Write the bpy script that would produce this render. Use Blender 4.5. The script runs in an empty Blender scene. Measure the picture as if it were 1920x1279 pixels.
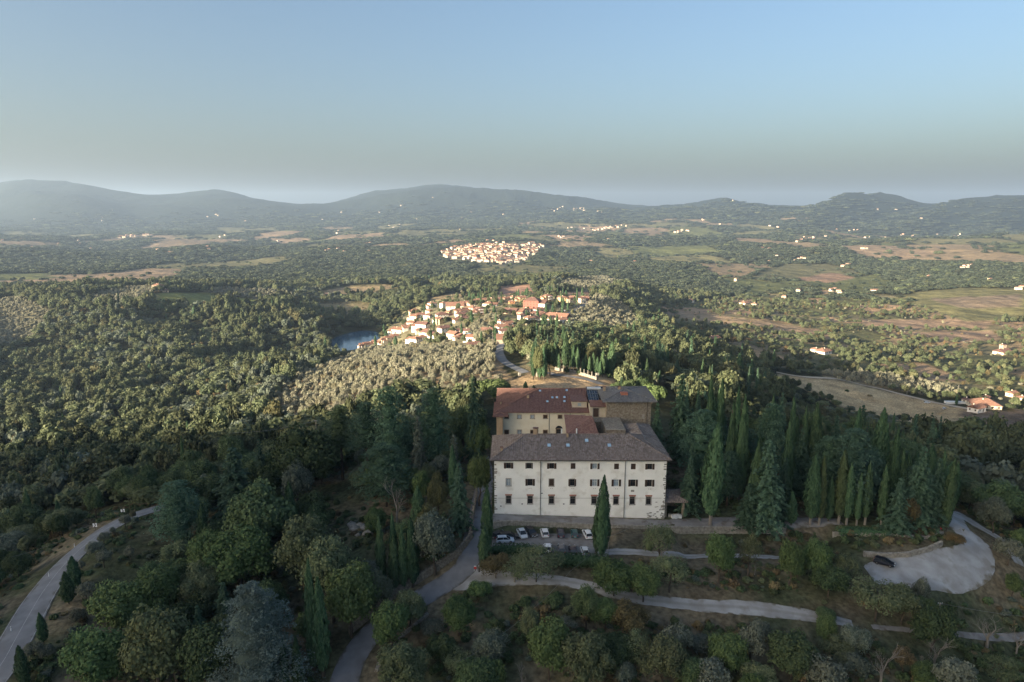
import bpy, math, random
import numpy as np
from mathutils import Vector

# ------------------------------------------------------------------ camera, sky, sun, exposure
C = bpy.context.scene.collection
SC = bpy.context.scene
CAM_H = 73.0
PITCH = math.radians(10.8)
F_PX = 1280.0
cam = bpy.data.cameras.new('camera')
cam.sensor_width = 36.0
cam.lens = 24.0
cam.clip_start = 1.0
cam.clip_end = 60000.0
cam_o = bpy.data.objects.new('camera', cam)
C.objects.link(cam_o)
cam_o.location = (0, 0, CAM_H)
cam_o.rotation_euler = (math.radians(90) - PITCH, 0, 0)
SC.camera = cam_o

SUN_EL = math.radians(11.4)
SUN_AZ = math.radians(53.0)          # the sun stands behind the camera, this far round to its left
world = bpy.data.worlds.new("World")
SC.world = world
world.use_nodes = True
wn, wl = world.node_tree.nodes, world.node_tree.links
wn.clear()
wo = wn.new('ShaderNodeOutputWorld')
bg = wn.new('ShaderNodeBackground')
hsv = wn.new('ShaderNodeHueSaturation'); hsv.inputs['Saturation'].default_value = 1.05
sky = wn.new('ShaderNodeTexSky')
sky.sky_type = 'NISHITA'
sky.sun_disc = False
sky.sun_elevation = SUN_EL
sky.sun_rotation = math.radians(180) + SUN_AZ
sky.altitude = 400
sky.air_density = 1.0
sky.dust_density = 7.0
sky.ozone_density = 2.0
bg.inputs['Strength'].default_value = 0.066
wl.new(sky.outputs[0], hsv.inputs['Color'])
wl.new(hsv.outputs[0], bg.inputs[0])
wl.new(bg.outputs[0], wo.inputs[0])

sun = bpy.data.lights.new('sun', 'SUN')
sun.energy = 5.0
sun.angle = math.radians(0.5)
sun.color = (1.0, 0.83, 0.60)
sun_o = bpy.data.objects.new('sun', sun)
C.objects.link(sun_o)
to_sun = Vector((-math.sin(SUN_AZ) * math.cos(SUN_EL), -math.cos(SUN_AZ) * math.cos(SUN_EL), math.sin(SUN_EL)))
sun_o.rotation_euler = to_sun.to_track_quat('Z', 'Y').to_euler()
sun_o.location = (-40, -60, 120)

SC.view_settings.view_transform = 'Standard'
SC.view_settings.look = 'None'
SC.view_settings.exposure = 2.06
SC.view_settings.gamma = 1.0
SC.view_settings.use_curve_mapping = False
SC.render.engine = 'CYCLES'
SC.cycles.max_bounces = 6
SC.cycles.diffuse_bounces = 4
SC.cycles.glossy_bounces = 2
SC.cycles.transmission_bounces = 2
SC.cycles.volume_bounces = 0
SC.cycles.transparent_max_bounces = 4
SC.cycles.use_denoising = True
SC.cycles.caustics_reflective = False
SC.cycles.caustics_refractive = False

RNG = np.random.default_rng(7)
random.seed(7)

# ------------------------------------------------------------------ helpers
def tag(o, label=None, cat=None, group=None, kind=None):
    if label: o['label'] = label
    if cat: o['category'] = cat
    if group: o['group'] = group
    if kind: o['kind'] = kind
    return o

def empty(name, loc, rz=0.0):
    o = bpy.data.objects.new(name, None)
    o.empty_display_size = 0.5
    C.objects.link(o)
    o.location = loc
    o.rotation_euler = (0, 0, rz)
    return o

def link(name, me, parent=None, loc=None, rz=None, scale=None):
    o = bpy.data.objects.new(name, me)
    C.objects.link(o)
    if parent is not None: o.parent = parent
    if loc is not None: o.location = loc
    if rz is not None: o.rotation_euler = (0, 0, rz)
    if scale is not None: o.scale = scale
    return o

def mesh_np(name, V, quads=None, tris=None, mats=(), mi=None, smooth=False):
    """a mesh straight from numpy arrays"""
    me = bpy.data.meshes.new(name)
    V = np.asarray(V, dtype=np.float32).reshape(-1, 3)
    q = np.zeros((0, 4), np.int32) if quads is None else np.asarray(quads, np.int32).reshape(-1, 4)
    t = np.zeros((0, 3), np.int32) if tris is None else np.asarray(tris, np.int32).reshape(-1, 3)
    me.vertices.add(len(V))
    me.vertices.foreach_set('co', V.ravel())
    nl = q.size + t.size
    me.loops.add(nl)
    me.loops.foreach_set('vertex_index', np.concatenate([q.ravel(), t.ravel()]))
    me.polygons.add(len(q) + len(t))
    st = np.concatenate([np.arange(len(q)) * 4, q.size + np.arange(len(t)) * 3]).astype(np.int32)
    me.polygons.foreach_set('loop_start', st)
    for m in mats: me.materials.append(m)
    if mi is not None:
        me.polygons.foreach_set('material_index', np.asarray(mi, np.int32))
    if smooth:
        me.polygons.foreach_set('use_smooth', np.ones(len(q) + len(t), bool))
    me.update(calc_edges=True)
    return me

class MB:
    """collects boxes, prisms and tubes and links them as one mesh object"""
    def __init__(s): s.v = []; s.f = []
    def add(s, vs, fs):
        b = len(s.v); s.v += [tuple(v) for v in vs]; s.f += [tuple(b + i for i in f) for f in fs]; return s
    def box(s, x0, x1, y0, y1, z0, z1):
        return s.add([(x0,y0,z0),(x1,y0,z0),(x1,y1,z0),(x0,y1,z0),(x0,y0,z1),(x1,y0,z1),(x1,y1,z1),(x0,y1,z1)],
                     [(3,2,1,0),(4,5,6,7),(0,1,5,4),(1,2,6,5),(2,3,7,6),(3,0,4,7)])
    def rbox(s, cx, cy, cz, sx, sy, sz, rz):
        c, n = math.cos(rz), math.sin(rz); vs = []
        for dz in (-.5, .5):
            for dx, dy in ((-.5,-.5),(.5,-.5),(.5,.5),(-.5,.5)):
                a, b = dx*sx, dy*sy
                vs.append((cx+a*c-b*n, cy+a*n+b*c, cz+dz*sz))
        return s.add(vs, [(3,2,1,0),(4,5,6,7),(0,1,5,4),(1,2,6,5),(2,3,7,6),(3,0,4,7)])
    def prism(s, pts, z0, z1):
        n = len(pts)
        vs = [(x,y,z0) for x,y in pts] + [(x,y,z1) for x,y in pts]
        return s.add(vs, [tuple(range(n))[::-1], tuple(range(n, 2*n))] + [(i,(i+1)%n,n+(i+1)%n,n+i) for i in range(n)])
    def tube(s, p, q, r0, r1=None, n=6, cap=True):
        r1 = r0 if r1 is None else r1
        p, q = Vector(p), Vector(q); d = (q-p).normalized()
        u = d.orthogonal().normalized(); w = d.cross(u); vs = []
        for c, r in ((p, r0), (q, r1)):
            for k in range(n):
                a = 2*math.pi*k/n
                vs.append(tuple(c + (u*math.cos(a)+w*math.sin(a))*r))
        fs = [(k,(k+1)%n,n+(k+1)%n,n+k) for k in range(n)]
        if cap: fs += [tuple(range(n))[::-1], tuple(range(n,2*n))]
        return s.add(vs, fs)
    def mesh(s, name, mat):
        me = bpy.data.meshes.new(name); me.from_pydata(s.v, [], s.f)
        if mat: me.materials.append(mat)
        me.update(); return me
    def build(s, name, mat, parent=None, loc=None, rz=None):
        return link(name, s.mesh(name, mat), parent, loc, rz)

# ------------------------------------------------------------------ noise
def _hash(ix, iy, seed):
    h = (ix.astype(np.int64) * 374761393 + iy.astype(np.int64) * 668265263 + seed * 1442695041) & 0x7fffffff
    h = ((h ^ (h >> 13)) * 1274126177) & 0x7fffffff
    return ((h ^ (h >> 16)) & 0xffff) / 65535.0

def vnoise(x, y, seed=0):
    ix, iy = np.floor(x), np.floor(y)
    fx, fy = x - ix, y - iy
    fx = fx*fx*fx*(fx*(fx*6-15)+10); fy = fy*fy*fy*(fy*(fy*6-15)+10)
    a, b = _hash(ix, iy, seed), _hash(ix+1, iy, seed)
    c, d = _hash(ix, iy+1, seed), _hash(ix+1, iy+1, seed)
    return (a*(1-fx)+b*fx)*(1-fy) + (c*(1-fx)+d*fx)*fy

def fbm(x, y, seed=0, o=4):
    s = 0; a = .5; t = 0
    for k in range(o):
        s = s + a*vnoise(x*2**k + 17.3*k, y*2**k - 9.1*k, seed+k); t += a; a *= .5
    return s / t * 2 - 1

def voronoi(x, y, seed=0):
    ix, iy = np.floor(x), np.floor(y)
    best = np.full(np.shape(x), 9.0); second = best.copy(); idv = np.zeros(np.shape(x))
    for dx in (-1,0,1):
        for dy in (-1,0,1):
            cx, cy = ix+dx, iy+dy
            px = cx + .1 + .8*_hash(cx, cy, seed); py = cy + .1 + .8*_hash(cx, cy, seed+5)
            d = np.hypot(px-x, py-y); v = _hash(cx, cy, seed+9)
            m = d < best
            second = np.where(m, best, np.minimum(second, d))
            idv = np.where(m, v, idv); best = np.where(m, d, best)
    return idv, second-best

def sstep(a, b, x):
    t = np.clip((x-a)/(b-a), 0, 1); return t*t*(3-2*t)

# ------------------------------------------------------------------ survey: sight lines of the photograph
CP, SP = math.cos(PITCH), math.sin(PITCH)
def project(X, Y, Z):
    dep = Y*CP - (Z-CAM_H)*SP
    up = Y*SP + (Z-CAM_H)*CP
    dep = np.where(np.abs(dep) < 1e-3, 1e-3, dep)
    return 960 + F_PX*X/dep, 639.5 - F_PX*up/dep, dep

def ray(px, py):
    rx = (px-960)/F_PX; ru = (639.5-py)/F_PX
    return rx, CP + ru*SP, -SP + ru*CP          # x, y, z direction

def on_z(px, py, z):
    rx, ry, rz = ray(px, py); t = (z-CAM_H)/rz
    return rx*t, ry*t

def on_y(px, py, Y):
    rx, ry, rz = ray(px, py); t = Y/ry
    return rx*t, CAM_H + rz*t

W0 = 150.0
ctrl = []
def c_px(*a):
    for px, py, z in a:
        X, Y = on_z(px, py, z); ctrl.append((X, Y, z))
def c_far(Y, *a):
    for px, py in a:
        X, z = on_y(px, py, Y); ctrl.append((X, Y, z))
def c_w(*a):
    ctrl.extend(a)

# building terrace and knoll
c_w((-12,157,0),(16,157,-.4),(40,157,-1.0),(-10,185,0),(40,190,0),(15,215,-1),(60,156,-1.2),(85,158,-1.3),(106,160,-1.5),
    (62,200,1),(98,200,-1),(60,240,-4),(95,240,-12),(0,245,-5),(32,265,-8),(-35,200,-2),(-60,215,-8),(122,185,-8),
    (-5,139,-3),(22,139,-3),(50,141,-4),(20,127,-6.5),(50,128,-7),(75,127,-8),(0,110,-12),(40,108,-13),(80,108,-14),(-60,60,-30),(0,55,-26),(80,55,-28),
    (88,137,-4),(105,142,-4))
c_px((890,1085,-4.6),(760,1135,-8.5),(660,1260,-13),(1740,1070,-4.2),(1790,975,-1.8),(1880,1030,-5),(1900,1120,-10),(1900,1250,-16),
     (1890,940,-14),(1850,890,-28),(1880,840,-48),(1820,800,-62),(1820,765,-70),(1700,780,-68),(1910,800,-66),(1600,765,-66),
     (1500,712,-58),(1400,690,-50),(1300,665,-40),(1200,640,-45),(1150,600,-50),(1150,575,-48),(1250,600,-78),
     (1400,650,-66),(1400,600,-92),(1600,600,-100),(1600,650,-86),(1850,650,-90),(1850,600,-95),(1700,560,-92),(1900,545,-76),
     (1500,545,-112),(1300,555,-105),(1600,500,-112),(1300,500,-105),(1850,500,-84),(1700,450,-64),(1900,445,-50),
     (1040,705,-11),(1000,692,-14),(1080,680,-18),(960,655,-27),(1100,655,-30),(960,635,-37),(1000,600,-43),(860,640,-48),(780,645,-60),(720,645,-74),(800,600,-56),
     (900,570,-44),(1000,565,-40),(1090,562,-44),(820,575,-52))
c_px((20,1230,-7.5),(130,1050,-6.5),(200,990,-6),(265,962,-6),(20,1080,-16),(20,950,-36),(100,900,-48),(250,900,-34),
     (400,1000,-7),(500,905,-8),(650,900,-5),(300,1150,-9),(550,1200,-12),(400,850,-32),(600,800,-24),(500,800,-42),(300,800,-62),(100,800,-72),
     (0,760,-74),(200,740,-78),(350,700,-78),(500,720,-60),(600,700,-50),(700,680,-44),(800,700,-24),(850,740,-15),(900,700,-18),(900,665,-31),
     (100,650,-80),(100,600,-64),(200,575,-54),(400,575,-55),(540,585,-64),(400,650,-84),(560,665,-84),(20,600,-66),
     (600,600,-92),(700,600,-90),(50,520,-72),(300,540,-58),(400,550,-64),(600,550,-80),(300,500,-88),(600,500,-92),(900,500,-98),(0,500,-84),
     (750,545,-72),(970,545,-60),(1100,530,-66),(1050,512,-88),(0,440,-82),(300,440,-86),(600,440,-82),(900,440,-72),(1200,440,-76),(1500,440,-66),
     (920,466,-70),(850,492,-98),(980,492,-98),(820,475,-94),(1020,470,-90))
c_far(5600, (0,428),(200,430),(400,430),(600,428),(800,424),(1000,415),(1200,417),(1400,415),(1600,420),(1800,425),(1950,422))
c_far(6700, (0,402),(250,408),(420,410),(560,412),(700,410),(850,404),(1050,394),(1200,402))
c_far(8600, (0,344),(60,342),(120,346),(200,359),(340,366),(420,358),(480,373))
c_far(9600, (550,388),(600,384),(690,361),(800,352),(890,352),(960,363),(1060,371),(1140,383))
c_far(8000, (1200,387),(1270,381),(1400,377),(1510,388))
c_far(6600, (1540,386),(1600,368),(1660,376),(1730,391))
c_far(5900, (1800,392),(1870,391),(1950,390))
for X in range(-9000, 9001, 1800): c_w((X, 12500, -60))
for X in (-9000, 9000):
    for Y in (-1500, 0, 1500, 4000, 7000): c_w((X, Y, 120))
for X in (-3500, 3500):
    for Y in (300, 1500, 3000): c_w((X, Y, -60))
c_w((-900,100,-60),(900,100,-60),(-350,120,-45),(350,130,-40),(-160,110,-22),(170,110,-20),(-300,300,-66),(500,300,-72),(-700,600,-70))
for X in range(-3000, 1601, 400):                     # the high ridge behind the viewpoint that keeps this hill in shade
    H = float(np.interp(X, (-2600,-1800,-1250,-1050,-800,-500,-200,200,1600), (216,246,275,304,301,170,40,-5,-40)))
    c_w((X, -600, H), (X, -1000, H*.9), (X, -320, H*.42-5), (X, -100, -20 if abs(X) < 300 else -40), (X, -1500, H*.5))

ctrl = np.array(ctrl)
def warp(v): return np.arcsinh(v/W0)
def warp2(X, Y):
    r = np.hypot(X, Y) + 1e-6; k = np.arcsinh(r/W0)/r
    return X*k*(.45+.55/(1+r/600)), Y*k
cx, cy = warp2(ctrl[:,0], ctrl[:,1])
# drop near-duplicates
keep = []
for i in range(len(cx)):
    if all((cx[i]-cx[j])**2+(cy[i]-cy[j])**2 > .02**2 for j in keep): keep.append(i)
cx, cy, cz = cx[keep], cy[keep], ctrl[keep,2]
def rbf_k(r2): return -np.sqrt(r2 + .05**2)
_n = len(cx)
M = np.ones((_n+1, _n+1)); M[_n,_n] = 0
M[:_n,:_n] = rbf_k((cx[:,None]-cx)**2 + (cy[:,None]-cy)**2) + np.eye(_n)*.004
_sol = np.linalg.solve(M, np.append(cz, 0.0))
wts, zm = _sol[:_n], _sol[_n]

GD = .0145
gx = np.arange(-4.80, 4.8001, GD); gy = np.arange(-3.0, 5.25, GD)
GX, GY = np.meshgrid(gx, gy)
XX, YY = W0*np.sinh(GX), W0*np.sinh(GY)
PX, PY = warp2(XX, YY)
H = np.full(GX.shape, zm)
for a in range(len(cx)):
    H += wts[a]*rbf_k((PX-cx[a])**2 + (PY-cy[a])**2)
DD = np.hypot(XX, YY)
H += fbm(XX/260, YY/260, 3, 4)*10*sstep(500, 1400, DD)*(1-.6*sstep(900,2200,DD)*(YY<5000))
rid = 1-np.abs(fbm(XX/1500, YY/1500, 11, 5))*2
H += (rid-.55)*np.clip((H+60)/2.1, 0, 130)*sstep(3800, 6200, YY)*(1-.55*sstep(7600,9000,YY))
H += fbm(XX/620, YY/480, 13, 4)*34*sstep(1700, 2600, YY)*(1-sstep(5200,6500,YY))
H += fbm(XX/45, YY/45, 23, 3)*1.6*sstep(60,140,np.abs(YY-150)+np.abs(XX-20)*.6)*(YY>-50)
H += fbm(XX/120, YY/120, 31, 3)*14*(YY<-250)
H += fbm(XX/125, YY/125, 37, 3)*np.where(XX < -130, 12, 6)*sstep(400, 620, DD)*(1-sstep(1300,1800,DD))*(YY>0)

def flatten(x0, x1, y0, y1, z, m=1.2):
    """blend the ground to a level (or a function of x, y) inside a rectangle"""
    global H
    w = sstep(-m, 0, XX-x0)*sstep(-m, 0, x1-XX)*sstep(-m, 0, YY-y0)*sstep(-m, 0, y1-YY)
    zz = z(XX, YY) if callable(z) else z
    H = H*(1-w) + zz*w
flatten(-6, 41, 155, 216, lambda x, y: -1.2*np.clip((x+4)/42, 0, 1)*(1-sstep(158, 175, y)), 4)
flatten(-5, 41, 152.9, 158, lambda x, y: -1.3*np.clip((x+4)/42, 0, 1), 1.0)
flatten(-5.5, 21.5, 139.5, 151.6, -2.6, 1.2)
flatten(41, 108, 151.5, 170, lambda x, y: -1.3+0*x, 3)
flatten(40, 75, 141.5, 149.5, lambda x, y: -4.2+0*x, 3)
LAKE_Z = -88.0
lx, ly = on_z(665, 638, LAKE_Z)
lk = ((XX-lx)/29)**2 + ((YY-ly)/70)**2
H = np.where(lk < 2.2, np.minimum(H, LAKE_Z-2.5+ (np.clip(lk,0,2.2)-.8)*9), H)

def hz(X, Y):
    X, Y = np.asarray(X, float), np.asarray(Y, float)
    u = np.clip((warp(X)-gx[0])/GD, 0, len(gx)-1.001); v = np.clip((warp(Y)-gy[0])/GD, 0, len(gy)-1.001)
    i, j = u.astype(int), v.astype(int)
    xa, xb = W0*np.sinh(gx[i]), W0*np.sinh(gx[i+1]); ya, yb = W0*np.sinh(gy[j]), W0*np.sinh(gy[j+1])
    fu = np.clip((X-xa)/(xb-xa), 0, 1); fv = np.clip((Y-ya)/(yb-ya), 0, 1)
    return (H[j,i]*(1-fu)+H[j,i+1]*fu)*(1-fv) + (H[j+1,i]*(1-fu)+H[j+1,i+1]*fu)*fv
def hz1(x, y): return float(hz(x, y))

_T = np.geomspace(70, 12000, 2600)
def at(px, py, far=12000):
    """where the sight line through a pixel meets the ground"""
    rx, ry, rz = ray(px, py)
    X, Y, Z = rx*_T, ry*_T, CAM_H + rz*_T
    below = np.nonzero((Z - hz(X, Y) < 0) & (_T < far))[0]
    if len(below) == 0:
        return float(X[-1]), float(Y[-1]), hz1(X[-1], Y[-1])
    k = max(below[0], 1)
    a, b = _T[k-1], _T[k]
    for _ in range(14):
        m = (a+b)/2
        if CAM_H + rz*m < hz1(rx*m, ry*m): b = m
        else: a = m
    return rx*b, ry*b, hz1(rx*b, ry*b)

# ------------------------------------------------------------------ materials
def new_mat(name):
    m = bpy.data.materials.new(name); m.use_nodes = True
    n, l = m.node_tree.nodes, m.node_tree.links
    b = n['Principled BSDF']; b.inputs['Specular IOR Level'].default_value = .25
    return m, n, l, b

def surface(name, c1, c2=None, scale=1.0, rough=.8, detail=4, bump=0.0, bscale=None, coord='Object', lo=.35, hi=.65, metal=0, spec=.25, c3=None, s3=8):
    """a colour that wanders between two tones, with optional fine relief"""
    m, n, l, b = new_mat(name)
    b.inputs['Roughness'].default_value = rough; b.inputs['Metallic'].default_value = metal
    b.inputs['Specular IOR Level'].default_value = spec
    if c2 is None:
        b.inputs['Base Color'].default_value = (*c1, 1); return m
    tc = n.new('ShaderNodeTexCoord'); nz = n.new('ShaderNodeTexNoise')
    nz.inputs['Scale'].default_value = scale; nz.inputs['Detail'].default_value = detail
    l.new(tc.outputs[coord], nz.inputs['Vector'])
    r = n.new('ShaderNodeValToRGB'); r.color_ramp.elements[0].position = lo; r.color_ramp.elements[1].position = hi
    r.color_ramp.elements[0].color = (*c1, 1); r.color_ramp.elements[1].color = (*c2, 1)
    l.new(nz.outputs[0], r.inputs[0]); out = r.outputs[0]
    if c3 is not None:
        z = n.new('ShaderNodeTexNoise'); z.inputs['Scale'].default_value = s3; z.inputs['Detail'].default_value = 3
        l.new(tc.outputs[coord], z.inputs['Vector'])
        rr = n.new('ShaderNodeValToRGB'); rr.color_ramp.elements[0].position = .55; rr.color_ramp.elements[1].position = .68
        l.new(z.outputs[0], rr.inputs[0])
        mx = n.new('ShaderNodeMixRGB'); l.new(rr.outputs[0], mx.inputs[0]); l.new(out, mx.inputs[1]); mx.inputs[2].default_value = (*c3, 1)
        out = mx.outputs[0]
    l.new(out, b.inputs['Base Color'])
    if bump:
        bz = n.new('ShaderNodeTexNoise'); bz.inputs['Scale'].default_value = bscale or scale*4; bz.inputs['Detail'].default_value = 5
        l.new(tc.outputs[coord], bz.inputs['Vector'])
        bp = n.new('ShaderNodeBump'); bp.inputs['Strength'].default_value = .8; bp.inputs['Distance'].default_value = bump
        l.new(bz.outputs[0], bp.inputs['Height']); l.new(bp.outputs[0], b.inputs['Normal'])
    return m

def foliage(name, dark, light, vary=.25, warm=(.11,.09,.03), wp=.12):
    m, n, l, b = new_mat(name)
    oi = n.new('ShaderNodeObjectInfo'); at_ = n.new('ShaderNodeAttribute'); at_.attribute_name = 'v'
    mx = n.new('ShaderNodeMixRGB'); mx.inputs[1].default_value = (*dark, 1); mx.inputs[2].default_value = (*light, 1)
    l.new(at_.outputs['Fac'], mx.inputs[0])
    r = n.new('ShaderNodeValToRGB'); r.color_ramp.elements[0].position = 1-wp*2; r.color_ramp.elements[1].position = 1.0
    l.new(oi.outputs['Random'], r.inputs[0])
    m2 = n.new('ShaderNodeMixRGB'); l.new(r.outputs[0], m2.inputs[0]); l.new(mx.outputs[0], m2.inputs[1]); m2.inputs[2].default_value = (*warm, 1)
    ma = n.new('ShaderNodeMath'); ma.operation = 'MULTIPLY'; ma.inputs[1].default_value = 7.31; l.new(oi.outputs['Random'], ma.inputs[0])
    fr = n.new('ShaderNodeMath'); fr.operation = 'FRACT'; l.new(ma.outputs[0], fr.inputs[0])
    hs = n.new('ShaderNodeHueSaturation')
    mr = n.new('ShaderNodeMapRange'); mr.inputs['To Min'].default_value = 1-vary; mr.inputs['To Max'].default_value = 1+vary*1.3
    l.new(fr.outputs[0], mr.inputs[0]); l.new(mr.outputs[0], hs.inputs['Value'])
    mh = n.new('ShaderNodeMapRange'); mh.inputs['To Min'].default_value = .48; mh.inputs['To Max'].default_value = .515
    l.new(oi.outputs['Random'], mh.inputs[0]); l.new(mh.outputs[0], hs.inputs['Hue'])
    l.new(m2.outputs[0], hs.inputs['Color']); l.new(hs.outputs[0], b.inputs['Base Color'])
    b.inputs['Roughness'].default_value = .75; b.inputs['Specular IOR Level'].default_value = .15
    tr = n.new('ShaderNodeBsdfTranslucent'); l.new(hs.outputs[0], tr.inputs[0]); ms = n.new('ShaderNodeMixShader'); ms.inputs[0].default_value = .2
    l.new(b.outputs[0], ms.inputs[1]); l.new(tr.outputs[0], ms.inputs[2]); l.new(ms.outputs[0], n['Material Output'].inputs[0])
    return m

MT = {}
MT['leaf_oak'] = foliage('oak_leaves', (.040,.068,.034), (.096,.135,.060), .30, (.125,.118,.055), .08)
MT['leaf_bright'] = foliage('bright_leaves', (.055,.092,.034), (.125,.175,.068), .2, (.15,.15,.06), .06)
MT['leaf_lime'] = foliage('yellow_green_leaves', (.078,.104,.052), (.165,.188,.100), .2, (.17,.165,.085), .06)
MT['leaf_rust'] = foliage('turning_leaves', (.070,.062,.030), (.150,.120,.060), .2, (.17,.105,.055), .12)
MT['leaf_olive'] = foliage('sun_toned_olive_leaves', (.160,.168,.122), (.300,.290,.205), .2, (.23,.20,.13), .06)  # sunlit copy of the olive leaf: the sun's brightening is put into the colour
MT['leaf_grey'] = foliage('grey_green_leaves', (.065,.088,.065), (.160,.185,.140), .15, (.14,.15,.09), .03)
MT['leaf_cypress'] = foliage('cypress_leaves', (.038,.082,.042), (.088,.148,.074), .25, (.085,.11,.05), .05)
MT['leaf_fir'] = foliage('conifer_needles', (.038,.078,.050), (.098,.158,.100), .28, (.09,.12,.06), .05)
MT['leaf_blue'] = foliage('blue_cedar_needles', (.066,.096,.082), (.165,.208,.182), .1, (.15,.18,.16), .03)
MT['leaf_far'] = foliage('distant_leaves', (.048,.068,.038), (.118,.136,.070), .38, (.135,.125,.065), .08)
MT['leaf_horizon'] = foliage('horizon_leaves', (.034,.050,.036), (.074,.090,.058), .22, (.075,.08,.05), .04)
MT['leaf_shadeolive'] = foliage('shade_toned_olive_leaves', (.085,.100,.072), (.185,.200,.150), .2, (.16,.15,.10), .06)  # shaded copy of the same olive leaf: shade is put into the darker colour
MT['leaf_dry'] = foliage('dry_scrub_leaves', (0.096,0.083,0.045), (0.208,0.168,0.088), .3, (0.192,0.128,0.064), .15)
MT['bark'] = surface('bark', (.055,.042,.030), (.11,.09,.07), 3, .9)
MT['bark_pale'] = surface('pale_bark', (.16,.14,.12), (.27,.25,.22), 3, .9)
MT['plaster'] = surface('white_plaster', (.76,.755,.71), (.84,.835,.79), .35, .9, 9, .015, 6, c3=(.68,.665,.61), s3=.45)
MT['yellow_plaster'] = surface('yellow_plaster', (.66,.60,.46), (.72,.67,.53), .5, .9, 6, .01, 8)
MT['ochre'] = surface('ochre_plaster', (.30,.22,.14), (.36,.27,.18), .8, .9)
MT['beige'] = surface('beige_plaster', (.42,.37,.28), (.50,.44,.34), .8, .9)
MT['stone'] = surface('rubble_stone', (.15,.125,.095), (.27,.235,.185), 2.2, .95, 8, .08, 3.5)
MT['stone_pale'] = surface('pale_field_stone', (.20,.185,.155), (.34,.32,.28), 1.5, .95, 8, .05, 5)
MT['stone_trim'] = surface('grey_stone_trim', (.24,.22,.19), (.33,.31,.28), 4, .9)
MT['brick'] = surface('red_brick', (.30,.11,.07), (.40,.17,.11), 6, .9)
MT['wood'] = surface('brown_shutter_paint', (.045,.03,.022), (.075,.05,.038), 6, .6)
MT['glass'] = surface('window_glass', (.02,.025,.03), rough=.08, spec=.6)
MT['pale_glass'] = surface('curtained_glass', (.30,.36,.40), rough=.15, spec=.6)
MT['frame_white'] = surface('white_window_frame', (.62,.64,.64), rough=.5)
MT['metal'] = surface('grey_metal', (.22,.22,.22), rough=.45, metal=.6)
MT['pipe'] = surface('dark_drainpipe', (.07,.065,.06), rough=.5, metal=.4)
MT['skylight'] = surface('skylight_glass', (.35,.50,.62), rough=.1, spec=.8)
MT['white_paint'] = surface('white_line_paint', (.38,.38,.38), (.26,.26,.26), 3, .7)

def roof_mat(name, base, dark, pale, pitch=.45, ang=0.0, amt=.5, ribs=False):
    """rows of curved clay tiles: relief in rows running down the slope, tone changing tile by tile"""
    m, n, l, b = new_mat(name)
    tc = n.new('ShaderNodeTexCoord'); mp = n.new('ShaderNodeMapping'); mp.inputs['Rotation'].default_value = (0,0,ang)
    l.new(tc.outputs['Object'], mp.inputs[0])
    vo = n.new('ShaderNodeTexVoronoi'); vo.inputs['Scale'].default_value = 1.0
    m2 = n.new('ShaderNodeMapping'); m2.inputs['Scale'].default_value = (1/pitch, 1/(pitch*1.2), .4); l.new(mp.outputs[0], m2.inputs[0]); l.new(m2.outputs[0], vo.inputs[0])
    sp = n.new('ShaderNodeSeparateColor'); l.new(vo.outputs['Color'], sp.inputs[0])
    r = n.new('ShaderNodeValToRGB'); r.color_ramp.elements[0].color = (*dark,1); r.color_ramp.elements[1].color = (*pale,1)
    e = r.color_ramp.elements.new(.5); e.color = (*base,1); r.color_ramp.elements[0].position = .1; r.color_ramp.elements[2].position = .95
    l.new(sp.outputs[0], r.inputs[0])
    nz = n.new('ShaderNodeTexNoise'); nz.inputs['Scale'].default_value = .22; nz.inputs['Detail'].default_value = 5; l.new(mp.outputs[0], nz.inputs[0])
    rr = n.new('ShaderNodeValToRGB'); rr.color_ramp.elements[0].position = .42; rr.color_ramp.elements[1].position = .6; l.new(nz.outputs[0], rr.inputs[0])
    mx = n.new('ShaderNodeMixRGB'); l.new(rr.outputs[0], mx.inputs[0]); l.new(r.outputs[0], mx.inputs[1])
    mx2 = n.new('ShaderNodeMixRGB'); mx2.inputs[0].default_value = amt; l.new(r.outputs[0], mx2.inputs[1]); mx2.inputs[2].default_value = (*[(a+c)/2 for a, c in zip(dark, pale)],1)
    l.new(mx2.outputs[0], mx.inputs[2]); l.new(mx.outputs[0], b.inputs['Base Color'])
    b.inputs['Roughness'].default_value = .9
    if ribs: return m
    wv = n.new('ShaderNodeTexWave'); wv.bands_direction = 'X'; wv.inputs['Scale'].default_value = 1/pitch*.314; l.new(mp.outputs[0], wv.inputs[0])
    bp = n.new('ShaderNodeBump'); bp.inputs['Strength'].default_value = 1; bp.inputs['Distance'].default_value = .07
    l.new(wv.outputs[1], bp.inputs['Height']); l.new(bp.outputs[0], b.inputs['Normal'])
    return m
MT['roof_old'] = roof_mat('weathered_tiles', (.195,.160,.140), (.145,.118,.103), (.255,.220,.200))
MT['roof_red'] = roof_mat('red_tiles', (.185,.102,.082), (.145,.08,.066), (.23,.135,.11), .3)
MT['roof_grey'] = roof_mat('grey_lichen_tiles', (.165,.160,.155), (.125,.12,.115), (.215,.21,.205), .35)
MT['roof_patchy'] = roof_mat('lichen_patched_tiles', (.19,.155,.135), (.13,.11,.10), (.29,.265,.245), .5, math.pi/2)
MT['roof_orange'] = roof_mat('orange_tiles', (.285,.155,.108), (.22,.12,.085), (.36,.21,.15), .4)
MT['roof_brown'] = roof_mat('brown_tiles', (.24,.125,.085), (.17,.09,.065), (.33,.19,.13), .4)

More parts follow.
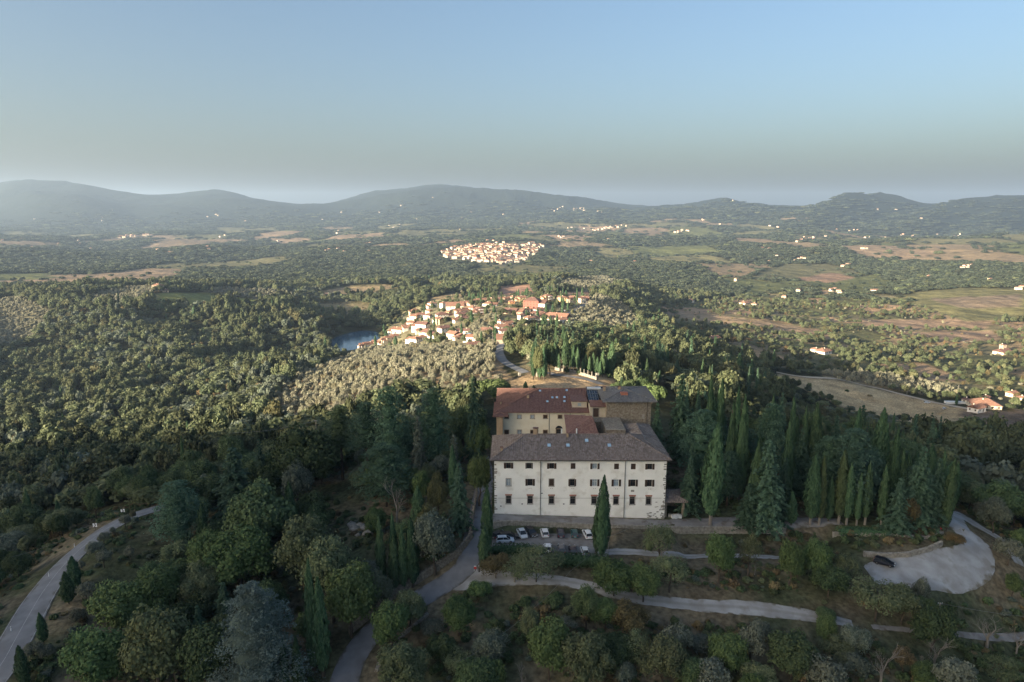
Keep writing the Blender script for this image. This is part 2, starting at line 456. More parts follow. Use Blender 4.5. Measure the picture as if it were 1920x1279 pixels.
# ------------------------------------------------------------------ what grows where
def inpoly(px, py, poly):
    r = np.zeros(px.shape, bool); n = len(poly)
    for i in range(n):
        x1, y1 = poly[i]; x2, y2 = poly[(i+1) % n]
        if y1 == y2: continue
        c = ((y1 > py) != (y2 > py)) & (px < (x2-x1)*(py-y1)/(y2-y1)+x1)
        r ^= c
    return r

# name: (cover, ground colour, density)
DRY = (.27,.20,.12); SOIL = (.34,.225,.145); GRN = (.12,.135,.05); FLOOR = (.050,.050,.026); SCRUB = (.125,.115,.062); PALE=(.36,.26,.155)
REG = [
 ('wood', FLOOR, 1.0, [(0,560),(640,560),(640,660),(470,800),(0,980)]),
 ('lightwood', (.14,.13,.07), .9, [(300,790),(430,705),(520,690),(600,700),(640,745),(860,765),(840,830),(420,830)]),
 ('olive', DRY, 1.0, [(500,800),(520,745),(560,712),(620,685),(690,655),(760,648),(900,640),(940,650),(945,695),(965,712),(900,735),(850,768),(740,755),(640,790)]),
 ('village', (.20,.18,.11), .22, [(660,660),(720,622),(760,585),(800,565),(900,553),(1105,545),(1112,575),(1075,612),(1000,640),(940,650),(880,655),(800,650)]),
 ('olive', (.20,.17,.10), .9, [(880,640),(885,610),(925,590),(935,600),(905,640)]),
 ('open', PALE, .12, [(960,740),(955,715),(990,700),(1050,690),(1150,705),(1160,740)]),
 ('mixed', (.20,.17,.10), .9, [(965,700),(1000,645),(1090,618),(1240,600),(1300,640),(1420,690),(1480,760),(1240,720),(1100,690)]),
 ('olive', (.17,.155,.09), 1.0, [(1075,612),(1075,580),(1120,556),(1170,575),(1200,600),(1192,628),(1120,616)]),
 ('patch', SCRUB, .14, [(1240,600),(1235,575),(1500,540),(1760,560),(1925,600),(1925,775),(1790,735),(1540,700),(1420,685),(1300,640)]),
 ('open', (.30,.215,.13), .04, [(1340,660),(1480,690),(1470,668),(1380,650)]),
 ('open', (.43,.32,.18), .015, [(1385,680),(1440,700),(1570,712),(1700,742),(1830,772),(1800,800),(1700,792),(1600,775),(1520,735)]),
 ('olive', (.28,.22,.13), 1.0, [(1530,701),(1640,706),(1785,726),(1800,744),(1700,736),(1560,713)]),
 ('open', (.17,.13,.095), .0, [(1790,772),(1925,768),(1925,812),(1830,802)]),
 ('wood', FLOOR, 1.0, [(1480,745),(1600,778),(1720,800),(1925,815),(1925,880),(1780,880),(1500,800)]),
 ('open', (.12,.10,.06), .12, [(1795,893),(1925,885),(1925,935),(1860,925)]),
 ('green', (.155,.165,.055), .0, [(288,562),(296,549),(380,549),(500,564),(480,575),(290,574)]),
 ('olive', (.20,.17,.11), 1.0, [(120,574),(190,548),(285,538),(290,561),(240,574)]),
 ('olive', (.24,.20,.14), 1.0, [(375,548),(420,540),(548,550),(560,560),(500,562)]),
 ('olive', (.16,.15,.10), .9, [(-40,575),(30,560),(75,572),(100,590),(60,640),(-40,660)]),
 ('green', (.13,.14,.06), .0, [(-40,514),(95,512),(100,523),(-40,527)]),
 ('open', (.26,.20,.12), .02, [(590,548),(650,537),(745,533),(735,541),(640,556)]),
 ('open', (.19,.16,.095), .05, [(575,572),(640,566),(700,572),(690,592),(610,590)]),
 ('open', (.33,.20,.14), .0, [(928,552),(940,537),(995,534),(1000,548),(965,555)]),
 ('open', (.26,.20,.12), .02, [(797,562),(850,549),(885,549),(840,565)]),
 ('olive', (.20,.18,.11), .8, [(1035,540),(1060,525),(1130,520),(1175,532),(1110,547)]),
 ('open', (.30,.20,.14), .0, [(1030,552),(1100,545),(1115,556),(1080,562)]),
 ('green', (.165,.155,.075), .02, [(1690,552),(1800,540),(1925,541),(1925,600),(1800,600),(1720,575)]),
 ('open', (.24,.16,.11), .02, [(1485,524),(1560,511),(1605,520),(1555,531)]),
 ('open', (.30,.21,.14), .02, [(1600,600),(1860,600),(1855,615),(1650,618)]),
 ('open', (.20,.155,.11), .0, [(1740,560),(1910,552),(1915,575),(1800,578)]),
 ('open', (.27,.19,.13), .02, [(1690,622),(1860,622),(1880,640),(1760,640)]),
 ('open', (.27,.20,.13), .02, [(1230,590),(1330,588),(1500,612),(1490,625),(1340,606)]),
 ('town', (.14,.13,.09), .32, [(815,480),(850,463),(900,459),(945,455),(1000,455),(1022,463),(1008,478),(985,494),(950,500),(900,496),(850,492)]),
]
CODE = {'wood':1,'lightwood':2,'olive':3,'village':4,'open':5,'mixed':6,'patch':7,'green':8,'town':9,'near':10}
def far_patch(X, Y):
    """the quilt of woods and fields of the far valley: field id, edge distance"""
    wx = X + 120*fbm(X/500, Y/500, 41, 3); wy = Y*.55 + 120*fbm(X/500, Y/500, 47, 3)
    return voronoi(wx/270, wy/270, 3)

def landcover(X, Y, Z):
    px, py, dep = project(X, Y, Z)
    vis = (dep > 20) & (px > -700) & (px < 2600)
    code = np.full(X.shape, 1); den = np.ones(X.shape)
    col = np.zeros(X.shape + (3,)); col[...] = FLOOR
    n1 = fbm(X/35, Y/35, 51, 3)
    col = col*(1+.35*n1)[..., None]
    dist = np.hypot(X, Y)
    # right-hand valley generally opens up
    vid, ve = far_patch(X, Y)
    frac = .22 + .34*sstep(2600, 3600, Y)*(1-sstep(5200, 6200, dist)) - .20*sstep(5400,6400,dist) + .34*((X > .12*Y) & (Y > 1000) & (Y < 3200))
    open_ = (vid < frac) & (dist > 1250) & (dist < 6300) & (ve > .03)
    pal = np.array([(.20,.15,.10),(.26,.19,.125),(.115,.125,.055),(.155,.145,.075),(.125,.12,.065),(.23,.175,.11),(.14,.135,.07)])
    pc = pal[(np.floor(vid*997) % len(pal)).astype(int)]
    rows = .9 + .2*_hash(np.floor(X/9), np.floor(Y/9), 3)
    col = np.where(open_[..., None], pc*rows[..., None], col)
    code = np.where(open_, 5, code); den = np.where(open_, .05, den)
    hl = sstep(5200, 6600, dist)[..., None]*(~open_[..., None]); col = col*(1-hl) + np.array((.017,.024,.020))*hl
    # woods thin out into scrub in parts
    thin = (fbm(X/420, Y/420, 61, 3) > .22) & (dist > 1000) & (dist < 5600) & ~open_
    col = np.where(thin[..., None], np.array(SCRUB), col); den = np.where(thin, .5, den)
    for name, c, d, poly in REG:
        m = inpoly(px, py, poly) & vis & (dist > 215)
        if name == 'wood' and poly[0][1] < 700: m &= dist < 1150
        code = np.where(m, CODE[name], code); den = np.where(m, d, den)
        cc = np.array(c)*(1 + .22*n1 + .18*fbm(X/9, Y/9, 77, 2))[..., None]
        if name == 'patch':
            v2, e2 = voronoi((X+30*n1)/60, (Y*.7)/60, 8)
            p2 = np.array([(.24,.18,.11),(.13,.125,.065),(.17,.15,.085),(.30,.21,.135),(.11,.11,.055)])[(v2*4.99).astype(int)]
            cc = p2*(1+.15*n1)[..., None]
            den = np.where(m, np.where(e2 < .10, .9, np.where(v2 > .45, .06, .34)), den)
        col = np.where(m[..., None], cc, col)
    # the near hill
    near = (dist < 215) & (Y > -60) & (X > -130)
    g = np.array((.145,.120,.080)) ; g2 = np.array((.065,.075,.040))
    t = sstep(-.25, .35, fbm(X/14, Y/14, 81, 4))[..., None]
    nc = g*(1-t)+g2*t
    col = np.where(near[..., None], nc*(1+.3*fbm(X/4, Y/4, 83, 2))[..., None], col)
    code = np.where(near, 10, code)
    return code, den, np.clip(col, .01, .6)

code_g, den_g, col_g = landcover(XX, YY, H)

def ground_mesh():
    nj, ni = XX.shape
    V = np.stack([XX, YY, H], -1).reshape(-1, 3)
    idx = np.arange(nj*ni).reshape(nj, ni)
    q = np.stack([idx[:-1,:-1], idx[:-1,1:], idx[1:,1:], idx[1:,:-1]], -1).reshape(-1, 4)
    me = mesh_np('ground', V, q, smooth=True)
    ca = me.color_attributes.new('cover', 'FLOAT_COLOR', 'POINT')
    ca.data.foreach_set('color', np.concatenate([col_g.reshape(-1,3), np.ones((nj*ni,1))], 1).astype(np.float32).ravel())
    m, n, l, b = new_mat('open_ground')
    at_ = n.new('ShaderNodeAttribute'); at_.attribute_name = 'cover'
    geo = n.new('ShaderNodeNewGeometry')
    def nz(s, d=5):
        z = n.new('ShaderNodeTexNoise'); z.inputs['Scale'].default_value = s; z.inputs['Detail'].default_value = d
        l.new(geo.outputs['Position'], z.inputs['Vector']); return z
    a, c, d = nz(.9), nz(.09), nz(.012, 8)
    mr = n.new('ShaderNodeMapRange'); mr.inputs[1].default_value = .3; mr.inputs[2].default_value = .7; mr.inputs[3].default_value = .55; mr.inputs[4].default_value = 1.45
    l.new(a.outputs[0], mr.inputs[0])
    mr2 = n.new('ShaderNodeMapRange'); mr2.inputs[1].default_value = .3; mr2.inputs[2].default_value = .7; mr2.inputs[3].default_value = .75; mr2.inputs[4].default_value = 1.25
    l.new(c.outputs[0], mr2.inputs[0])
    mu = n.new('ShaderNodeMath'); mu.operation = 'MULTIPLY'; l.new(mr.outputs[0], mu.inputs[0]); l.new(mr2.outputs[0], mu.inputs[1])
    mx = n.new('ShaderNodeMixRGB'); mx.blend_type = 'MULTIPLY'; mx.inputs[0].default_value = 1
    l.new(at_.outputs['Color'], mx.inputs[1]); l.new(mu.outputs[0], mx.inputs[2]); l.new(mx.outputs[0], b.inputs['Base Color'])
    b.inputs['Roughness'].default_value = .95; b.inputs['Specular IOR Level'].default_value = .05
    bp = n.new('ShaderNodeBump'); bp.inputs['Distance'].default_value = .35; bp.inputs['Strength'].default_value = .6; l.new(a.outputs[0], bp.inputs['Height'])
    bp2 = n.new('ShaderNodeBump'); bp2.inputs['Distance'].default_value = 26; bp2.inputs['Strength'].default_value = .6
    l.new(d.outputs[0], bp2.inputs['Height']); l.new(bp.outputs[0], bp2.inputs['Normal']); l.new(bp2.outputs[0], b.inputs['Normal'])
    me.materials.append(m)
    o = link('ground', me); tag(o, 'hilly ground from the near slope to the blue hills on the horizon', kind='structure')
    return o
ground_mesh()

# ------------------------------------------------------------------ air
def air():
    mb = MB().box(-22000, 22000, -3000, 19000, -260, 560)
    m = bpy.data.materials.new('haze_air'); m.use_nodes = True
    n, l = m.node_tree.nodes, m.node_tree.links; n.clear()
    o = n.new('ShaderNodeOutputMaterial'); v = n.new('ShaderNodeVolumePrincipled')
    v.inputs['Color'].default_value = (.55,.74,1.0,1); v.inputs['Density'].default_value = HAZE
    v.inputs['Anisotropy'].default_value = 0.26
    l.new(v.outputs[0], o.inputs['Volume'])
    tag(mb.build('haze', m), 'thin blue evening haze over the valley', kind='stuff')
HAZE = 6.6e-5
air()

# ------------------------------------------------------------------ lake and ways
wm, n_, l_, b_ = new_mat('lake_water')
b_.inputs['Base Color'].default_value = (.05,.12,.18,1); b_.inputs['Roughness'].default_value = .12; b_.inputs['Specular IOR Level'].default_value = .8
tc_ = n_.new('ShaderNodeTexCoord'); z_ = n_.new('ShaderNodeTexNoise'); z_.inputs['Scale'].default_value = .6; l_.new(tc_.outputs['Object'], z_.inputs[0])
bp_ = n_.new('ShaderNodeBump'); bp_.inputs['Distance'].default_value = .05; l_.new(z_.outputs[0], bp_.inputs['Height']); l_.new(bp_.outputs[0], b_.inputs['Normal'])
_pts = []
for k in range(48):
    a = 2*math.pi*k/48; _pts.append((lx+math.cos(a)*38, ly+math.sin(a)*88, LAKE_Z))
me = bpy.data.meshes.new('lake'); me.from_pydata(_pts, [], [tuple(range(48))]); me.materials.append(wm)
tag(link('lake', me), 'small blue lake beside the village', kind='structure')

def spline(P, step):
    P = [Vector(p) for p in P]; out = []
    for i in range(len(P)-1):
        p0 = P[max(i-1,0)]; p1 = P[i]; p2 = P[i+1]; p3 = P[min(i+2,len(P)-1)]
        k = max(2, int((p2-p1).length/step))
        for j in range(k):
            t = j/k
            out.append(.5*((2*p1)+(-p0+p2)*t+(2*p0-5*p1+4*p2-p3)*t*t+(-p0+3*p1-3*p2+p3)*t**3))
    out.append(P[-1]); return out

WAYS = []          # (points, half width) kept clear of trees
def ribbon(name, pts, widths, mat, lift=.12, step=2.0, clear=1.0, off=None, kind='structure', label=None, cross=5, dash=None, zfix=None):
    if cross == 5 and 'gravel' in mat.name: cross = 9
    path = spline([(x, y, 0) for x, y in pts], step)
    n = len(path); W = np.interp(np.linspace(0,1,n), np.linspace(0,1,len(widths)), widths)
    V = []; Q = []
    rag = 0 if cross == 2 else (.12 if 'asphalt' in mat.name else .3)
    for i, p in enumerate(path):
        t = (path[min(i+1,n-1)]-path[max(i-1,0)]); t.z = 0; t.normalize(); s = Vector((t.y, -t.x, 0))
        o = off or 0
        for k in range(cross):
            e = 0 if k not in (0, cross-1) else rag*(random.Random(i*2+k).uniform(-1,1)+.8*math.sin(i*.35+k))
            c = p + s*(o + (k/(cross-1)-.5)*(W[i]+e))
            V.append((c.x, c.y, (hz1(c.x, c.y) if zfix is None else zfix) + lift - (.04*abs(k/(cross-1)-.5) if cross > 2 else 0)))
    for i in range(n-1):
        if dash and (i % dash[1]) >= dash[0]: continue
        for k in range(cross-1):
            a = i*cross+k; Q.append((a, a+1, a+cross+1, a+cross))
    me = mesh_np(name, V, Q, mats=[mat], smooth=True)
    ea = me.attributes.new('edge', 'FLOAT', 'POINT'); ea.data.foreach_set('value', np.tile(np.abs(np.linspace(-1, 1, cross)), n).astype(np.float32))
    o = link(name, me)
    if kind: tag(o, label, kind=kind)
    if clear: WAYS.append((np.array([(p.x, p.y) for p in path[::2]]), float(max(W))/2+clear))
    return o
def gp(*pts): return [at(x, y)[:2] for x, y in pts]

MT['asphalt'] = surface('grey_asphalt', (.150,.155,.165), (.205,.21,.22), .35, .9, 6, .01, 20, c3=(.135,.135,.14), s3=.15)
MT['gravel'] = surface('pale_gravel', (.25,.245,.235), (.37,.375,.375), .28, .95, 9, .04, 6, c3=(.255,.245,.225), s3=.3)
MT['gravel_dark'] = surface('packed_gravel', (.17,.16,.15), (.27,.26,.25), .3, .95, 7, .03, 6, c3=(.15,.13,.11), s3=.5)
def worn(m, verge, ruts):
    """verge earth and weeds creeping in over the edges, and a tufted strip between the wheel tracks"""
    n, l = m.node_tree.nodes, m.node_tree.links; b = n['Principled BSDF']; src = b.inputs['Base Color'].links[0].from_socket
    at_ = n.new('ShaderNodeAttribute'); at_.attribute_name = 'edge'; geo = n.new('ShaderNodeNewGeometry')
    z = n.new('ShaderNodeTexNoise'); z.inputs['Scale'].default_value = .55; z.inputs['Detail'].default_value = 6; l.new(geo.outputs['Position'], z.inputs[0])
    a = n.new('ShaderNodeMath'); a.operation = 'MULTIPLY_ADD'; a.inputs[1].default_value = 1.5; l.new(z.outputs[0], a.inputs[0]); l.new(at_.outputs['Fac'], a.inputs[2])
    r = n.new('ShaderNodeValToRGB'); r.color_ramp.elements[0].position = .80; r.color_ramp.elements[1].position = .93
    d = n.new('ShaderNodeMath'); d.operation = 'MULTIPLY'; d.inputs[1].default_value = .5; l.new(a.outputs[0], d.inputs[0]); l.new(d.outputs[0], r.inputs[0])
    mx = n.new('ShaderNodeMixRGB'); l.new(r.outputs[0], mx.inputs[0]); l.new(src, mx.inputs[1]); mx.inputs[2].default_value = (*verge, 1); out = mx.outputs[0]
    if ruts:
        rr = n.new('ShaderNodeValToRGB'); e = rr.color_ramp.elements; e[0].position = .10; e[0].color = (ruts,)*3+(1,); e[1].position = .34; e[1].color = (0,0,0,1)
        l.new(at_.outputs['Fac'], rr.inputs[0]); m2 = n.new('ShaderNodeMixRGB'); l.new(rr.outputs[0], m2.inputs[0]); l.new(out, m2.inputs[1]); m2.inputs[2].default_value = (*verge, 1); out = m2.outputs[0]
    l.new(out, b.inputs['Base Color'])
MT['gravel_yard'] = MT['gravel'].copy(); MT['gravel_yard'].name = 'yard_gravel'; worn(MT['gravel_yard'], (.15,.13,.09), 0); worn(MT['gravel'], (.13,.115,.08), .3); worn(MT['gravel_dark'], (.11,.10,.07), 0); worn(MT['asphalt'], (.10,.095,.08), 0)
MT['dirt_track'] = surface('sunlit_dirt_track', (.42,.34,.25), (.52,.44,.34), .1, .95)

LOT_Z = -2.55
ROAD_L = gp((-60,1330),(10,1235),(78,1115),(130,1050),(185,1003),(232,975),(282,957),(330,945))
road = ribbon('paved_road', ROAD_L, [6.6], MT['asphalt'], .14, 2.0, 1.5, label='two lane paved road climbing past the cypresses')
for i, (off, nm) in enumerate(((-3.05,'edge_line'),(3.05,'edge_line'),(0,'centre_line'))):
    r = ribbon(nm, ROAD_L, [.12], MT['white_paint'], .165, 2.0, 0, off=off, kind=None, cross=2)
    r.parent = road
ROAD_M = gp((640,1300),(662,1235),(705,1180),(765,1137),(830,1098),(872,1065),(893,1015),(900,965),(907,915),(909,880),(905,858))
ribbon('lane', ROAD_M, [5.6,5.4,5.2,5.2,6,6.5,5.2,4.6,4.4,4.2,4], MT['asphalt'], .15, 2.0, 1.2, label='narrow asphalt lane curving up to the left side of the villa')
TRK = gp((858,1084),(895,1085),(960,1084),(1080,1094),(1180,1120),(1290,1134),(1400,1140),(1500,1153),(1598,1170))
ribbon('gravel_road', TRK, [6.5,4.2,2.9,2.6,2.6,3.2,3.7,3.3,2.0], MT['gravel'], .11, 1.5, .8, label='pale gravel road crossing the slope below the car park')
ribbon('footpath', gp((1635,1177),(1760,1188),(1930,1194)), [1.0,1.3,1.5], MT['gravel_dark'], .14, 1.5, .3, label='faint gravel path at the lower right below the concrete pole')
TR2 = gp((1120,1036),(1180,1036),(1260,1040),(1340,1042),(1430,1045),(1520,1050))
ribbon('gravel_track', TR2, [2.4,2.0,1.9,1.9,1.6,1.4], MT['gravel'], .15, 1.5, .5, label='narrow gravel track leading right from the car park')
TR3 = gp((1784,962),(1800,990),(1832,1018),(1828,1050),(1770,1066),(1700,1070),(1630,1078))
ribbon('gravel_yard', TR3, [4.0,4.4,6.0,8,10.2,9.0,4.5], MT['gravel_yard'], .17, 1.2, 1.2, label='wide pale gravel loop ending in a parking yard on the right')
TR4 = gp((1784,958),(1830,985),(1870,1008),(1893,1030),(1912,1060))
ribbon('gravel_drive', TR4, [4.2,4,3.6,3,2.6], MT['gravel'], .13, 1.5, 1.0, label='pale gravel drive running down the right slope')
ribbon('terrace_path', [(-9,154.8),(4,154.6),(20,154.4),(38,153.9),(50,154.5),(64,155),(80,155)], [3.4,3.6,3.4,3.6,5.5,5.5,3], MT['gravel_dark'], .10, 1.2, .6, label='gravel path along the foot of the white facade')
ribbon('village_road', gp((985,700),(965,690),(940,672),(936,655),(945,640),(962,622)), [5,5.5,6.5,6.5,6,5], MT['asphalt'], .3, 4, 1, label='grey road running up into the village')
ribbon('ridge_road', gp((1130,722),(1100,712),(1070,707),(1040,703),(1015,698)), [5,5,4.5,4,4], MT['gravel_dark'], .3, 3, 1, label='road bending past the cemetery wall')
ribbon('valley_road', gp((1400,682),(1450,697),(1520,708),(1600,718),(1690,740),(1760,757),(1820,768),(1850,772)), [4.5], MT['dirt_track'], .35, 5, 2, label='pale dirt road crossing the sunlit field')
ribbon('village_street', gp((1035,600),(1060,590),(1090,575),(1108,568),(1120,560)), [5], MT['asphalt'], .35, 5, 1, label='street along the upper edge of the village')
# car park sheet
V = [(x, y, LOT_Z+.03) for y in (140.0, 152.4) for x in (-4.6, 21.2)]
me = mesh_np('car_park', V, [(0,1,3,2)], mats=[MT['gravel_dark']])
tag(link('car_park', me), 'small gravel car park below the white villa', kind='structure')

FOOT = []            # building footprints (x, y, r) kept clear of trees
# ------------------------------------------------------------------ roofs and walls
def hip_roof(name, x0, x1, y0, y1, ze, pitch, mat, parent, hips='lr', over=.9, thick=.22, ridge_axis='x', ribs=False):
    """hipped or gabled roof with a real eave thickness"""
    X0, X1, Y0, Y1 = x0-over, x1+over, y0-over, y1+over
    mb = MB()
    if ridge_axis == 'x':
        hw = (Y1-Y0)/2; zr = ze + pitch*hw; ym = (Y0+Y1)/2
        rl = X0 + (hw if 'l' in hips else 0); rr = X1 - (hw if 'r' in hips else 0)
        if rl > rr: rl = rr = (rl+rr)/2
        e = [(X0,Y0,ze),(X1,Y0,ze),(X1,Y1,ze),(X0,Y1,ze)]; r = [(rl,ym,zr),(rr,ym,zr)]
        fs = [(0,1,5,4),(2,3,4,5),(3,0,4),(1,2,5)]
    else:
        hw = (X1-X0)/2; zr = ze + pitch*hw; xm = (X0+X1)/2
        rl = Y0 + (hw if 'f' in hips else 0); rr = Y1 - (hw if 'b' in hips else 0)
        if rl > rr: rl = rr = (rl+rr)/2
        e = [(X0,Y0,ze),(X1,Y0,ze),(X1,Y1,ze),(X0,Y1,ze)]; r = [(xm,rl,zr),(xm,rr,zr)]
        fs = [(3,0,4,5),(1,2,5,4),(0,1,4),(2,3,5)]
    n = 6
    vs = e + r; low = [(x,y,z-thick) for x,y,z in vs]
    mb.add(vs + low, fs + [tuple(i+n for i in f[::-1]) for f in fs] + [(i, i+n, (i+1)%4+n, (i+1)%4) for i in range(4)])
    o = mb.build(name, mat, parent)
    if ribs:          # rows of cover tiles as real ridges running down every slope
        T = MB(); g = .44; hw = ((Y1-Y0) if ridge_axis == 'x' else (X1-X0))/2
        def row(p, q): T.tube((p[0],p[1],p[2]+.02), (q[0],q[1],q[2]+.02), .095, .095, 5)
        L = (X1-X0) if ridge_axis == 'x' else (Y1-Y0); h0, h1 = (('l' in hips), ('r' in hips)) if ridge_axis == 'x' else (('f' in hips), ('b' in hips))
        u = g*.6
        while u < L-.2:
            m_ = min(hw, u if h0 else hw, (L-u) if h1 else hw)
            for s in (0, 1):
                if ridge_axis == 'x': a = (X0+u, Y0 if s == 0 else Y1, ze); b = (X0+u, (Y0+m_) if s == 0 else (Y1-m_), ze+pitch*m_)
                else: a = (X0 if s == 0 else X1, Y0+u, ze); b = ((X0+m_) if s == 0 else (X1-m_), Y0+u, ze+pitch*m_)
                if m_ > .3: row(a, b)
            u += g
        for fl, s in ((h0, 0), (h1, 1)):
            if not fl: continue
            u = g*.6
            while u < 2*hw-.2:
                m_ = min(u, 2*hw-u)
                if m_ > .3:
                    if ridge_axis == 'x': row((X0 if s == 0 else X1, Y0+u, ze), ((X0+m_) if s == 0 else (X1-m_), Y0+u, ze+pitch*m_))
                    else: row((X0+u, Y0 if s == 0 else Y1, ze), (X0+u, (Y0+m_) if s == 0 else (Y1-m_), ze+pitch*m_))
                u += g
        for a, b in [(r[0], r[1])]+[(c, r[0 if (k in (0,3) if ridge_axis == 'x' else k in (0,1)) else 1]) for k, c in enumerate(e) if ((h0 if (k in (0,3) if ridge_axis == 'x' else k in (0,1)) else h1))]: T.tube((a[0],a[1],a[2]+.05),(b[0],b[1],b[2]+.05),.17,.17,6)
        tag(T.build('tile_rows', mat, o), kind='stuff')
    return o, r

def holed_wall(mb, x0, x1, z0, z1, y, holes, depth=.3):
    """front wall skin in the plane y with real openings; (hx0, hx1, hz0, hz1)"""
    xs = sorted({x0, x1, *[h[0] for h in holes], *[h[1] for h in holes]}); zs = sorted({z0, z1, *[h[2] for h in holes], *[h[3] for h in holes]})
    for i in range(len(xs)-1):
        for j in range(len(zs)-1):
            cx_, cz_ = (xs[i]+xs[i+1])/2, (zs[j]+zs[j+1])/2
            if any(h[0] < cx_ < h[1] and h[2] < cz_ < h[3] for h in holes): continue
            mb.add([(xs[i],y,zs[j]),(xs[i+1],y,zs[j]),(xs[i+1],y,zs[j+1]),(xs[i],y,zs[j+1])], [(0,1,2,3)])
    for a, b, c, d in holes:
        for q in (((a,y,c),(a,y+depth,c),(a,y+depth,d),(a,y,d)), ((b,y,d),(b,y+depth,d),(b,y+depth,c),(b,y,c)),
                  ((a,y,d),(a,y+depth,d),(b,y+depth,d),(b,y,d)), ((b,y,c),(b,y+depth,c),(a,y+depth,c),(a,y,c))):
            mb.add(q, [(0,1,2,3)])

def body(name, x0, x1, y0, y1, z0, z1, holes, mat, parent, inner='glass'):
    mb = MB(); holed_wall(mb, x0, x1, z0, z1, y0, holes)
    mb.add([(x1,y0,z0),(x1,y1,z0),(x1,y1,z1),(x1,y0,z1)],[(0,1,2,3)]).add([(x1,y1,z0),(x0,y1,z0),(x0,y1,z1),(x1,y1,z1)],[(0,1,2,3)])
    mb.add([(x0,y1,z0),(x0,y0,z0),(x0,y0,z1),(x0,y1,z1)],[(0,1,2,3)]).add([(x0,y0,z1),(x1,y0,z1),(x1,y1,z1),(x0,y1,z1)],[(0,1,2,3)])
    return mb.build(name, mat, parent)

def window(parent, x, z, w, h, y, shutters=None, trim=None, curtain=False, arch=False, open_w=.55, bars=False):
    """window > frame, pane, shutter, sill; x, z is the middle of the opening"""
    fr = MB(); t = .07
    for q in ((-w/2,-w/2+t,-h/2,h/2),(w/2-t,w/2,-h/2,h/2),(-w/2,w/2,h/2-t,h/2),(-w/2,w/2,-h/2,-h/2+t),(-t/2,t/2,-h/2,h/2),(-w/2,w/2,h*.12,h*.12+.05)):
        fr.box(x+q[0], x+q[1], y+.16, y+.21, z+q[2], z+q[3])
    o = fr.build('window', MT['frame_white'] if curtain else MT['wood'], parent)
    MB().box(x-w/2+.01, x+w/2-.01, y+.215, y+.235, z-h/2, z+h/2).build('pane', MT['pale_glass'] if curtain else MT['glass'], o)
    if trim:
        m = MB(); b = .16
        m.box(x-w/2-b, x-w/2-.004, y-.05, y+.02, z-h/2, z+h/2+b).box(x+w/2+.004, x+w/2+b, y-.05, y+.02, z-h/2, z+h/2+b).box(x-w/2-.004, x+w/2+.004, y-.05, y+.02, z+h/2+.004, z+h/2+b)
        m.build('surround', MT['stone_trim'] if trim != 'brick' else MT['ochre'], o)
        MB().box(x-w/2-b-.06, x+w/2+b+.06, y-.16, y+.02, z-h/2-.15, z-h/2-.004).build('sill', MT['stone_trim'], o)
    if bars:
        m = MB()
        for k in range(3): m.box(x-w/2+w*(k+1)/4-.015, x-w/2+w*(k+1)/4+.015, y+.03, y+.06, z-h/2, z+h/2)
        for k in range(3): m.box(x-w/2, x+w/2, y+.062, y+.09, z-h/2+h*(k+1)/4-.015, z-h/2+h*(k+1)/4+.015)
        m.build('grille', MT['pipe'], o)
    if shutters == 'open':
        for s in (-1, 1):
            m = MB(); a = x+s*(w/2+.02); b = x+s*(w/2+open_w); m.box(min(a,b), max(a,b), y-.07, y-.015, z-h/2, z+h/2)
            for k in range(7): m.box(min(a,b)+.06, max(a,b)-.06, y-.09, y-.07, z-h/2+.1+k*(h-.2)/7, z-h/2+.1+(k+.6)*(h-.2)/7)
            m.build('shutter', MT['wood'], o)
    if shutters == 'closed':
        for s in (-1, 1):
            m = MB(); a, b = (x-w/2, x-.01) if s < 0 else (x+.01, x+w/2); m.box(a, b, y+.02, y+.08, z-h/2, z+h/2)
            for k in range(8): m.box(a+.05, b-.05, y, y+.02, z-h/2+.08+k*(h-.16)/8, z-h/2+.08+(k+.6)*(h-.16)/8)
            m.build('shutter', MT['wood'], o)
    return o

def skylight(parent, x, y, zf, w=.8, h=1.0, slope=.38):
    z = zf(x, y); o = empty('skylight', (x, y, z)); o.parent = parent; o.rotation_euler = (math.atan(slope), 0, 0)
    m = MB().box(-w/2,w/2,-h/2,h/2,-.05,.10); m.build('frame', MT['metal'], o); MB().box(-w/2+.08,w/2-.08,-h/2+.08,h/2-.08,.102,.12).build('pane', MT['skylight'], o)

def chimney(parent, x, y, z, h=1.2, w=.6, mat='ochre'):
    o = MB().box(x-w/2,x+w/2,y-w/2,y+w/2,z-.4,z+h).build('chimney', MT[mat], parent)
    MB().box(x-w/2-.1,x+w/2+.1,y-w/2-.1,y+w/2+.1,z+h+.002,z+h+.12).build('cap', MT['roof_red'], o)

# ------------------------------------------------------------------ the white front range
Y0 = 156.5
vA = empty('villa', (0,0,0)); tag(vA, 'long white three storey villa range with weathered brown tiled roof and brick lintels', 'villa', 'ranges of the hilltop villa')
def fx(px, py, Y=Y0): return on_y(px, py, Y)
XA0, XA1 = fx(927,915)[0], fx(1248,915)[0]
ZE = 14.15
cols1 = [(953.5,'open'),(992,'half'),(1034.5,'open'),(1074.5,'closed'),(1115.5,'curt'),(1156,'closed'),(1187.5,'closed'),(1218.5,'open')]
cols2 = [(953.5,'bare'),(994,'open'),(1034,'closedt'),(1073,'halft'),(1115,'curt'),(1155.5,'curt'),(1187,'open'),(1218,'open')]
cols3 = [953.5,994,1034,1074,1114,1155,1185.5,1216]
def tilt(px): return (px-927)/321*2.2
wins = []; holes = []
for px, k in cols1:
    x, z = fx(px, 873.0+tilt(px)); wins.append((x, z, 1.15, 1.45, k))
for px, k in cols2:
    x, z = fx(px, 904.0+tilt(px)); wins.append((x, z, 1.2, 1.75, k))
for px in cols3:
    x, z = fx(px, 937.0+tilt(px)); wins.append((x, z, 1.15, 1.95, 'low'))
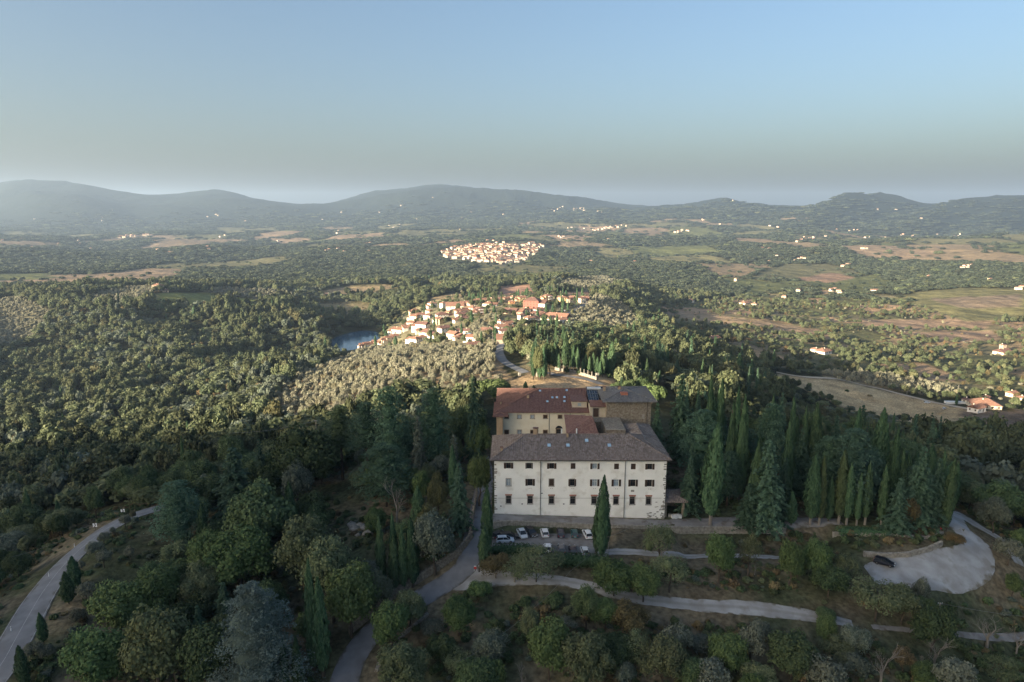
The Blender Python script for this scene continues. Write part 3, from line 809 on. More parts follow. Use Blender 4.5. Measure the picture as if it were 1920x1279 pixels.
for x, z, w, h, k in wins: holes.append((x-w/2, x+w/2, z-h/2, z+h/2))
body('wall', XA0, XA1, Y0, Y0+16, -2.2, ZE, holes, MT['plaster'], vA)
for x, z, w, h, k in wins:
    if k == 'low':
        o = window(vA, x, z, w, h, Y0, trim=True, bars=True)
        m = MB(); n = 9
        for i in range(n):
            a = x-w/2-.28+(w+.56)*i/n; m.box(a+.015, a+(w+.56)/n-.015, Y0-.10, Y0+.0, z+h/2+.17, z+h/2+.50)
        m.build('brick_lintel', MT['brick'], o)
    elif k == 'open': window(vA, x, z, w, h, Y0, 'open')
    elif k == 'half': window(vA, x, z, w, h, Y0, 'open', open_w=.3)
    elif k == 'closed': window(vA, x, z, w, h, Y0, 'closed')
    elif k == 'curt': window(vA, x, z, w, h, Y0, 'open', curtain=True)
    elif k == 'bare': window(vA, x, z, w*.9, h, Y0, trim=True, curtain=True)
    elif k == 'closedt': window(vA, x, z, w*.9, h, Y0, 'closed', trim=True)
    elif k == 'halft': window(vA, x, z, w*.9, h, Y0, 'open', trim=True, open_w=.4)
rA, ridA = hip_roof('roof', XA0, XA1, Y0, Y0+16, ZE+.12, .385, MT['roof_old'], vA, over=.95, ribs=True)
m = MB()
for i in range(105): m.box(XA0-.8+i*.42, XA0-.66+i*.42, Y0-.75, Y0-.004, ZE-.28, ZE-.14)
m.build('rafter_ends', MT['wood'], vA)
# quoins, pipes, plinth and string line
rq = random.Random(4)
for xq, s, nm in ((XA0, 1, 0), (XA1, -1, 1)):
    for k in range(26):
        L = rq.uniform(.25, .75) * (1.9 if nm and k < 7 else 1); z = -1.3+k*.58+rq.uniform(-.12,.12)
        if rq.random() < .22: continue
        if z > ZE-.5: break
        a, b = sorted((xq - s*.03, xq+s*L)); MB().box(a, b, Y0-.035, Y0+.02, z, z+rq.uniform(.18,.40)).build('quoin', MT['stone_pale'], vA)
for k in range(34):         # bare masonry where the plaster has fallen at the lower right corner
    x = XA1-rq.random()**1.6*4.2; z = -1.2+rq.random()**1.3*(4.8 if XA1-x < 2 else 1.8); w = rq.uniform(.25,.6)
    MB().box(x-w, min(x, XA1), Y0-.03, Y0+.01, z, z+rq.uniform(.12,.28)).build('stone', MT['stone_pale'], vA)
for px in (1013.5, 1171.5):
    x = fx(px, 900)[0]; MB().tube((x, Y0-.14, -1.2), (x, Y0-.14, ZE), .07, n=8).build('drainpipe', MT['pipe'], vA)
MB().box(XA0-.7, XA1+.7, Y0-1.12, Y0-.96, ZE-.12, ZE+.02).build('gutter', MT['pipe'], vA)
zb = fx(1000, 934)[1]; MB().box(XA0+.9, XA1-.9, Y0-.02, Y0+.01, zb-.05, zb+.02).build('string_line', MT['stone_trim'], vA)
for px, py in ((979,945),(1057,945),(939,949),(1016,925)):
    x, z = fx(px, py); MB().box(x-.18, x+.18, Y0-.05, Y0+.01, z-.12, z+.12).build('vent', MT['pipe'], vA)
for px in (994,1034,1074,1115,1156,1218):
    x, z = fx(px, 915+tilt(px))
    for s in (-.22,.22): MB().box(x+s-.08, x+s+.08, Y0-.04, Y0+.01, z-.08, z+.08).build('vent', MT['stone_trim'], vA)
x, z = fx(1186, 920.5); MB().box(x-.4, x+.4, Y0-.05, Y0+.01, z-.25, z+.25).build('wall_plaque', MT['stone_trim'], vA)
def zA(x, y): return ZE+.12 + .385*(y-(Y0-.95))
for px, py in ((1029.5,831),(1065,831),(1100,825),(1142.5,833.5)):
    Yq = 160.5 if py > 828 else 162.2; x = on_y(px, py, Yq)[0]; skylight(vA, x, Yq, zA, .95, 1.25, .385)
for px, yy, hh, ww in ((940.5,158.6,.9,.55),(1003,164.8,1.5,.9),(1007,166.2,1.1,.5),(1064,163.6,1.0,.5)):
    x = on_y(px, 830, yy)[0]; chimney(rA, x, yy, min(zA(x, yy), ridA[0][2]), hh, ww)
for px, yy in ((1053,165),(1081,165)):
    x = on_y(px, 820, yy)[0]; MB().tube((x,yy,17),(x,yy,19.0),.17,n=8).build('flue_pipe', MT['frame_white'], rA)
# right wing running back
vB = empty('villa_wing', (0,0,0)); tag(vB, 'rear right wing with a lichen patched hipped roof joining the white range', 'villa wing', 'ranges of the hilltop villa')
body('wall', 30.2, XA1-.01, Y0+14, 182, -1, ZE, [], MT['stone'], vB)
hip_roof('roof', 30.2, XA1+.02, Y0+3.5, 182, ZE+.14, .385, MT['roof_patchy'], vB, hips='fb', over=.95, ridge_axis='y', ribs=True)
MB().box(24.9, 30.1, 173, 184, -1, 16.1).build('courtyard_wall', MT['stone'], vB)
MB().box(24.8, 30.0, 172.8, 173.0, 16.1, 16.3).build('coping', MT['stone_trim'], vB)
FOOT += [(17,164,24),(5,200,16),(33,190,12),(33,175,8)]
for xx in range(-2, 40, 5): FOOT += [(xx,160,5),(xx,168,5)]

# ------------------------------------------------------------------ the yellow rear range
Y1 = 190.0
vC = empty('villa_rear_range', (0,0,0)); tag(vC, 'pale yellow rear range with a broad terracotta hipped roof and skylights', 'villa', 'ranges of the hilltop villa')
XC0, XC1 = on_y(943,790,Y1)[0], on_y(1104,790,Y1)[0]
hs = []; ws = []
for px in (950,974,998.3,1022.5,1050,1093):
    x, z = on_y(px, 781.5, Y1); ws.append((x, z, 1.1, 1.0, px))
for px in (950,974,998.5,1022.5):
    x, z = on_y(px, 812.5, Y1); ws.append((x, z, 1.15, 1.9, px))
x, z = on_y(1048, 812, Y1); ws.append((x, z, 1.6, 2.4, 0))
for x, z, w, h, px in ws: hs.append((x-w/2, x+w/2, z-h/2, z+h/2))
body('wall', XC0, XC1, Y1, 214, -1, 16.0, hs, MT['yellow_plaster'], vC)
for i, (x, z, w, h, px) in enumerate(ws):
    window(vC, x, z, w, h, Y1, None if px in (974,998.3,1093) or not px else 'closed', trim='brick', curtain=px in (974,998.3,1093))
m = MB()
for k in range(8):
    a0, a1 = math.pi*k/8, math.pi*(k+1)/8; x, z = ws[-1][0], ws[-1][1]+1.2
    for r0, r1 in ((.8,1.05),): m.add([(x+math.cos(a)*r, Y1-.06, z+math.sin(a)*r) for a, r in ((a0,r0),(a0,r1),(a1,r1),(a1,r0))], [(0,1,2,3)])
m.add([(ws[-1][0]+math.cos(math.pi*k/10)*.8, Y1-.03, ws[-1][1]+1.2+math.sin(math.pi*k/10)*.8) for k in range(11)], [tuple(range(11))])
m.build('arch', MT['glass'], vC)
MB().box(on_y(931,800,187)[0], XC0-.01, 187, 212, -1, 15.6).build('side_bay', MT['ochre'], vC)
rC, rid = hip_roof('roof', XC0-1.2, XC1, Y1, 214.5, 16.1, .262, MT['roof_red'], vC, over=1.0, hips='l', ribs=True)
hip_roof('bay_roof', XC0-1.9, XC0+.6, 187, 200, 15.75, .262, MT['roof_red'], vC, over=.9, hips='f', ridge_axis='y', ribs=True)
def zC(x, y): return 16.12 + .262*(y-(Y1-1.0))
for px, py in ((1012.5,733),(1062.5,732),(1035.7,745.5),(1044.3,745.5),(1058.3,745),(1026.3,753),(1058.3,752.5)):
    T = np.linspace(190, 203, 400); g = [on_y(px, py, t)[1]-zC(0, t) for t in T]; k = int(np.argmin(np.abs(g))); x = on_y(px, py, T[k])[0]; skylight(vC, x, T[k], zC, .75, 1.1, .262)
chimney(rC, on_y(990,738,197)[0], 197, zC(0,197), .9, .7)
chimney(rC, on_y(939,742,196)[0], 196, 16.3, 1.0, .5)
for px in (1029.7, 1068.8):
    x = on_y(px, 790, Y1)[0]; MB().tube((x,Y1-.1,6),(x,Y1-.1,16.1),.06,n=6).build('drainpipe', MT['pipe'], vC)
# dormer
xd0, xd1 = on_y(1073,750,191.5)[0], on_y(1100.5,750,191.5)[0]
d = MB().box(xd0, xd1, 191.5, 197, 16.4, 18.6).build('dormer', MT['beige'], vC)
MB().box((xd0+xd1)/2-.5,(xd0+xd1)/2+.5,191.44,191.5,17.2,18.1).build('pane', MT['pale_glass'], d)
MB().box(xd0-.3, xd1+.3, 191.1, 198, 18.603, 18.8).build('dormer_roof', MT['roof_red'], d)

# ------------------------------------------------------------------ link, hall roof and tower
vD = empty('villa_link', (0,0,0)); tag(vD, 'narrow beige link with a dark doorway and glazed dark roof beside the stone tower', 'villa link', 'ranges of the hilltop villa')
XD0, XD1 = XC1+.02, on_y(1137,780,188)[0]
dx, dz = on_y(1117.5,772,188)
body('wall', XD0, XD1, 188, 205, -1, 18.2, [(dx-.8,dx+.8,dz-1.6,dz+1.0)], MT['beige'], vD)
MB().box(dx-.8,dx+.8,188.2,188.26,dz-1.6,dz+1.0).build('door', MT['wood'], vD)
MB().box(dx-1.0,dx-.8,187.94,188.0,dz-1.6,dz+1.2).box(dx+.8,dx+1.0,187.94,188.0,dz-1.6,dz+1.2).box(dx-.8,dx+.8,187.94,188.0,dz+1.0,dz+1.2).build('door_surround', MT['stone_trim'], vD)
mb = MB().add([(XD0,187.4,18.25),(XD1,187.4,18.25),(XD1,190.5,19.3),(XD0,190.5,19.3),(XD0,187.4,18.1),(XD1,187.4,18.1),(XD1,190.5,19.1),(XD0,190.5,19.1)],[(0,1,2,3),(7,6,5,4),(0,4,5,1),(1,5,6,2),(2,6,7,3),(3,7,4,0)]).build('roof', MT['roof_red'], vD)
m = MB().add([(XD0,190.6,19.0),(XD1+1,190.6,19.0),(XD1+1,199,21.0),(XD0,199,21.0),(XD0,190.6,18.3),(XD1+1,190.6,18.3),(XD1+1,199,18.3),(XD0,199,18.3)],[(0,1,2,3),(7,6,5,4),(0,4,5,1),(1,5,6,2),(2,6,7,3),(3,7,4,0)])
g = m.build('glazed_roof', MT['glass'], vD)
m = MB()
for k in range(9):
    x = XD0+(XD1+1-XD0)*k/8; m.tube((x,190.6,19.06),(x,199,21.06),.06,n=4)
for k in range(5): m.tube((XD0,190.6+8.4*k/4,19.07+2*k/4),(XD1+1,190.6+8.4*k/4,19.07+2*k/4),.05,n=4)
m.build('glazing_bars', MT['metal'], g)
MB().box(XD0+.2, XD0+4.2, 197.5, 198.6, 20.4, 21.1).build('white_vent_housing', MT['frame_white'], vD)
tz = dz-1.62
MB().box(XD0+.1, XD1-.1, 183.5, 187.99, -1, tz).build('terrace_block', MT['stone'], vD)
m = MB()
for k in range(10): m.tube((XD0+.2+k*.48,183.6,tz),(XD0+.2+k*.48,183.6,tz+1),.03,n=4)
m.tube((XD0+.2,183.6,tz+1),(XD0+4.6,183.6,tz+1),.04,n=4); m.build('railing', MT['metal'], vD)
vE = empty('stone_tower', (0,0,0)); tag(vE, 'square brown stone tower block under a low grey hipped roof', 'tower', 'ranges of the hilltop villa')
XE0, XE1 = on_y(1137.5,780,186)[0], on_y(1220,780,186)[0]
tw = []
for px, py, w, h in ((1153.3,800.5,1.0,1.8),(1206,781,.8,1.4)):
    x, z = on_y(px, py, 186); tw.append((x, z, w, h))
body('wall', XE0, XE1, 186, 200, -1, 20.4, [(x-w/2,x+w/2,z-h/2,z+h/2) for x,z,w,h in tw], MT['stone'], vE)
window(vE, *tw[0], 186, trim='brick'); MB().box(tw[1][0]-.4,tw[1][0]+.4,186.1,186.2,tw[1][1]-.7,tw[1][1]+.7).build('blocked_window', MT['stone_trim'], vE)
hip_roof('roof', XE0, XE1, 186, 200, 20.5, .17, MT['roof_grey'], vE, over=1.45, ribs=True)
x, y = on_y(1170,740,189.5)[0], 189.5; MB().box(x-1.0,x+1.0,y-.8,y+.8,21.0,21.9).build('roof_vent', MT['brick'], vE)
x = on_y(1213,780,186)[0]; MB().tube((x,185.9,6),(x,185.9,20.4),.06,n=6).build('drainpipe', MT['pipe'], vE)
for px in (1161,1133): 
    x = on_y(px, 728, 194)[0]; chimney(vE, x, 194, 21.6, .8, .7)
rs = random.Random(9)
for i in range(90):              # stones standing proud of the rubble wall
    x = rs.uniform(XE0+.3, XE1-1.0); z = rs.uniform(8, 20); w = rs.uniform(.3,.8)
    if any(abs(x-t[0]) < 1.6 and abs(z-t[1]) < 1.8 for t in tw): continue
    MB().box(x, x+w, 185.96, 186.02, z, z+rs.uniform(.15,.35)).build('stone', MT['stone_pale'] if rs.random() < .4 else MT['stone'], vE)
vF = empty('hall', (0,0,0)); tag(vF, 'low hall with a steep terracotta roof in the courtyard between the two ranges', 'hall', 'ranges of the hilltop villa')
xa, xb, xc = on_y(1061,800,176)[0], on_y(1108,800,180)[0], on_y(1120,815,176)[0]
MB().box(xa+.4, xc-.3, 173.2, 182.5, -1, 14.6).build('wall', MT['beige'], vF)
t = [(xa,172.9,14.9),(xc,172.9,14.9),(xc,183,15.5),(xa,183,17.3),(xb,178,18.4)]
MB().add(t+[(x,y,z-.25) for x,y,z in t],[(0,1,4),(1,2,4),(2,3,4),(3,0,4),(6,5,9),(7,6,9),(8,7,9),(5,8,9),(0,5,6,1),(1,6,7,2),(2,7,8,3),(3,8,5,0)]).build('roof', MT['roof_red'], vF)
FOOT += [(20,178,8),(4,205,16),(34,195,10)]

# ------------------------------------------------------------------ loggia at the right corner
vG = empty('loggia', (0,0,0)); tag(vG, 'small open loggia with an old tiled roof against the right corner', 'loggia')
gx0, gx1 = XA1+.15, on_y(1287,960,158)[0]
hip_roof('roof', gx0+.3, gx1-.6, 157.2, 164, 3.0, .30, MT['roof_old'], vG, hips='r', over=.5, ribs=True)
for x, y in ((gx1-1.0,157.6),(gx0+.3,157.6),(gx1-1.0,163.4)): MB().box(x-.28,x+.28,y-.28,y+.28,-1.6,2.95).build('pillar', MT['stone'], vG)
MB().box(gx0, gx1-.6, 163.7, 164.0, -1.6, 2.95).build('back_wall', MT['stone'], vG)
MB().box(gx0+1, gx1-1.4, 157.3, 157.5, -1.6, -.4).build('parapet', MT['stone_pale'], vG)
tx, ty, _ = at(1268,971)
m = MB(); rr = random.Random(3)
for k in range(6): m.rbox(tx+(k-2.5)*.38, ty+rr.uniform(-.2,.2), -1.0+rr.uniform(0,.2), .55, 1.0, .8+rr.uniform(-.2,.2), rr.uniform(-.4,.4))
tag(m.build('covered_pile', MT['frame_white']), 'white sheeted pile on the ground in front of the loggia', 'covered pile')
FOOT += [(43,161,6)]

# ------------------------------------------------------------------ walls of piled stone
def stone_wall(name, pts, ztop, zbot, label, mat='stone', th=.6, seed=1, smin=.35):
    """piled stone retaining wall: every stone a block of its own, joined as one mass"""
    r = random.Random(seed); root = empty(name, (0,0,0)); tag(root, label, 'stone wall', 'stone walls of the terraces')
    core = MB(); st = MB()
    for i in range(len(pts)-1):
        (x0,y0), (x1,y1) = pts[i], pts[i+1]; L = math.hypot(x1-x0, y1-y0); rz = math.atan2(y1-y0, x1-x0)
        nx, ny = math.sin(rz), -math.cos(rz)
        zt0, zt1 = ztop(x0,y0), ztop(x1,y1); zb0, zb1 = zbot(x0,y0), zbot(x1,y1)
        c = math.cos(rz); s = math.sin(rz); o = th*.35
        vs = []
        for (x,y,zt,zb) in ((x0,y0,zt0,zb0),(x1,y1,zt1,zb1)):
            vs += [(x+nx*o,y+ny*o,zb-.5),(x-nx*o,y-ny*o,zb-.5),(x-nx*o,y-ny*o,zt-.06),(x+nx*o,y+ny*o,zt-.06)]
        core.add(vs, [(0,4,7,3),(1,2,6,5),(3,7,6,2),(0,3,2,1),(4,5,6,7),(0,1,5,4)])
        u = 0
        while u < L:
            w = r.uniform(smin, smin*2.4); f = (u+w/2)/L; zt = zt0+(zt1-zt0)*f; zb = zb0+(zb1-zb0)*f; z = zb-.3
            while z < zt:
                h = r.uniform(smin*.6, smin*1.2); h = min(h, zt-z+.05)
                st.rbox(x0+(x1-x0)*f+nx*r.uniform(0,.14), y0+(y1-y0)*f+ny*r.uniform(0,.14), z+h/2, w*r.uniform(.82,.97), th*r.uniform(.85,1.1), h*.9, rz+r.uniform(-.06,.06)); z += h
            u += w
    core.build('core', MT['stone'], root)
    tag(st.build('stones', MT[mat], root), kind='stuff')
def zt_(x, y): return -1.3*min(max((x+4)/42,0),1)+.05
stone_wall('retaining_wall', [(-4.6,152.2),(-1,153.1),(5,153.0),(12,152.8),(21,152.4)], lambda x,y: zt_(x,y)-.1, lambda x,y: -2.7, 'rubble retaining wall between the facade path and the car park', 'stone_pale', seed=2)
w2 = [at(px, py)[:2] for px, py in ((1140,988),(1200,988),(1262,990),(1300,990),(1335,991),(1400,993),(1470,994))]
w2 = [(x, 151.6) for x, y in w2]
stone_wall('terrace_wall', w2, lambda x,y: zt_(x,y)+.35, lambda x,y: -3.6, 'long rubble terrace wall running right from the tall cypress', 'stone_pale', seed=3)
w3 = [at(px, py)[:2] for px, py in ((1560,1005),(1620,1004),(1680,1004),(1735,1010),(1765,1000))]
stone_wall('terrace_wall', w3, lambda x,y: hz1(x,y+2)+.3, lambda x,y: hz1(x,y-1.5)-.4, 'upper rubble wall under the light green hedge', 'stone_pale', seed=4)
w4 = [at(px, py)[:2] for px, py in ((1618,1042),(1660,1046),(1700,1044),(1740,1034),(1765,1022))]
stone_wall('terrace_wall', w4, lambda x,y: hz1(x,y)+1.1, lambda x,y: hz1(x,y)-.5, 'low tumbled stone wall beside the black car', 'stone_pale', seed=5)
w5 = [at(px, py)[:2] for px, py in ((655,1190),(700,1152),(745,1115),(790,1088),(830,1062),(862,1040),(880,1015),(888,960),(893,925))]
stone_wall('lane_wall', w5, lambda x,y: hz1(x,y)+1.9, lambda x,y: hz1(x,y)-.6, 'tall stone wall along the left side of the lane', 'stone', th=.55, seed=6, smin=.5)
w6 = [at(px, py)[:2] for px, py in ((705,1260),(722,1220),(770,1180),(800,1155))]
stone_wall('verge_wall', w6, lambda x,y: hz1(x,y)+.5, lambda x,y: hz1(x,y)-.5, 'crumbling low stone edge on the right of the lane', 'stone_pale', seed=7)
w7 = [at(px, py)[:2] for px, py in ((1041,694),(1056,697),(1075,700),(1095,705),(1117,712))]
stone_wall('cemetery_wall', w7, lambda x,y: hz1(x,y)+1.6, lambda x,y: hz1(x,y)-.4, 'pale sunlit wall with posts in front of the cemetery cypresses', 'stone_pale', seed=8, smin=.9)
m = MB()
cwall = empty('railing_posts', (0,0,0)); tag(cwall, 'row of pale posts standing on the sunlit cemetery wall', 'railing')
for k in range(13):
    f = k/12*3.99; i = int(f); t = f-i; x = w7[i][0]*(1-t)+w7[i+1][0]*t; y = w7[i][1]*(1-t)+w7[i+1][1]*t; z = hz1(x,y)
    MB().box(x-.18,x+.18,y-.18,y+.18,z+1.4,z+3.6).build('post', MT['stone_pale'], cwall)

# ------------------------------------------------------------------ village and farm houses
WALLC = {}
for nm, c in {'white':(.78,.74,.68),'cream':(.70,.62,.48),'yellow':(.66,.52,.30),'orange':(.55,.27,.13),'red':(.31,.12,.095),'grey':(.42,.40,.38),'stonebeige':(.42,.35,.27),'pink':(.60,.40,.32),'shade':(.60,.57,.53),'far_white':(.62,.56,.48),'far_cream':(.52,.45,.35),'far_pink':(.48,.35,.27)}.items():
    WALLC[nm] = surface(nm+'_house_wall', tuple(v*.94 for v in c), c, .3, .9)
_wm = MB().box(-.5,.5,-.05,.03,-.65,.65).mesh('window', MT['wood'])
_wg = MB().box(-.42,.42,-.03,.04,-.6,.6).mesh('window', MT['glass'])
_ch = MB().box(-.35,.35,-.35,.35,-.6,1.1).mesh('chimney', WALLC['cream'])
_dr = MB().box(-.55,.55,-.05,.03,0,2.1).mesh('door', MT['wood'])
NH = 0
def house(x, y, w, d, h, rz, wall, roof, label, cat='house', group='houses of the ridge village', wins=True, hips=None, z=None, chim=True, pitch=.5):
    """house > wall, roof (> chimney), door, window"""
    global NH; NH += 1; r = random.Random(NH)
    z = min(hz1(x, y), hz1(x+w*.3, y), hz1(x-w*.3, y))+.2 if z is None else z
    o = empty('house' if cat == 'house' else cat.replace(' ', '_'), (x, y, z), rz); tag(o, label, cat, group)
    MB().box(-w/2,w/2,-d/2,d/2,-4,h).build('wall', WALLC[wall], o)
    hips = ('lr' if r.random() < .5 else '') if hips is None else hips
    ax = 'x' if w >= d else 'y'
    if ax == 'y' and hips: hips = 'fb'
    rf, rid = hip_roof('roof', -w/2, w/2, -d/2, d/2, h+.05, pitch, MT[roof], o, hips=hips, over=.5, ridge_axis=ax)
    if not hips:       # gable triangles
        hw = (d if ax == 'x' else w)/2; g = MB()
        for s in (-1, 1):
            if ax == 'x': g.add([(s*w/2,-hw,h),(s*w/2,hw,h),(s*w/2,0,h+pitch*hw),(s*(w/2-.1),-hw,h),(s*(w/2-.1),hw,h),(s*(w/2-.1),0,h+pitch*hw)],[(0,1,2),(5,4,3),(0,3,4,1),(1,4,5,2),(2,5,3,0)])
            else: g.add([(-hw,s*d/2,h),(hw,s*d/2,h),(0,s*d/2,h+pitch*hw),(-hw,s*(d/2-.1),h),(hw,s*(d/2-.1),h),(0,s*(d/2-.1),h+pitch*hw)],[(0,1,2),(5,4,3),(0,3,4,1),(1,4,5,2),(2,5,3,0)])
        g.build('gable', WALLC[wall], o)
    if chim: link('chimney', _ch, rf, (r.uniform(-.25,.25)*w, r.uniform(-.15,.15)*d, h+pitch*min(w,d)*.4))
    if cat == 'house' and w > 9.5 and group and 'ridge village' in group:       # a lower wing joined to the main block
        s = r.choice((-1, 1)); ww, wd, wh = w*r.uniform(.35,.55), d*r.uniform(.6,.9), h*r.uniform(.5,.8); cx_ = s*(w/2+ww/2-.3); cy_ = -d/2+wd/2+r.uniform(-1.2,.4)
        wg = MB().box(cx_-ww/2, cx_+ww/2, cy_-wd/2, cy_+wd/2, -4, wh).build('wing', WALLC[r.choice((wall, 'cream', 'white'))], o)
        a, b = cx_-ww/2-.4, cx_+ww/2+.4; c0, c1 = cy_-wd/2-.4, cy_+wd/2+.4
        MB().add([(a,c0,wh),(b,c0,wh),(b,c1,wh+.38*wd),(a,c1,wh+.38*wd),(a,c0,wh-.2),(b,c0,wh-.2),(b,c1,wh),(a,c1,wh)],[(0,1,2,3),(7,6,5,4),(0,4,5,1),(1,5,6,2),(2,6,7,3),(3,7,4,0)]).build('wing_roof', MT[r.choice((roof, 'roof_brown', 'roof_orange'))], wg)
    if wins:
        fl = max(1, int(round(h/3.1)))
        for k in range(fl):
            zz = h*(k+.55)/fl
            n = max(1, int(w/3.4))
            for i in range(n): link('window', _wm if r.random() < .6 else _wg, o, (-w/2+w*(i+.5)/n, -d/2-.0, zz))
            n = max(1, int(d/3.6))
            for s in (-1, 1):
                for i in range(n): link('window', _wm if r.random() < .6 else _wg, o, (s*(w/2), -d/2+d*(i+.5)/n, zz), s*math.pi/2)
        link('door', _dr, o, (w*.18, -d/2, .1))
    FOOT.append((x, y, max(w, d)*.62))
    return o

def house_px(px, pyb, wp, hp, wall, roof, label, rot=None, dk=.75, **k):
    X, Y, Z = at(px, pyb); dep = project(X, Y, Z)[2]; r = random.Random(int(px*31+pyb))
    W = wp*dep/F_PX*1.34; rot = r.uniform(.25,.8)*(1 if r.random() < .6 else -1) if rot is None else rot
    w = W/(abs(math.cos(rot))+dk*abs(math.sin(rot))); d = w*dk
    h = max(2.8, (hp*dep/F_PX)*.95 - .17*w)
    return house(X, Y+d*.45, w, d, h, rot, wall, roof, label, z=Z+.1, **k)

O, B, R = 'roof_orange', 'roof_brown', 'roof_red'
VH = [
 (676,653,9,5,'white',B,'low white shed at the lowest left tip of the village'),
 (689,650,17,7,'shade',B,'long low house with a brown roof at the lower left tip'),
 (705,647,15,8,'white',B,'white gabled house second up from the lower left tip'),
 (717,644,12,9,'cream',O,'narrow cream house in the lower left terrace row'),
 (729,642,15,12,'cream',O,'tall cream house in the middle of the left terrace row'),
 (740,636,13,9,'white',O,'house with a bright orange roof above the terrace row'),
 (746,628,19,14,'white',B,'big white gabled house standing alone above the left row'),
 (771,613,14,11,'grey',B,'plain grey gabled barn on the left side of the village'),
 (772,617,20,6,'shade',B,'low outbuilding with a dark brown roof beneath the grey barn'),
 (792,619,20,15,'white',R,'white house under a large dark red hipped roof'),
 (787,625,15,9,'cream',O,'cream house just below the dark red hipped roof'),
 (803,629,20,7,'cream',R,'long house with a sloping red roof on the lower edge'),
 (777,645,17,13,'white',O,'white house with orange roof at the bottom corner among the olives'),
 (791,639,15,10,'white',B,'white house tucked behind the bottom corner house'),
 (819,637,21,12,'white',R,'wide white house with a broad gable facing the olives'),
 (832,626,20,15,'white',R,'tall white house with stepped roofs above the wide gable'),
 (850,635,21,13,'cream',O,'cream house with a bright orange roof at the lower centre'),
 (856,638,12,6,'cream',O,'little annexe with an orange roof at the grove edge'),
 (872,626,16,8,'white',R,'white house with a thin red roof behind the lower centre'),
 (823,609,15,14,'yellow',O,'bright yellow house with an orange roof'),
 (827,598,20,12,'shade',R,'white house under a wide rust red roof'),
 (801,598,12,9,'white',R,'small white house with a red roof left of the wide rust roof'),
 (776,601,13,11,'cream',B,'cream house at the upper left corner'),
 (789,594,13,7,'white',B,'low white house behind the upper left corner'),
 (778,588,12,9,'yellow',B,'pale yellow house at the top left of the village'),
 (804,587,11,6,'cream',B,'small cream house in the upper left row'),
 (841,592,9,9,'yellow',O,'small yellow house with orange roof among trees'),
 (867,587,19,8,'white',B,'white house with a shallow gable beside the lane trees'),
 (864,594,17,7,'white',R,'second house in the stack of three by the lane trees'),
 (865,602,18,8,'white',R,'lowest house in the stack of three by the lane trees'),
 (810,579,14,13,'white',O,'tall white apartment block at the top left edge'),
 (832,577,12,11,'white',O,'second apartment block at the top left edge, smaller'),
 (852,579,27,11,'white',O,'long white apartment house on the upper left'),
 (871,573,13,8,'cream',O,'cream house behind the long apartment house'),
 (888,572,14,7,'white',O,'white house in the upper row left of centre'),
 (885,582,20,8,'cream',O,'cream terrace with a long orange roof below the upper row'),
 (897,591,15,12,'pink',R,'pinkish house with open balconies near the centre'),
 (903,568,17,8,'white',O,'white house with small roof boxes in the upper row'),
 (916,574,17,7,'white',B,'pale house under the upper centre row'),
 (920,566,16,7,'cream',B,'cream house in the upper centre row'),
 (935,565,16,7,'cream',O,'right hand cream house in the upper centre row'),
 (949,568,12,11,'stonebeige',B,'tall bare stone building at the village centre'),
 (959,570,9,6,'orange',O,'small orange walled house beside the stone building'),
 (960,561,10,6,'cream',O,'cream house on the skyline of the village'),
 (970,563,10,8,'cream',R,'house left of the yellow block'),
 (978,568,13,13,'yellow',O,'narrow saffron yellow block next to the red one'),
 (999,578,27,20,'red',R,'large brick red apartment building at the village centre'),
 (959,588,22,9,'pink',R,'pink and white pair of houses below the centre trees'),
 (987,585,12,7,'white',R,'small white house in front of the red building'),
 (920,625,20,10,'white',R,'white house with a red lean-to at the lower right cluster'),
 (937,608,11,8,'white',O,'small white house at the top of the lower right cluster'),
 (952,612,15,10,'white',O,'white house with a vivid orange roof above the road'),
 (941,618,20,9,'white',O,'long white house in the middle of the lower right cluster'),
 (944,626,15,8,'white',R,'lowest house of the cluster beside the road'),
 (883,640,23,13,'white',O,'isolated white house with a blue solar panel on its roof'),
 (888,653,20,8,'pink',R,'pinkish red tiled cottage among the olives'),
 (993,608,18,16,'cream',O,'tall cream cube house with two rows of windows'),
 (1010,596,18,12,'cream',R,'cream house behind the tall cube house'),
 (978,600,12,12,'cream',R,'cream house left of the tall cube house'),
 (986,586,12,8,'cream',R,'small cream house uphill of the cube house'),
 (1010,585,18,6,'white',R,'low white house under the red building'),
 (1049,601,37,11,'cream',O,'long terracotta roofed terrace at the right end'),
 (1053,605,16,9,'white',O,'white gable house in front of the long terrace'),
 (1026,566,15,14,'yellow',O,'tall yellow apartment block with balconies on the top right'),
 (1044,561,8,6,'cream',O,'small house between the two yellow blocks'),
 (1055,568,13,13,'yellow',O,'yellow corner block on the top right'),
 (1074,567,26,11,'cream',O,'long cream apartment row on the top right'),
 (1092,569,11,12,'cream',R,'last tall house at the right end of the top row'),
 (1104,563,8,6,'red',O,'small reddish house beyond the right end of the top row'),
 (968,641,32,8,'stonebeige',R,'long low barn with a dull red roof right of the road'),
 (999,639,12,5,'cream',O,'low orange roofed shed right of the long barn'),
]
for a in VH:
    o = house_px(*a[:7], rot={993:.62,810:.7,832:.7,999:-.35,1074:-.12,852:.1,968:.05,1049:-.5}.get(a[0]), hips=('' if 'gable' in a[6] else None))
    if 'solar' in a[6]:
        MB().box(-3,1,-4.4,-1.2,6.9,7.0).build('solar_panel', MT['skylight'], o).rotation_euler = (.02,0,0)
    if 'balcon' in a[6]:
        for k in (1,2): MB().box(-3,3,-7.5,-6.2,k*3.2,k*3.2+.9).build('balcony', WALLC['white'], o)
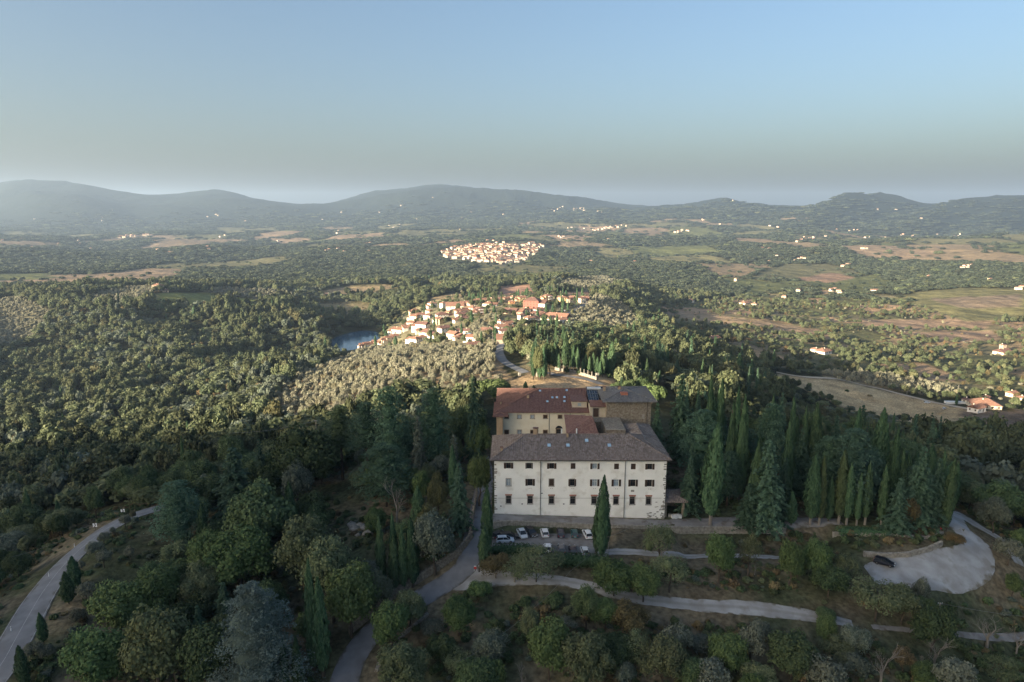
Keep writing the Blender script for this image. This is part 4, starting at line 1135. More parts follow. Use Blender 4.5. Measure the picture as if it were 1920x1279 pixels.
# farms on the slopes
FH = [
 (1158,698,17,9,'stonebeige',R,'house','old farmhouse with two red roofs beside the cemetery, left part','farmhouses near the ridge'),
 (1177,702,26,12,'stonebeige',R,'house','old farmhouse with two red roofs beside the cemetery, right part','farmhouses near the ridge'),
 (1209,720,12,14,'stonebeige',R,'house','tall ruined stone house half hidden behind the tower trees','farmhouses near the ridge'),
 (1547,664,26,9,'white',O,'farmhouse','white farmhouse with an orange roof on the right slope','farmhouses in the right valley'),
 (1529,660,12,7,'cream',O,'farmhouse','cream farm building left of the white farmhouse','farmhouses in the right valley'),
 (1886,665,24,9,'cream',R,'farmhouse','cream farmhouse at the foot of the square tower','farmhouses in the right valley'),
 (1836,774,24,14,'white',O,'farmhouse','bright white gabled farmhouse by the dirt yard on the right','farmhouses in the right valley'),
 (1855,767,42,13,'cream',O,'farmhouse','long cream farmhouse with terracotta roof behind the white gable','farmhouses in the right valley'),
 (1851,752,14,8,'cream',O,'farmhouse','small upper storey house rising behind the long cream farmhouse','farmhouses in the right valley'),
 (1901,744,16,8,'cream',O,'farmhouse','little house with orange roof uphill at the right edge','farmhouses in the right valley'),
 (1919,753,14,7,'cream',O,'farmhouse','orange roofed house cut by the right edge','farmhouses in the right valley'),
 (1812,756,11,8,'cream',R,'farmhouse','tiny cream outbuilding left of the farm','farmhouses in the right valley'),
 (1347,663,8,5,'cream',O,'farmhouse','small cream house beside the dirt track','farmhouses in the right valley'),
 (1366,637,13,6,'cream',O,'farmhouse','orange roofed cottage in the scrub of the right valley','farmhouses in the right valley'),
 (1340,640,20,5,'pink',R,'farmhouse','low dull red roofed barn in the scrub','farmhouses in the right valley'),
 (1296,567,11,6,'white',O,'farmhouse','lone white house above the olive slope','farmhouses in the right valley'),
 (1398,571,16,6,'cream',O,'farmhouse','cream farm among olives in the right middle distance','farmhouses in the right valley'),
 (1415,573,9,5,'cream',O,'farmhouse','small barn right of the cream farm','farmhouses in the right valley'),
 (1322,549,5,4,'orange',O,'farmhouse','tiny orange walled hut on the wooded slope','farmhouses in the right valley'),
 (294,546,15,14,'stonebeige',B,'villa','castle like brown house on the field hill to the left','country houses to the left'),
 (309,548,9,6,'stonebeige',B,'house','low wing right of the castle like house','country houses to the left'),
 (614,556,13,6,'pink',R,'house','pink roofed farm at the wood edge','country houses to the left'),
 (633,554,10,5,'cream',R,'house','small cream farm right of the pink roofed one','country houses to the left'),
 (366,634,18,5,'pink',R,'house','red roofed house sunk in the left wood','country houses to the left'),
 (505,634,12,4,'pink',R,'house','small red roof glimpsed in the wood left of the lake','country houses to the left'),
]
for a in FH:
    house_px(*a[:6], a[7], cat=a[6], group=a[8], rot={1855:-.3,1836:.5}.get(a[0]))
X, Y, Z = at(1879,660); MB_t = house(X, Y, 5, 5, 9, .2, 'stonebeige', R, 'square stone tower above the cream farmhouse on the right', 'tower', 'farmhouses in the right valley', hips='lr', pitch=.2)
X, Y, Z = at(1793,757); tag(MB().rbox(X, Y, Z+.9, 16, 4, 1.6, -.1).build('greenhouse', MT['frame_white']), 'long white polytunnel beside the farm yard', 'greenhouse')
# distant single houses
_hm = []
for k, (wall, roof) in enumerate((('white','roof_orange'),('cream','roof_orange'),('cream','roof_brown'),('white','roof_brown'),('pink','roof_orange'))):
    w, d, h = (14,9,6) if k % 2 else (11,9,7)
    V = [(-w/2,-d/2,-5),(w/2,-d/2,-5),(w/2,d/2,-5),(-w/2,d/2,-5),(-w/2,-d/2,h),(w/2,-d/2,h),(w/2,d/2,h),(-w/2,d/2,h),
         (-w/2-.6,-d/2-.6,h),(w/2+.6,-d/2-.6,h),(w/2+.6,d/2+.6,h),(-w/2-.6,d/2+.6,h),(-w/2+2,0,h+2.2),(w/2-2,0,h+2.2)]
    me = bpy.data.meshes.new('house'); me.from_pydata(V, [], [(0,1,5,4),(1,2,6,5),(2,3,7,6),(3,0,4,7),(8,9,13,12),(10,11,12,13),(11,8,12),(9,10,13),(11,10,9,8)])
    me.materials.append(WALLC['far_'+wall]); me.materials.append(MT[roof])
    me.polygons.foreach_set('material_index', [0]*4+[1]*5); me.update(); _hm.append(me)
def far_house(px, py, s, label, group, jit=0):
    X, Y, Z = at(px, py); r = random.Random(int(px*77+py*13))
    o = link('house', _hm[r.randrange(5)], None, (X, Y, Z), r.uniform(-.9,.9), (s, s, s*r.uniform(.9,1.2))); tag(o, label, 'house', group); FOOT.append((X, Y, 14*s)); return o
singles = sorted([(210,394),(65,411),(192,409),(192,414),(339,421),(405,403),(409,405),(389,407),(109,443),(40,450),(5,452),(110,459),(147,452),(150,459),(60,466),(70,467),(171,468),(284,469),(296,471),(318,475),(392,470),(389,464),
 (285,442),(460,415),(413,445),(422,442),(520,453),(523,455),(688,458),(694,457),(617,470),(612,472),(634,469),(646,474),(692,473),(635,434),(632,438),(648,430),(563,413),(605,412),(640,399),(710,398),(712,399),(752,386),(782,411),(819,412),
 (730,424),(738,427),(750,422),(812,371),(866,410),(884,399),(944,403),(863,431),(908,423),(885,410),(914,453),(925,453),(1002,427),(1012,428),(995,429),(1046,393),(1050,390),(1055,388),(1035,394),(1040,396),(1080,393),(1085,394),(1090,394),(1095,395),(1121,397),(1150,395),
 (1374,376),(1378,375),(1317,412),(1320,413),(1105,411),(1102,412),(1072,427),(1095,429),(1090,432),(1066,428),(1053,446),(1056,445),(1177,444),(1195,445),(1140,450),(1104,411),(1318,414),(1437,404),(1445,409),(1443,424),(1458,426),(1460,427),(1350,421),(1348,424),(1565,425),(1569,431),
 (1593,433),(1601,432),(1608,432),(1525,450),(1515,450),(1510,449),(1508,446),(1535,443),(1548,444),(1556,447),(1495,452),(1430,467),(1437,469),(1443,468),(1456,481),(1442,492),(1490,491),(1497,487),(1503,485),(1508,486),(1580,500),(1588,498),(1592,497),(1620,426),(1640,446),(1622,446),(1630,446),(1650,448),(1660,446),(1685,443),(1690,442),(1693,440),(1710,444),(1712,443),(1718,445),
 (1757,441),(1790,444),(1780,444),(1797,443),(1800,440),(1822,457),(1623,467),(1617,467),(1804,504),(1808,501),(1815,500),(1812,503),(1822,499),(1856,527),(1645,393),(1680,393),(1741,520),(1740,522),(1727,410),(1909,543),(1915,542),(1497,548),(1517,546),(1559,546),(1565,545),(1572,548),(1575,551),(1637,548),(1641,547),(1108,492),(1190,493),(1017,429),(1048,444),(1128,399),(1470,560),(1380,527)], key=lambda p: -p[1])
_rest = []
for i, (px, py) in enumerate(singles):
    s = .8 if py > 480 else 1.0
    if i < 135: far_house(px, py, s, 'pale sunlit house scattered on the distant valley slopes', 'scattered distant houses')
    else: _rest.append((px, py))
rv = random.Random(12)
for (x0, x1, y0, y1, n) in ((1112,1176,423,432,26),(222,290,440,446,22),(1265,1292,432,436,8),(1490,1530,446,454,8),(1060,1098,389,396,10)):
    for k in range(n):
        t = rv.random(); _rest.append((x0+(x1-x0)*t, (y1+(y0-y1)*t)+rv.uniform(-1.5,1.5)))
tp = [(823,477),(852,465),(900,459),(945,456),(955,460),(1000,457),(1018,463),(1008,473),(985,490),(950,496),(920,495),(880,489),(840,486)]
pts = []
while len(pts) < 235:
    px, py = rv.uniform(820,1020), rv.uniform(455,497)
    if inpoly(np.array([px]), np.array([py]), tp)[0] and all((px-a)**2+((py-b)*2.4)**2 > 15 for a, b in pts) or len(pts) > 9999: pts.append((px, py))
    else:
        if rv.random() < .0006: break
pts.sort(key=lambda p: -p[1])
for i, (px, py) in enumerate(pts):
    if i < 62: far_house(px, py, rv.uniform(.85,1.3), 'pale house with tiled roof in the distant hill town', 'houses of the distant hill town')
    else: _rest.append((px, py))
V = []; Q = []; MI = []
for px, py in _rest:
    X, Y, Z = at(px, py); s = rv.uniform(.95,1.5); a = rv.uniform(-.9,.9); c, n = math.cos(a), math.sin(a); b = len(V); me = _hm[rv.randrange(2)]
    for v in me.vertices: V.append((X+(v.co.x*c-v.co.y*n)*s, Y+(v.co.x*n+v.co.y*c)*s, Z+v.co.z*s))
    for p in me.polygons: Q.append(tuple(b+i for i in p.vertices)); MI.append(p.material_index)
me = bpy.data.meshes.new('town_houses'); me.from_pydata(V, [], Q); me.materials.append(WALLC['far_cream']); me.materials.append(MT['roof_brown']); me.polygons.foreach_set('material_index', MI); me.update()
if V: tag(link('town_houses', me), 'upper houses of the distant hill town and tiny houses of the far hamlets', kind='stuff')

# ------------------------------------------------------------------ tree shapes (crowns are clouds of leaf-sized faces)
def cards(P, N, size, rng, aspect=1.0, up=None):
    """one quad per point, facing N; up stretches the quad along that direction"""
    n = len(P)
    N = N/np.maximum(np.linalg.norm(N, axis=1, keepdims=True), 1e-6)
    if up is None:
        a = rng.normal(size=(n,3))
    else:
        a = np.broadcast_to(up, (n,3)) + rng.normal(size=(n,3))*.15
    U = np.cross(N, a); U /= np.maximum(np.linalg.norm(U, axis=1, keepdims=True), 1e-6)
    W = np.cross(U, N)
    s = (size*rng.uniform(.6, 1.35, n))[:, None]
    # irregular quads
    j = rng.uniform(.65, 1.1, (4, n, 1))
    c = [P - U*s*j[0] - W*s*aspect*j[0]*.6, P + U*s*j[1] - W*s*aspect*j[1], P + U*s*j[2]*.7 + W*s*aspect*j[2], P - U*s*j[3] + W*s*aspect*j[3]*.8]
    V = np.stack(c, 1).reshape(-1, 3)
    return V, np.arange(4*n).reshape(-1, 4)

_ico = None
def ico():
    global _ico
    if _ico is None:
        t = (1+5**.5)/2
        v = np.array([(-1,t,0),(1,t,0),(-1,-t,0),(1,-t,0),(0,-1,t),(0,1,t),(0,-1,-t),(0,1,-t),(t,0,-1),(t,0,1),(-t,0,-1),(-t,0,1)], float)
        v /= np.linalg.norm(v[0])
        f = np.array([(0,11,5),(0,5,1),(0,1,7),(0,7,10),(0,10,11),(1,5,9),(5,11,4),(11,10,2),(10,7,6),(7,1,8),(3,9,4),(3,4,2),(3,2,6),(3,6,8),(3,8,9),(4,9,5),(2,4,11),(6,2,10),(8,6,7),(9,8,1)])
        _ico = (v, f)
    return _ico

def crown_mesh(name, P, N, size, seed, mat, aspect=1.0, up=None, blobs=(), vbase=None):
    rng = np.random.default_rng(seed+999)
    V, Q = cards(P, N, size, rng, aspect, up)
    T = []; v = rng.uniform(0, 1, len(P))
    if vbase is not None: v = np.clip(v*.6 + vbase*.4, 0, 1)
    iv, ifc = ico(); base = len(V); ex = []
    for b in blobs:
        c, r = np.array(b[:3]), np.array(b[3:6]) if len(b) > 4 else b[3]
        ex.append(c + iv*r*rng.uniform(.85, 1.1, (12,1))); T.append(ifc + base); base += 12
    if ex: V = np.concatenate([V] + ex)
    T = np.concatenate(T) if T else None
    me = mesh_np(name, V, Q, T, mats=[mat])
    nf = len(Q) + (0 if T is None else len(T))
    at_ = me.attributes.new('v', 'FLOAT', 'FACE')
    at_.data.foreach_set('value', np.concatenate([v, np.full(nf-len(Q), .15)]).astype(np.float32))
    return me

def sph(n, rng, zlo=-1):
    z = rng.uniform(zlo, 1, n); a = rng.uniform(0, 2*np.pi, n); r = np.sqrt(1-z*z)
    return np.stack([r*np.cos(a), r*np.sin(a), z], 1)

def crown_round(name, seed, n, size, mat, nb=15, flat=.85, open_=0.0, lob=.38, core=True):
    """round crown of lobes: radius 1, from z=0 to about 2*flat"""
    rng = np.random.default_rng(seed)
    d = sph(nb, rng, -.45); cen = d*rng.uniform(.48, .74, (nb,1)); cen[:,2] = cen[:,2]*flat + flat
    cen = np.concatenate([cen, [[0,0,flat*1.0]]]); rad = np.append(rng.uniform(lob*.75, lob*1.25, nb), .6)
    w = rad**2/np.sum(rad**2); k = rng.choice(nb+1, n, p=w)
    dd = sph(n, rng, -.55); lump = 1 + .14*rng.normal(size=n)
    P = cen[k] + dd*(rad[k]*lump)[:,None]
    N = dd*1.0 + rng.normal(size=(n,3))*.55 + [0,0,.25]
    # keep the outer shell
    q = (P - [0,0,flat])/[1,1,flat]
    keep = np.linalg.norm(q, axis=1) > .5
    P, N = P[keep], N[keep]
    bl = [(*cen[i], rad[i]*.78) for i in range(nb+1)] if core else []
    if open_ > 0: bl = [b for b in bl if rng.random() > open_]
    return crown_mesh(name, P, N, size, seed, mat, blobs=bl, vbase=np.clip(P[:,2]/(2*flat), 0, 1))

def crown_cypress(name, seed, n, size, mat, slim=.11):
    """spindle of height 1, greatest radius slim"""
    rng = np.random.default_rng(seed)
    z = rng.beta(1.25, 1.35, n); a = rng.uniform(0, 2*np.pi, n)
    prof = lambda z: slim*np.power(np.clip(np.sin(np.pi*np.clip(z,0,1)**.72), 0, 1), .62)*(1-.25*z)
    r = prof(z)*(1 + .14*np.sin(3*a+seed)+.10*np.sin(7*a+z*20+seed)+.12*rng.normal(size=n) + .55*(vnoise(a*1.6+seed, z*13, seed)-.5) )
    lean = (rng.uniform(-1,1)*.03, rng.uniform(-1,1)*.03)
    P = np.stack([r*np.cos(a)+lean[0]*z*z, r*np.sin(a)+lean[1]*z*z, .04+z*.96], 1)
    N = np.stack([np.cos(a), np.sin(a), .25+0*a], 1) + rng.normal(size=(n,3))*.4
    bl = [(0,0,.04+h*.96, prof(np.array(h))*.8, prof(np.array(h))*.8, .1) for h in np.linspace(.08,.86,10)]
    return crown_mesh(name, P, N, size, seed, mat, aspect=2.6, up=np.array([0,0,1.]), blobs=bl)

def crown_fir(name, seed, n, size, mat, wid=.26, tiers=13, flatness=.35, top=.9, droop=.25):
    """whorls of branches on a leading shoot, height 1"""
    rng = np.random.default_rng(seed); P = []; N = []; vb = []
    for t in range(tiers):
        h = .08 + .9*t/tiers; R = wid*(1-h)**top*rng.uniform(.8, 1.15) + .012
        nbr = rng.integers(6, 10); a0 = rng.uniform(0, 6.28)
        m = max(4, int(n*R/(wid*tiers*.48)/nbr))
        for b in range(nbr):
            a = a0 + 2*np.pi*b/nbr + rng.normal()*.15; L = R*rng.uniform(.7, 1.2)
            s = rng.uniform(.18, 1, m)**.8; side = rng.normal(size=m)*.17*L*(1.15-s)
            x = s*L; z = h - droop*x*s + rng.normal(size=m)*.008
            P.append(np.stack([x*np.cos(a)-side*np.sin(a), x*np.sin(a)+side*np.cos(a), z], 1))
            N.append(np.stack([.35*np.cos(a)+0*s, .35*np.sin(a)+0*s, 1+0*s], 1) + rng.normal(size=(m,3))*flatness); vb.append(s)
    P, N, vb = map(np.concatenate, (P, N, vb))
    bl = [(0,0,h, wid*(1-h)**top*.42, wid*(1-h)**top*.42, .07) for h in np.linspace(.12,.9,9)]
    return crown_mesh(name, P, N, size, seed, mat, aspect=.8, blobs=bl, vbase=vb)

def crown_cedar(name, seed, n, size, mat, wid=.55, plates=17, base=.18, cone=False):
    """wide tree of level plates, height 1"""
    rng = np.random.default_rng(seed); P = []; N = []; vb = []
    for t in range(plates):
        h = base + (1-base)*(t+.5)/plates; R = wid*np.sin(np.pi*min(1,(1.08-h)/1.15))**.8
        if cone: R = wid*((1-h)/(1-base))**.45*rng.uniform(.85,1.1)
        a = rng.uniform(0, 6.28); c = np.array([np.cos(a), np.sin(a)])*R*rng.uniform(.15, .6)
        for q in range(3):
            a = a + 2.1 + rng.normal()*.3; c = np.array([np.cos(a), np.sin(a)])*R*rng.uniform(.35, .65); rr = R*rng.uniform(.35, .55); m = int(n/plates/3)
            s = np.sqrt(rng.uniform(0,1,m)); b = rng.uniform(0, 6.28, m); edge = 1+.25*np.sin(5*b+q*2+t)
            x = c[0]+rr*s*edge*np.cos(b); y = c[1]+rr*s*edge*np.sin(b); rc = np.hypot(x, y)
            z = h + .10*(1-s)*rr - .22*np.maximum(rc-R*.35, 0) + rng.normal(size=m)*.008
            P.append(np.stack([x,y,z],1)); N.append(np.stack([x*.8,y*.8,1+0*x],1)+rng.normal(size=(m,3))*.35); vb.append(s)
    P, N, vb = map(np.concatenate, (P, N, vb))
    bl = [(0,0,h, wid*.42*np.sin(np.pi*min(1,(1.08-h)/1.15)), wid*.42*np.sin(np.pi*min(1,(1.08-h)/1.15)), .08) for h in np.linspace(base+.05,.86,6)]
    return crown_mesh(name, P, N, size, seed, mat, aspect=.7, blobs=bl, vbase=vb)

def crown_umbrella(name, seed, n, size, mat):
    rng = np.random.default_rng(seed); nb = 16; a = rng.uniform(0, 6.28, nb); r = np.sqrt(rng.uniform(0,1,nb))*.75
    cen = np.stack([r*np.cos(a), r*np.sin(a), .30*(1-r*r)+.12], 1); rad = rng.uniform(.22,.34,nb)
    k = rng.integers(0, nb, n); dd = sph(n, rng, -.4)
    P = cen[k]+dd*rad[k][:,None]*[1,1,.62]; N = dd+rng.normal(size=(n,3))*.4+[0,0,.4]
    return crown_mesh(name, P, N, size, seed, mat, blobs=[(*c, q*.8, q*.8, q*.45) for c, q in zip(cen, rad)], vbase=np.clip(P[:,2]*1.6,0,1))

def trunk_mesh(name, h, r, mat, seed=0, limbs=5, spread=.5, lean=.04):
    rng = random.Random(seed); mb = MB(); pts = [(0,0,-.6)]
    for k in range(1, 5): pts.append((rng.uniform(-1,1)*lean*h, rng.uniform(-1,1)*lean*h, h*k/4))
    for k in range(4): mb.tube(pts[k], pts[k+1], r*(1.25-.22*k), r*(1.03-.22*k), 6)
    for k in range(limbs):
        a = 6.28*k/max(limbs,1)+rng.uniform(-.4,.4); z0 = h*rng.uniform(.45,.95); L = h*spread*rng.uniform(.5,1)
        p = (0,0,z0); q = (L*math.cos(a)*.6, L*math.sin(a)*.6, z0+L*.55); e = (q[0]*1.7, q[1]*1.7, q[2]+L*.35)
        mb.tube(p, q, r*.42, r*.26, 5); mb.tube(q, e, r*.26, r*.1, 4)
    return mb.mesh(name, mat)

def bare_mesh(name, seed, mat, h=1.0, fan=.35):
    rng = random.Random(seed); mb = MB()
    def grow(p, d, L, r, lv):
        q = p + d*L; mb.tube(p, q, r, r*.6, 4 if lv < 2 else 3, cap=False)
        if lv >= 5: return
        for _ in range(3 if lv < 4 else 2):
            nd = (d + Vector((rng.uniform(-1,1), rng.uniform(-1,1), rng.uniform(-.35,.6)))*.62).normalized()
            grow(p + d*L*rng.uniform(.45, 1), nd, L*rng.uniform(.55,.8), r*.5, lv+1)
    grow(Vector((0,0,-.02)), Vector((0,0,1)), .34*h, .020*h, 0)
    return mb.mesh(name, mat)

TREE = {}
def species(key, crowns, ch, cr, trunk, cat):
    """crown meshes with their modelled height and radius; trunk meshes with modelled height"""
    TREE[key] = dict(crowns=crowns, ch=ch, cr=cr, trunk=trunk, cat=cat)

TR_N = [trunk_mesh('trunk', 1.0, .035, MT['bark'], s, 5, .35) for s in (1,2,3)]
TR_S = [trunk_mesh('trunk', 1.0, .018, MT['bark'], s, 0, .2, .008) for s in (4,5)]
TR_P = [trunk_mesh('trunk', 1.0, .018, MT['bark_pale'], s, 0, .2, .004) for s in (6,)]
TR_U = [trunk_mesh('trunk', 1.0, .03, MT['bark'], s, 7, .5) for s in (7,)]
def cset(n, f, *a, **k): return [f('crown', 100+37*i+hash_(a, k), *a, **k) for i in range(n)]
def hash_(a, k): return int(sum(v for v in list(a)+list(k.values()) if isinstance(v, (int, float)))*13) % 997
def rset(n, cnt, size, mat, **k): return [crown_round('crown', 50+61*i+cnt % 97+len(mat), cnt, size, MT[mat], **k) for i in range(n)]
species('oak', rset(4, 6500, .036, 'leaf_oak', nb=20, lob=.33), 1.72, 1.05, TR_N, 'tree')
species('bright', rset(3, 6500, .034, 'leaf_bright', nb=24, lob=.29), 1.72, 1.05, TR_N, 'tree')
species('lime', rset(3, 7000, .032, 'leaf_lime', nb=26, lob=.27, flat=1.0), 2.0, 1.05, TR_N, 'tree')
species('rust', rset(2, 5200, .034, 'leaf_rust', nb=20, open_=.4, lob=.3), 1.72, 1.05, TR_N, 'tree')
species('thin', rset(3, 3200, .030, 'leaf_lime', nb=18, open_=.85, lob=.3), 1.72, 1.05, TR_N, 'tree')
species('grey', rset(2, 6500, .034, 'leaf_grey', nb=22, lob=.3), 1.72, 1.05, TR_N, 'tree')
species('olive', rset(4, 2600, .048, 'leaf_shadeolive', nb=13, lob=.36, open_=.5, flat=.75), 1.55, 1.05, TR_N, 'olive tree')
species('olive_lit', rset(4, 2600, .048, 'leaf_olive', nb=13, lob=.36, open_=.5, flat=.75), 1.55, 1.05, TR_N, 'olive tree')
species('bush', rset(3, 1600, .06, 'leaf_oak', nb=10, flat=.6), 1.25, 1.05, [], 'shrub')
species('drybush', rset(2, 500, .085, 'leaf_dry', nb=8, flat=.55, open_=.6), 1.2, 1.05, [], 'shrub')
species('cypress', [crown_cypress('crown', s, 3600, .0085, MT['leaf_cypress']) for s in (11,12,13,14)], 1.0, .11, TR_S, 'cypress')
species('fir', [crown_fir('crown', s, 6500, .0115, MT['leaf_fir'], tiers=17) for s in (21,22,23)], 1.0, .28, TR_S, 'conifer')
species('cedar', [crown_cedar('crown', s, 7000, .0125, MT['leaf_fir'], wid=.42) for s in (31,32)], 1.0, .42, TR_S, 'cedar')
species('bluecedar', [crown_cedar('crown', s, 26000, .0065, MT['leaf_blue'], wid=.52, plates=15, base=.08, cone=True) for s in (41,)], 1.0, .52, TR_S, 'cedar')
species('bluefir', [crown_fir('crown', 27, 3200, .0155, MT['leaf_grey'], wid=.24)], 1.0, .26, TR_S, 'conifer')
species('umbrella', [crown_umbrella('crown', s, 4500, .042, MT['leaf_bright']) for s in (51,)], .62, 1.0, TR_U, 'pine')
BARE = [bare_mesh('branches', s, MT['bark_pale']) for s in (61,62,63)]

TREES = []           # (x, y, radius) of trees set by hand
NOUN = {}
def tree(key, x, y, h, w, label, group, z=None, stem=None, pale=False, rz=None, var=None):
    """one tree: an empty at its foot > trunk, crown"""
    T = TREE[key]; rng = random
    z = hz1(x, y) if z is None else z
    nm = {'oak':'broadleaf_tree','bright':'broadleaf_tree','lime':'broadleaf_tree','rust':'broadleaf_tree','thin':'broadleaf_tree','grey':'grey_leaved_tree',
          'olive':'olive_tree','olive_lit':'olive_tree','bush':'shrub','drybush':'shrub','cypress':'cypress_tree','fir':'conifer_tree','bluefir':'conifer_tree','cedar':'cedar_tree','bluecedar':'cedar_tree','umbrella':'umbrella_pine'}[key]
    cr = T['crowns'][(var if var is not None else rng.randrange(99)) % len(T['crowns'])]
    if stem is None: stem = {'oak':.16,'bright':.14,'lime':.12,'rust':.18,'thin':.22,'grey':.14,'olive':.22,'olive_lit':.22,'bush':0,'drybush':0,'cypress':.07,'fir':.04,'bluefir':.04,'cedar':.05,'bluecedar':.03,'umbrella':.5}[key]
    r = w/2
    rz = rng.uniform(0, 6.28) if rz is None else rz
    if not T['trunk']:
        o = link(nm, cr, None, (x, y, z-.15), rz, (r/T['cr'], r/T['cr'], h/T['ch']))
        tag(o, label, T['cat'], group)
    else:
        o = empty(nm, (x, y, z), rz); tag(o, label, T['cat'], group)
        tr = (TR_P if pale else T['trunk'])[rng.randrange(9) % len(TR_P if pale else T['trunk'])]
        th = h*(stem+.35) if key not in ('cypress','fir','cedar','bluecedar','bluefir') else h*.9
        ts = th if key not in ('olive','olive_lit') else th*1.2
        link('trunk', tr, o, (0,0,0), None, (max(ts, h*.5), max(ts, h*.5), th))
        link('crown', cr, o, (0,0,h*stem-.02*h), None, (r/T['cr'], r/T['cr'], h*(1-stem)/T['ch']))
    TREES.append((x, y, r))
    return o

def tree_px(key, px, ytop, ybase, wpx, label, group, **k):
    """a tree whose foot, top and width were read off the photograph"""
    X, Y, Z = at(px, ybase)
    _, zt = on_y(px, ytop, Y)
    dep = project(X, Y, Z)[2]
    return tree(key, X, Y, max(zt-Z, .8), wpx*dep/F_PX, label, group, z=Z, **k)

# ------------------------------------------------------------------ trees set one by one
G_CY = 'cypresses around the villa'
cyp = [
 (1128,888,1048,25,'tall forked cypress in front of the white facade beside the parked cars'),
 (1118,950,1040,15,'short cypress pressed against the tall forked one by the car park'),
 (914,908,1030,20,'slim cypress at the lane edge by the left corner of the white facade'),
 (908,985,1066,22,'cypress on the corner where the lane meets the car park hedge'),
 (1332,790,986,36,'large column cypress with a bare pale stem standing right of the loggia'),
 (1364,750,930,16,'thin tall cypress just behind the large column cypress by the loggia'),
 (1385,738,940,20,'tallest dark cypress in the gap right of the large column cypress'),
 (1388,812,930,11,'very thin cypress beside the gap in the knoll woods'),
 (1471,786,958,22,'cypress rising between two conifers above the terrace wall'),
 (1412,828,982,26,'cypress pressed against the left side of the big green conifer'),
 (1522,754,905,24,'dark cypress at the back of the knoll left of the cedar'),
 (1600,762,880,15,'dark cypress tip showing behind the spreading cedar'),
 (1519,848,985,26,'cypress at the front of the row, left end over the hedge'),
 (1536,852,985,18,'slim cypress second from the left in the front row over the hedge'),
 (1553,893,978,15,'short cypress in the front row between taller ones'),
 (1572,842,982,22,'tall cypress in the front row with a bare foot'),
 (1587,866,984,19,'light green cypress in the middle of the front row'),
 (1606,886,985,14,'narrow cypress right of the light green one in the front row'),
 (1621,862,984,15,'narrow tall cypress near the right end of the front row'),
 (1641,764,935,32,'biggest dark cypress on the right half of the knoll'),
 (1651,869,988,16,'lone cypress with a pale stem at the right end of the front row'),
 (1666,800,960,22,'cypress behind the layered conifer on the right of the knoll'),
 (1683,838,962,18,'cypress tip just left of the large right hand conifer'),
 (1758,843,975,15,'narrow cypress at the far right edge of the knoll'),
 (1772,857,996,20,'last cypress of the knoll beside the gravel drive'),
 (1326,698,880,16,'dark cypress behind the tower roof against the sunlit slope'),
 (1345,706,885,15,'second dark cypress behind the tower roof, a little shorter'),
 (1375,722,900,13,'slender cypress top left of the centre of the knoll'),
 (1478,741,905,14,'slender cypress top at the back centre of the knoll'),
 (1502,760,905,13,'small cypress top right of the slender one at the back'),
 (1483,920,985,18,'small cypress with a rounded top on the terrace path'),
 (142,1042,1104,22,'tall cypress beside the paved road, upper one of the close pair'),
 (129,1070,1132,22,'cypress beside the paved road, lower one of the close pair'),
 (82,1148,1206,16,'single cypress on the inner edge of the paved road'),
 (48,1208,1292,22,'cypress in the bottom left corner beside the paved road'),
 (590,1045,1262,22,'very tall thin cypress left of the lane wall'),
 (606,1078,1268,26,'broad tall cypress beside the very tall thin one'),
 (536,1195,1310,15,'thin cypress tip at the foot of the blue cedar'),
 (560,1190,1310,18,'fuller cypress tip at the foot of the blue cedar'),
 (716,966,1105,17,'cypress at the left of the group inside the lane wall'),
 (741,1000,1112,20,'cypress in the middle of the group inside the lane wall'),
 (757,985,1108,16,'slim cypress in the middle of the group inside the lane wall'),
 (775,968,1100,24,'tallest cypress of the group inside the lane wall'),
 (740,960,1085,14,'thin cypress behind the group inside the lane wall'),
 (560,788,870,14,'small dark cypress standing among round oaks on the left slope'),
 (985,715,737,9,'little dark cypress behind the terracotta roof'),
 (1001,722,738,7,'tiny cypress behind the terracotta roof ridge'),
]
for a in cyp: tree_px('cypress', *a[:4], a[4], G_CY, pale=a[0] in (1332,1572,1587,1651,1519,1536,1606,1621), stem=.10 if a[0] in (1332,1572,1587,1651,1519,1536,1606,1621) else .05)

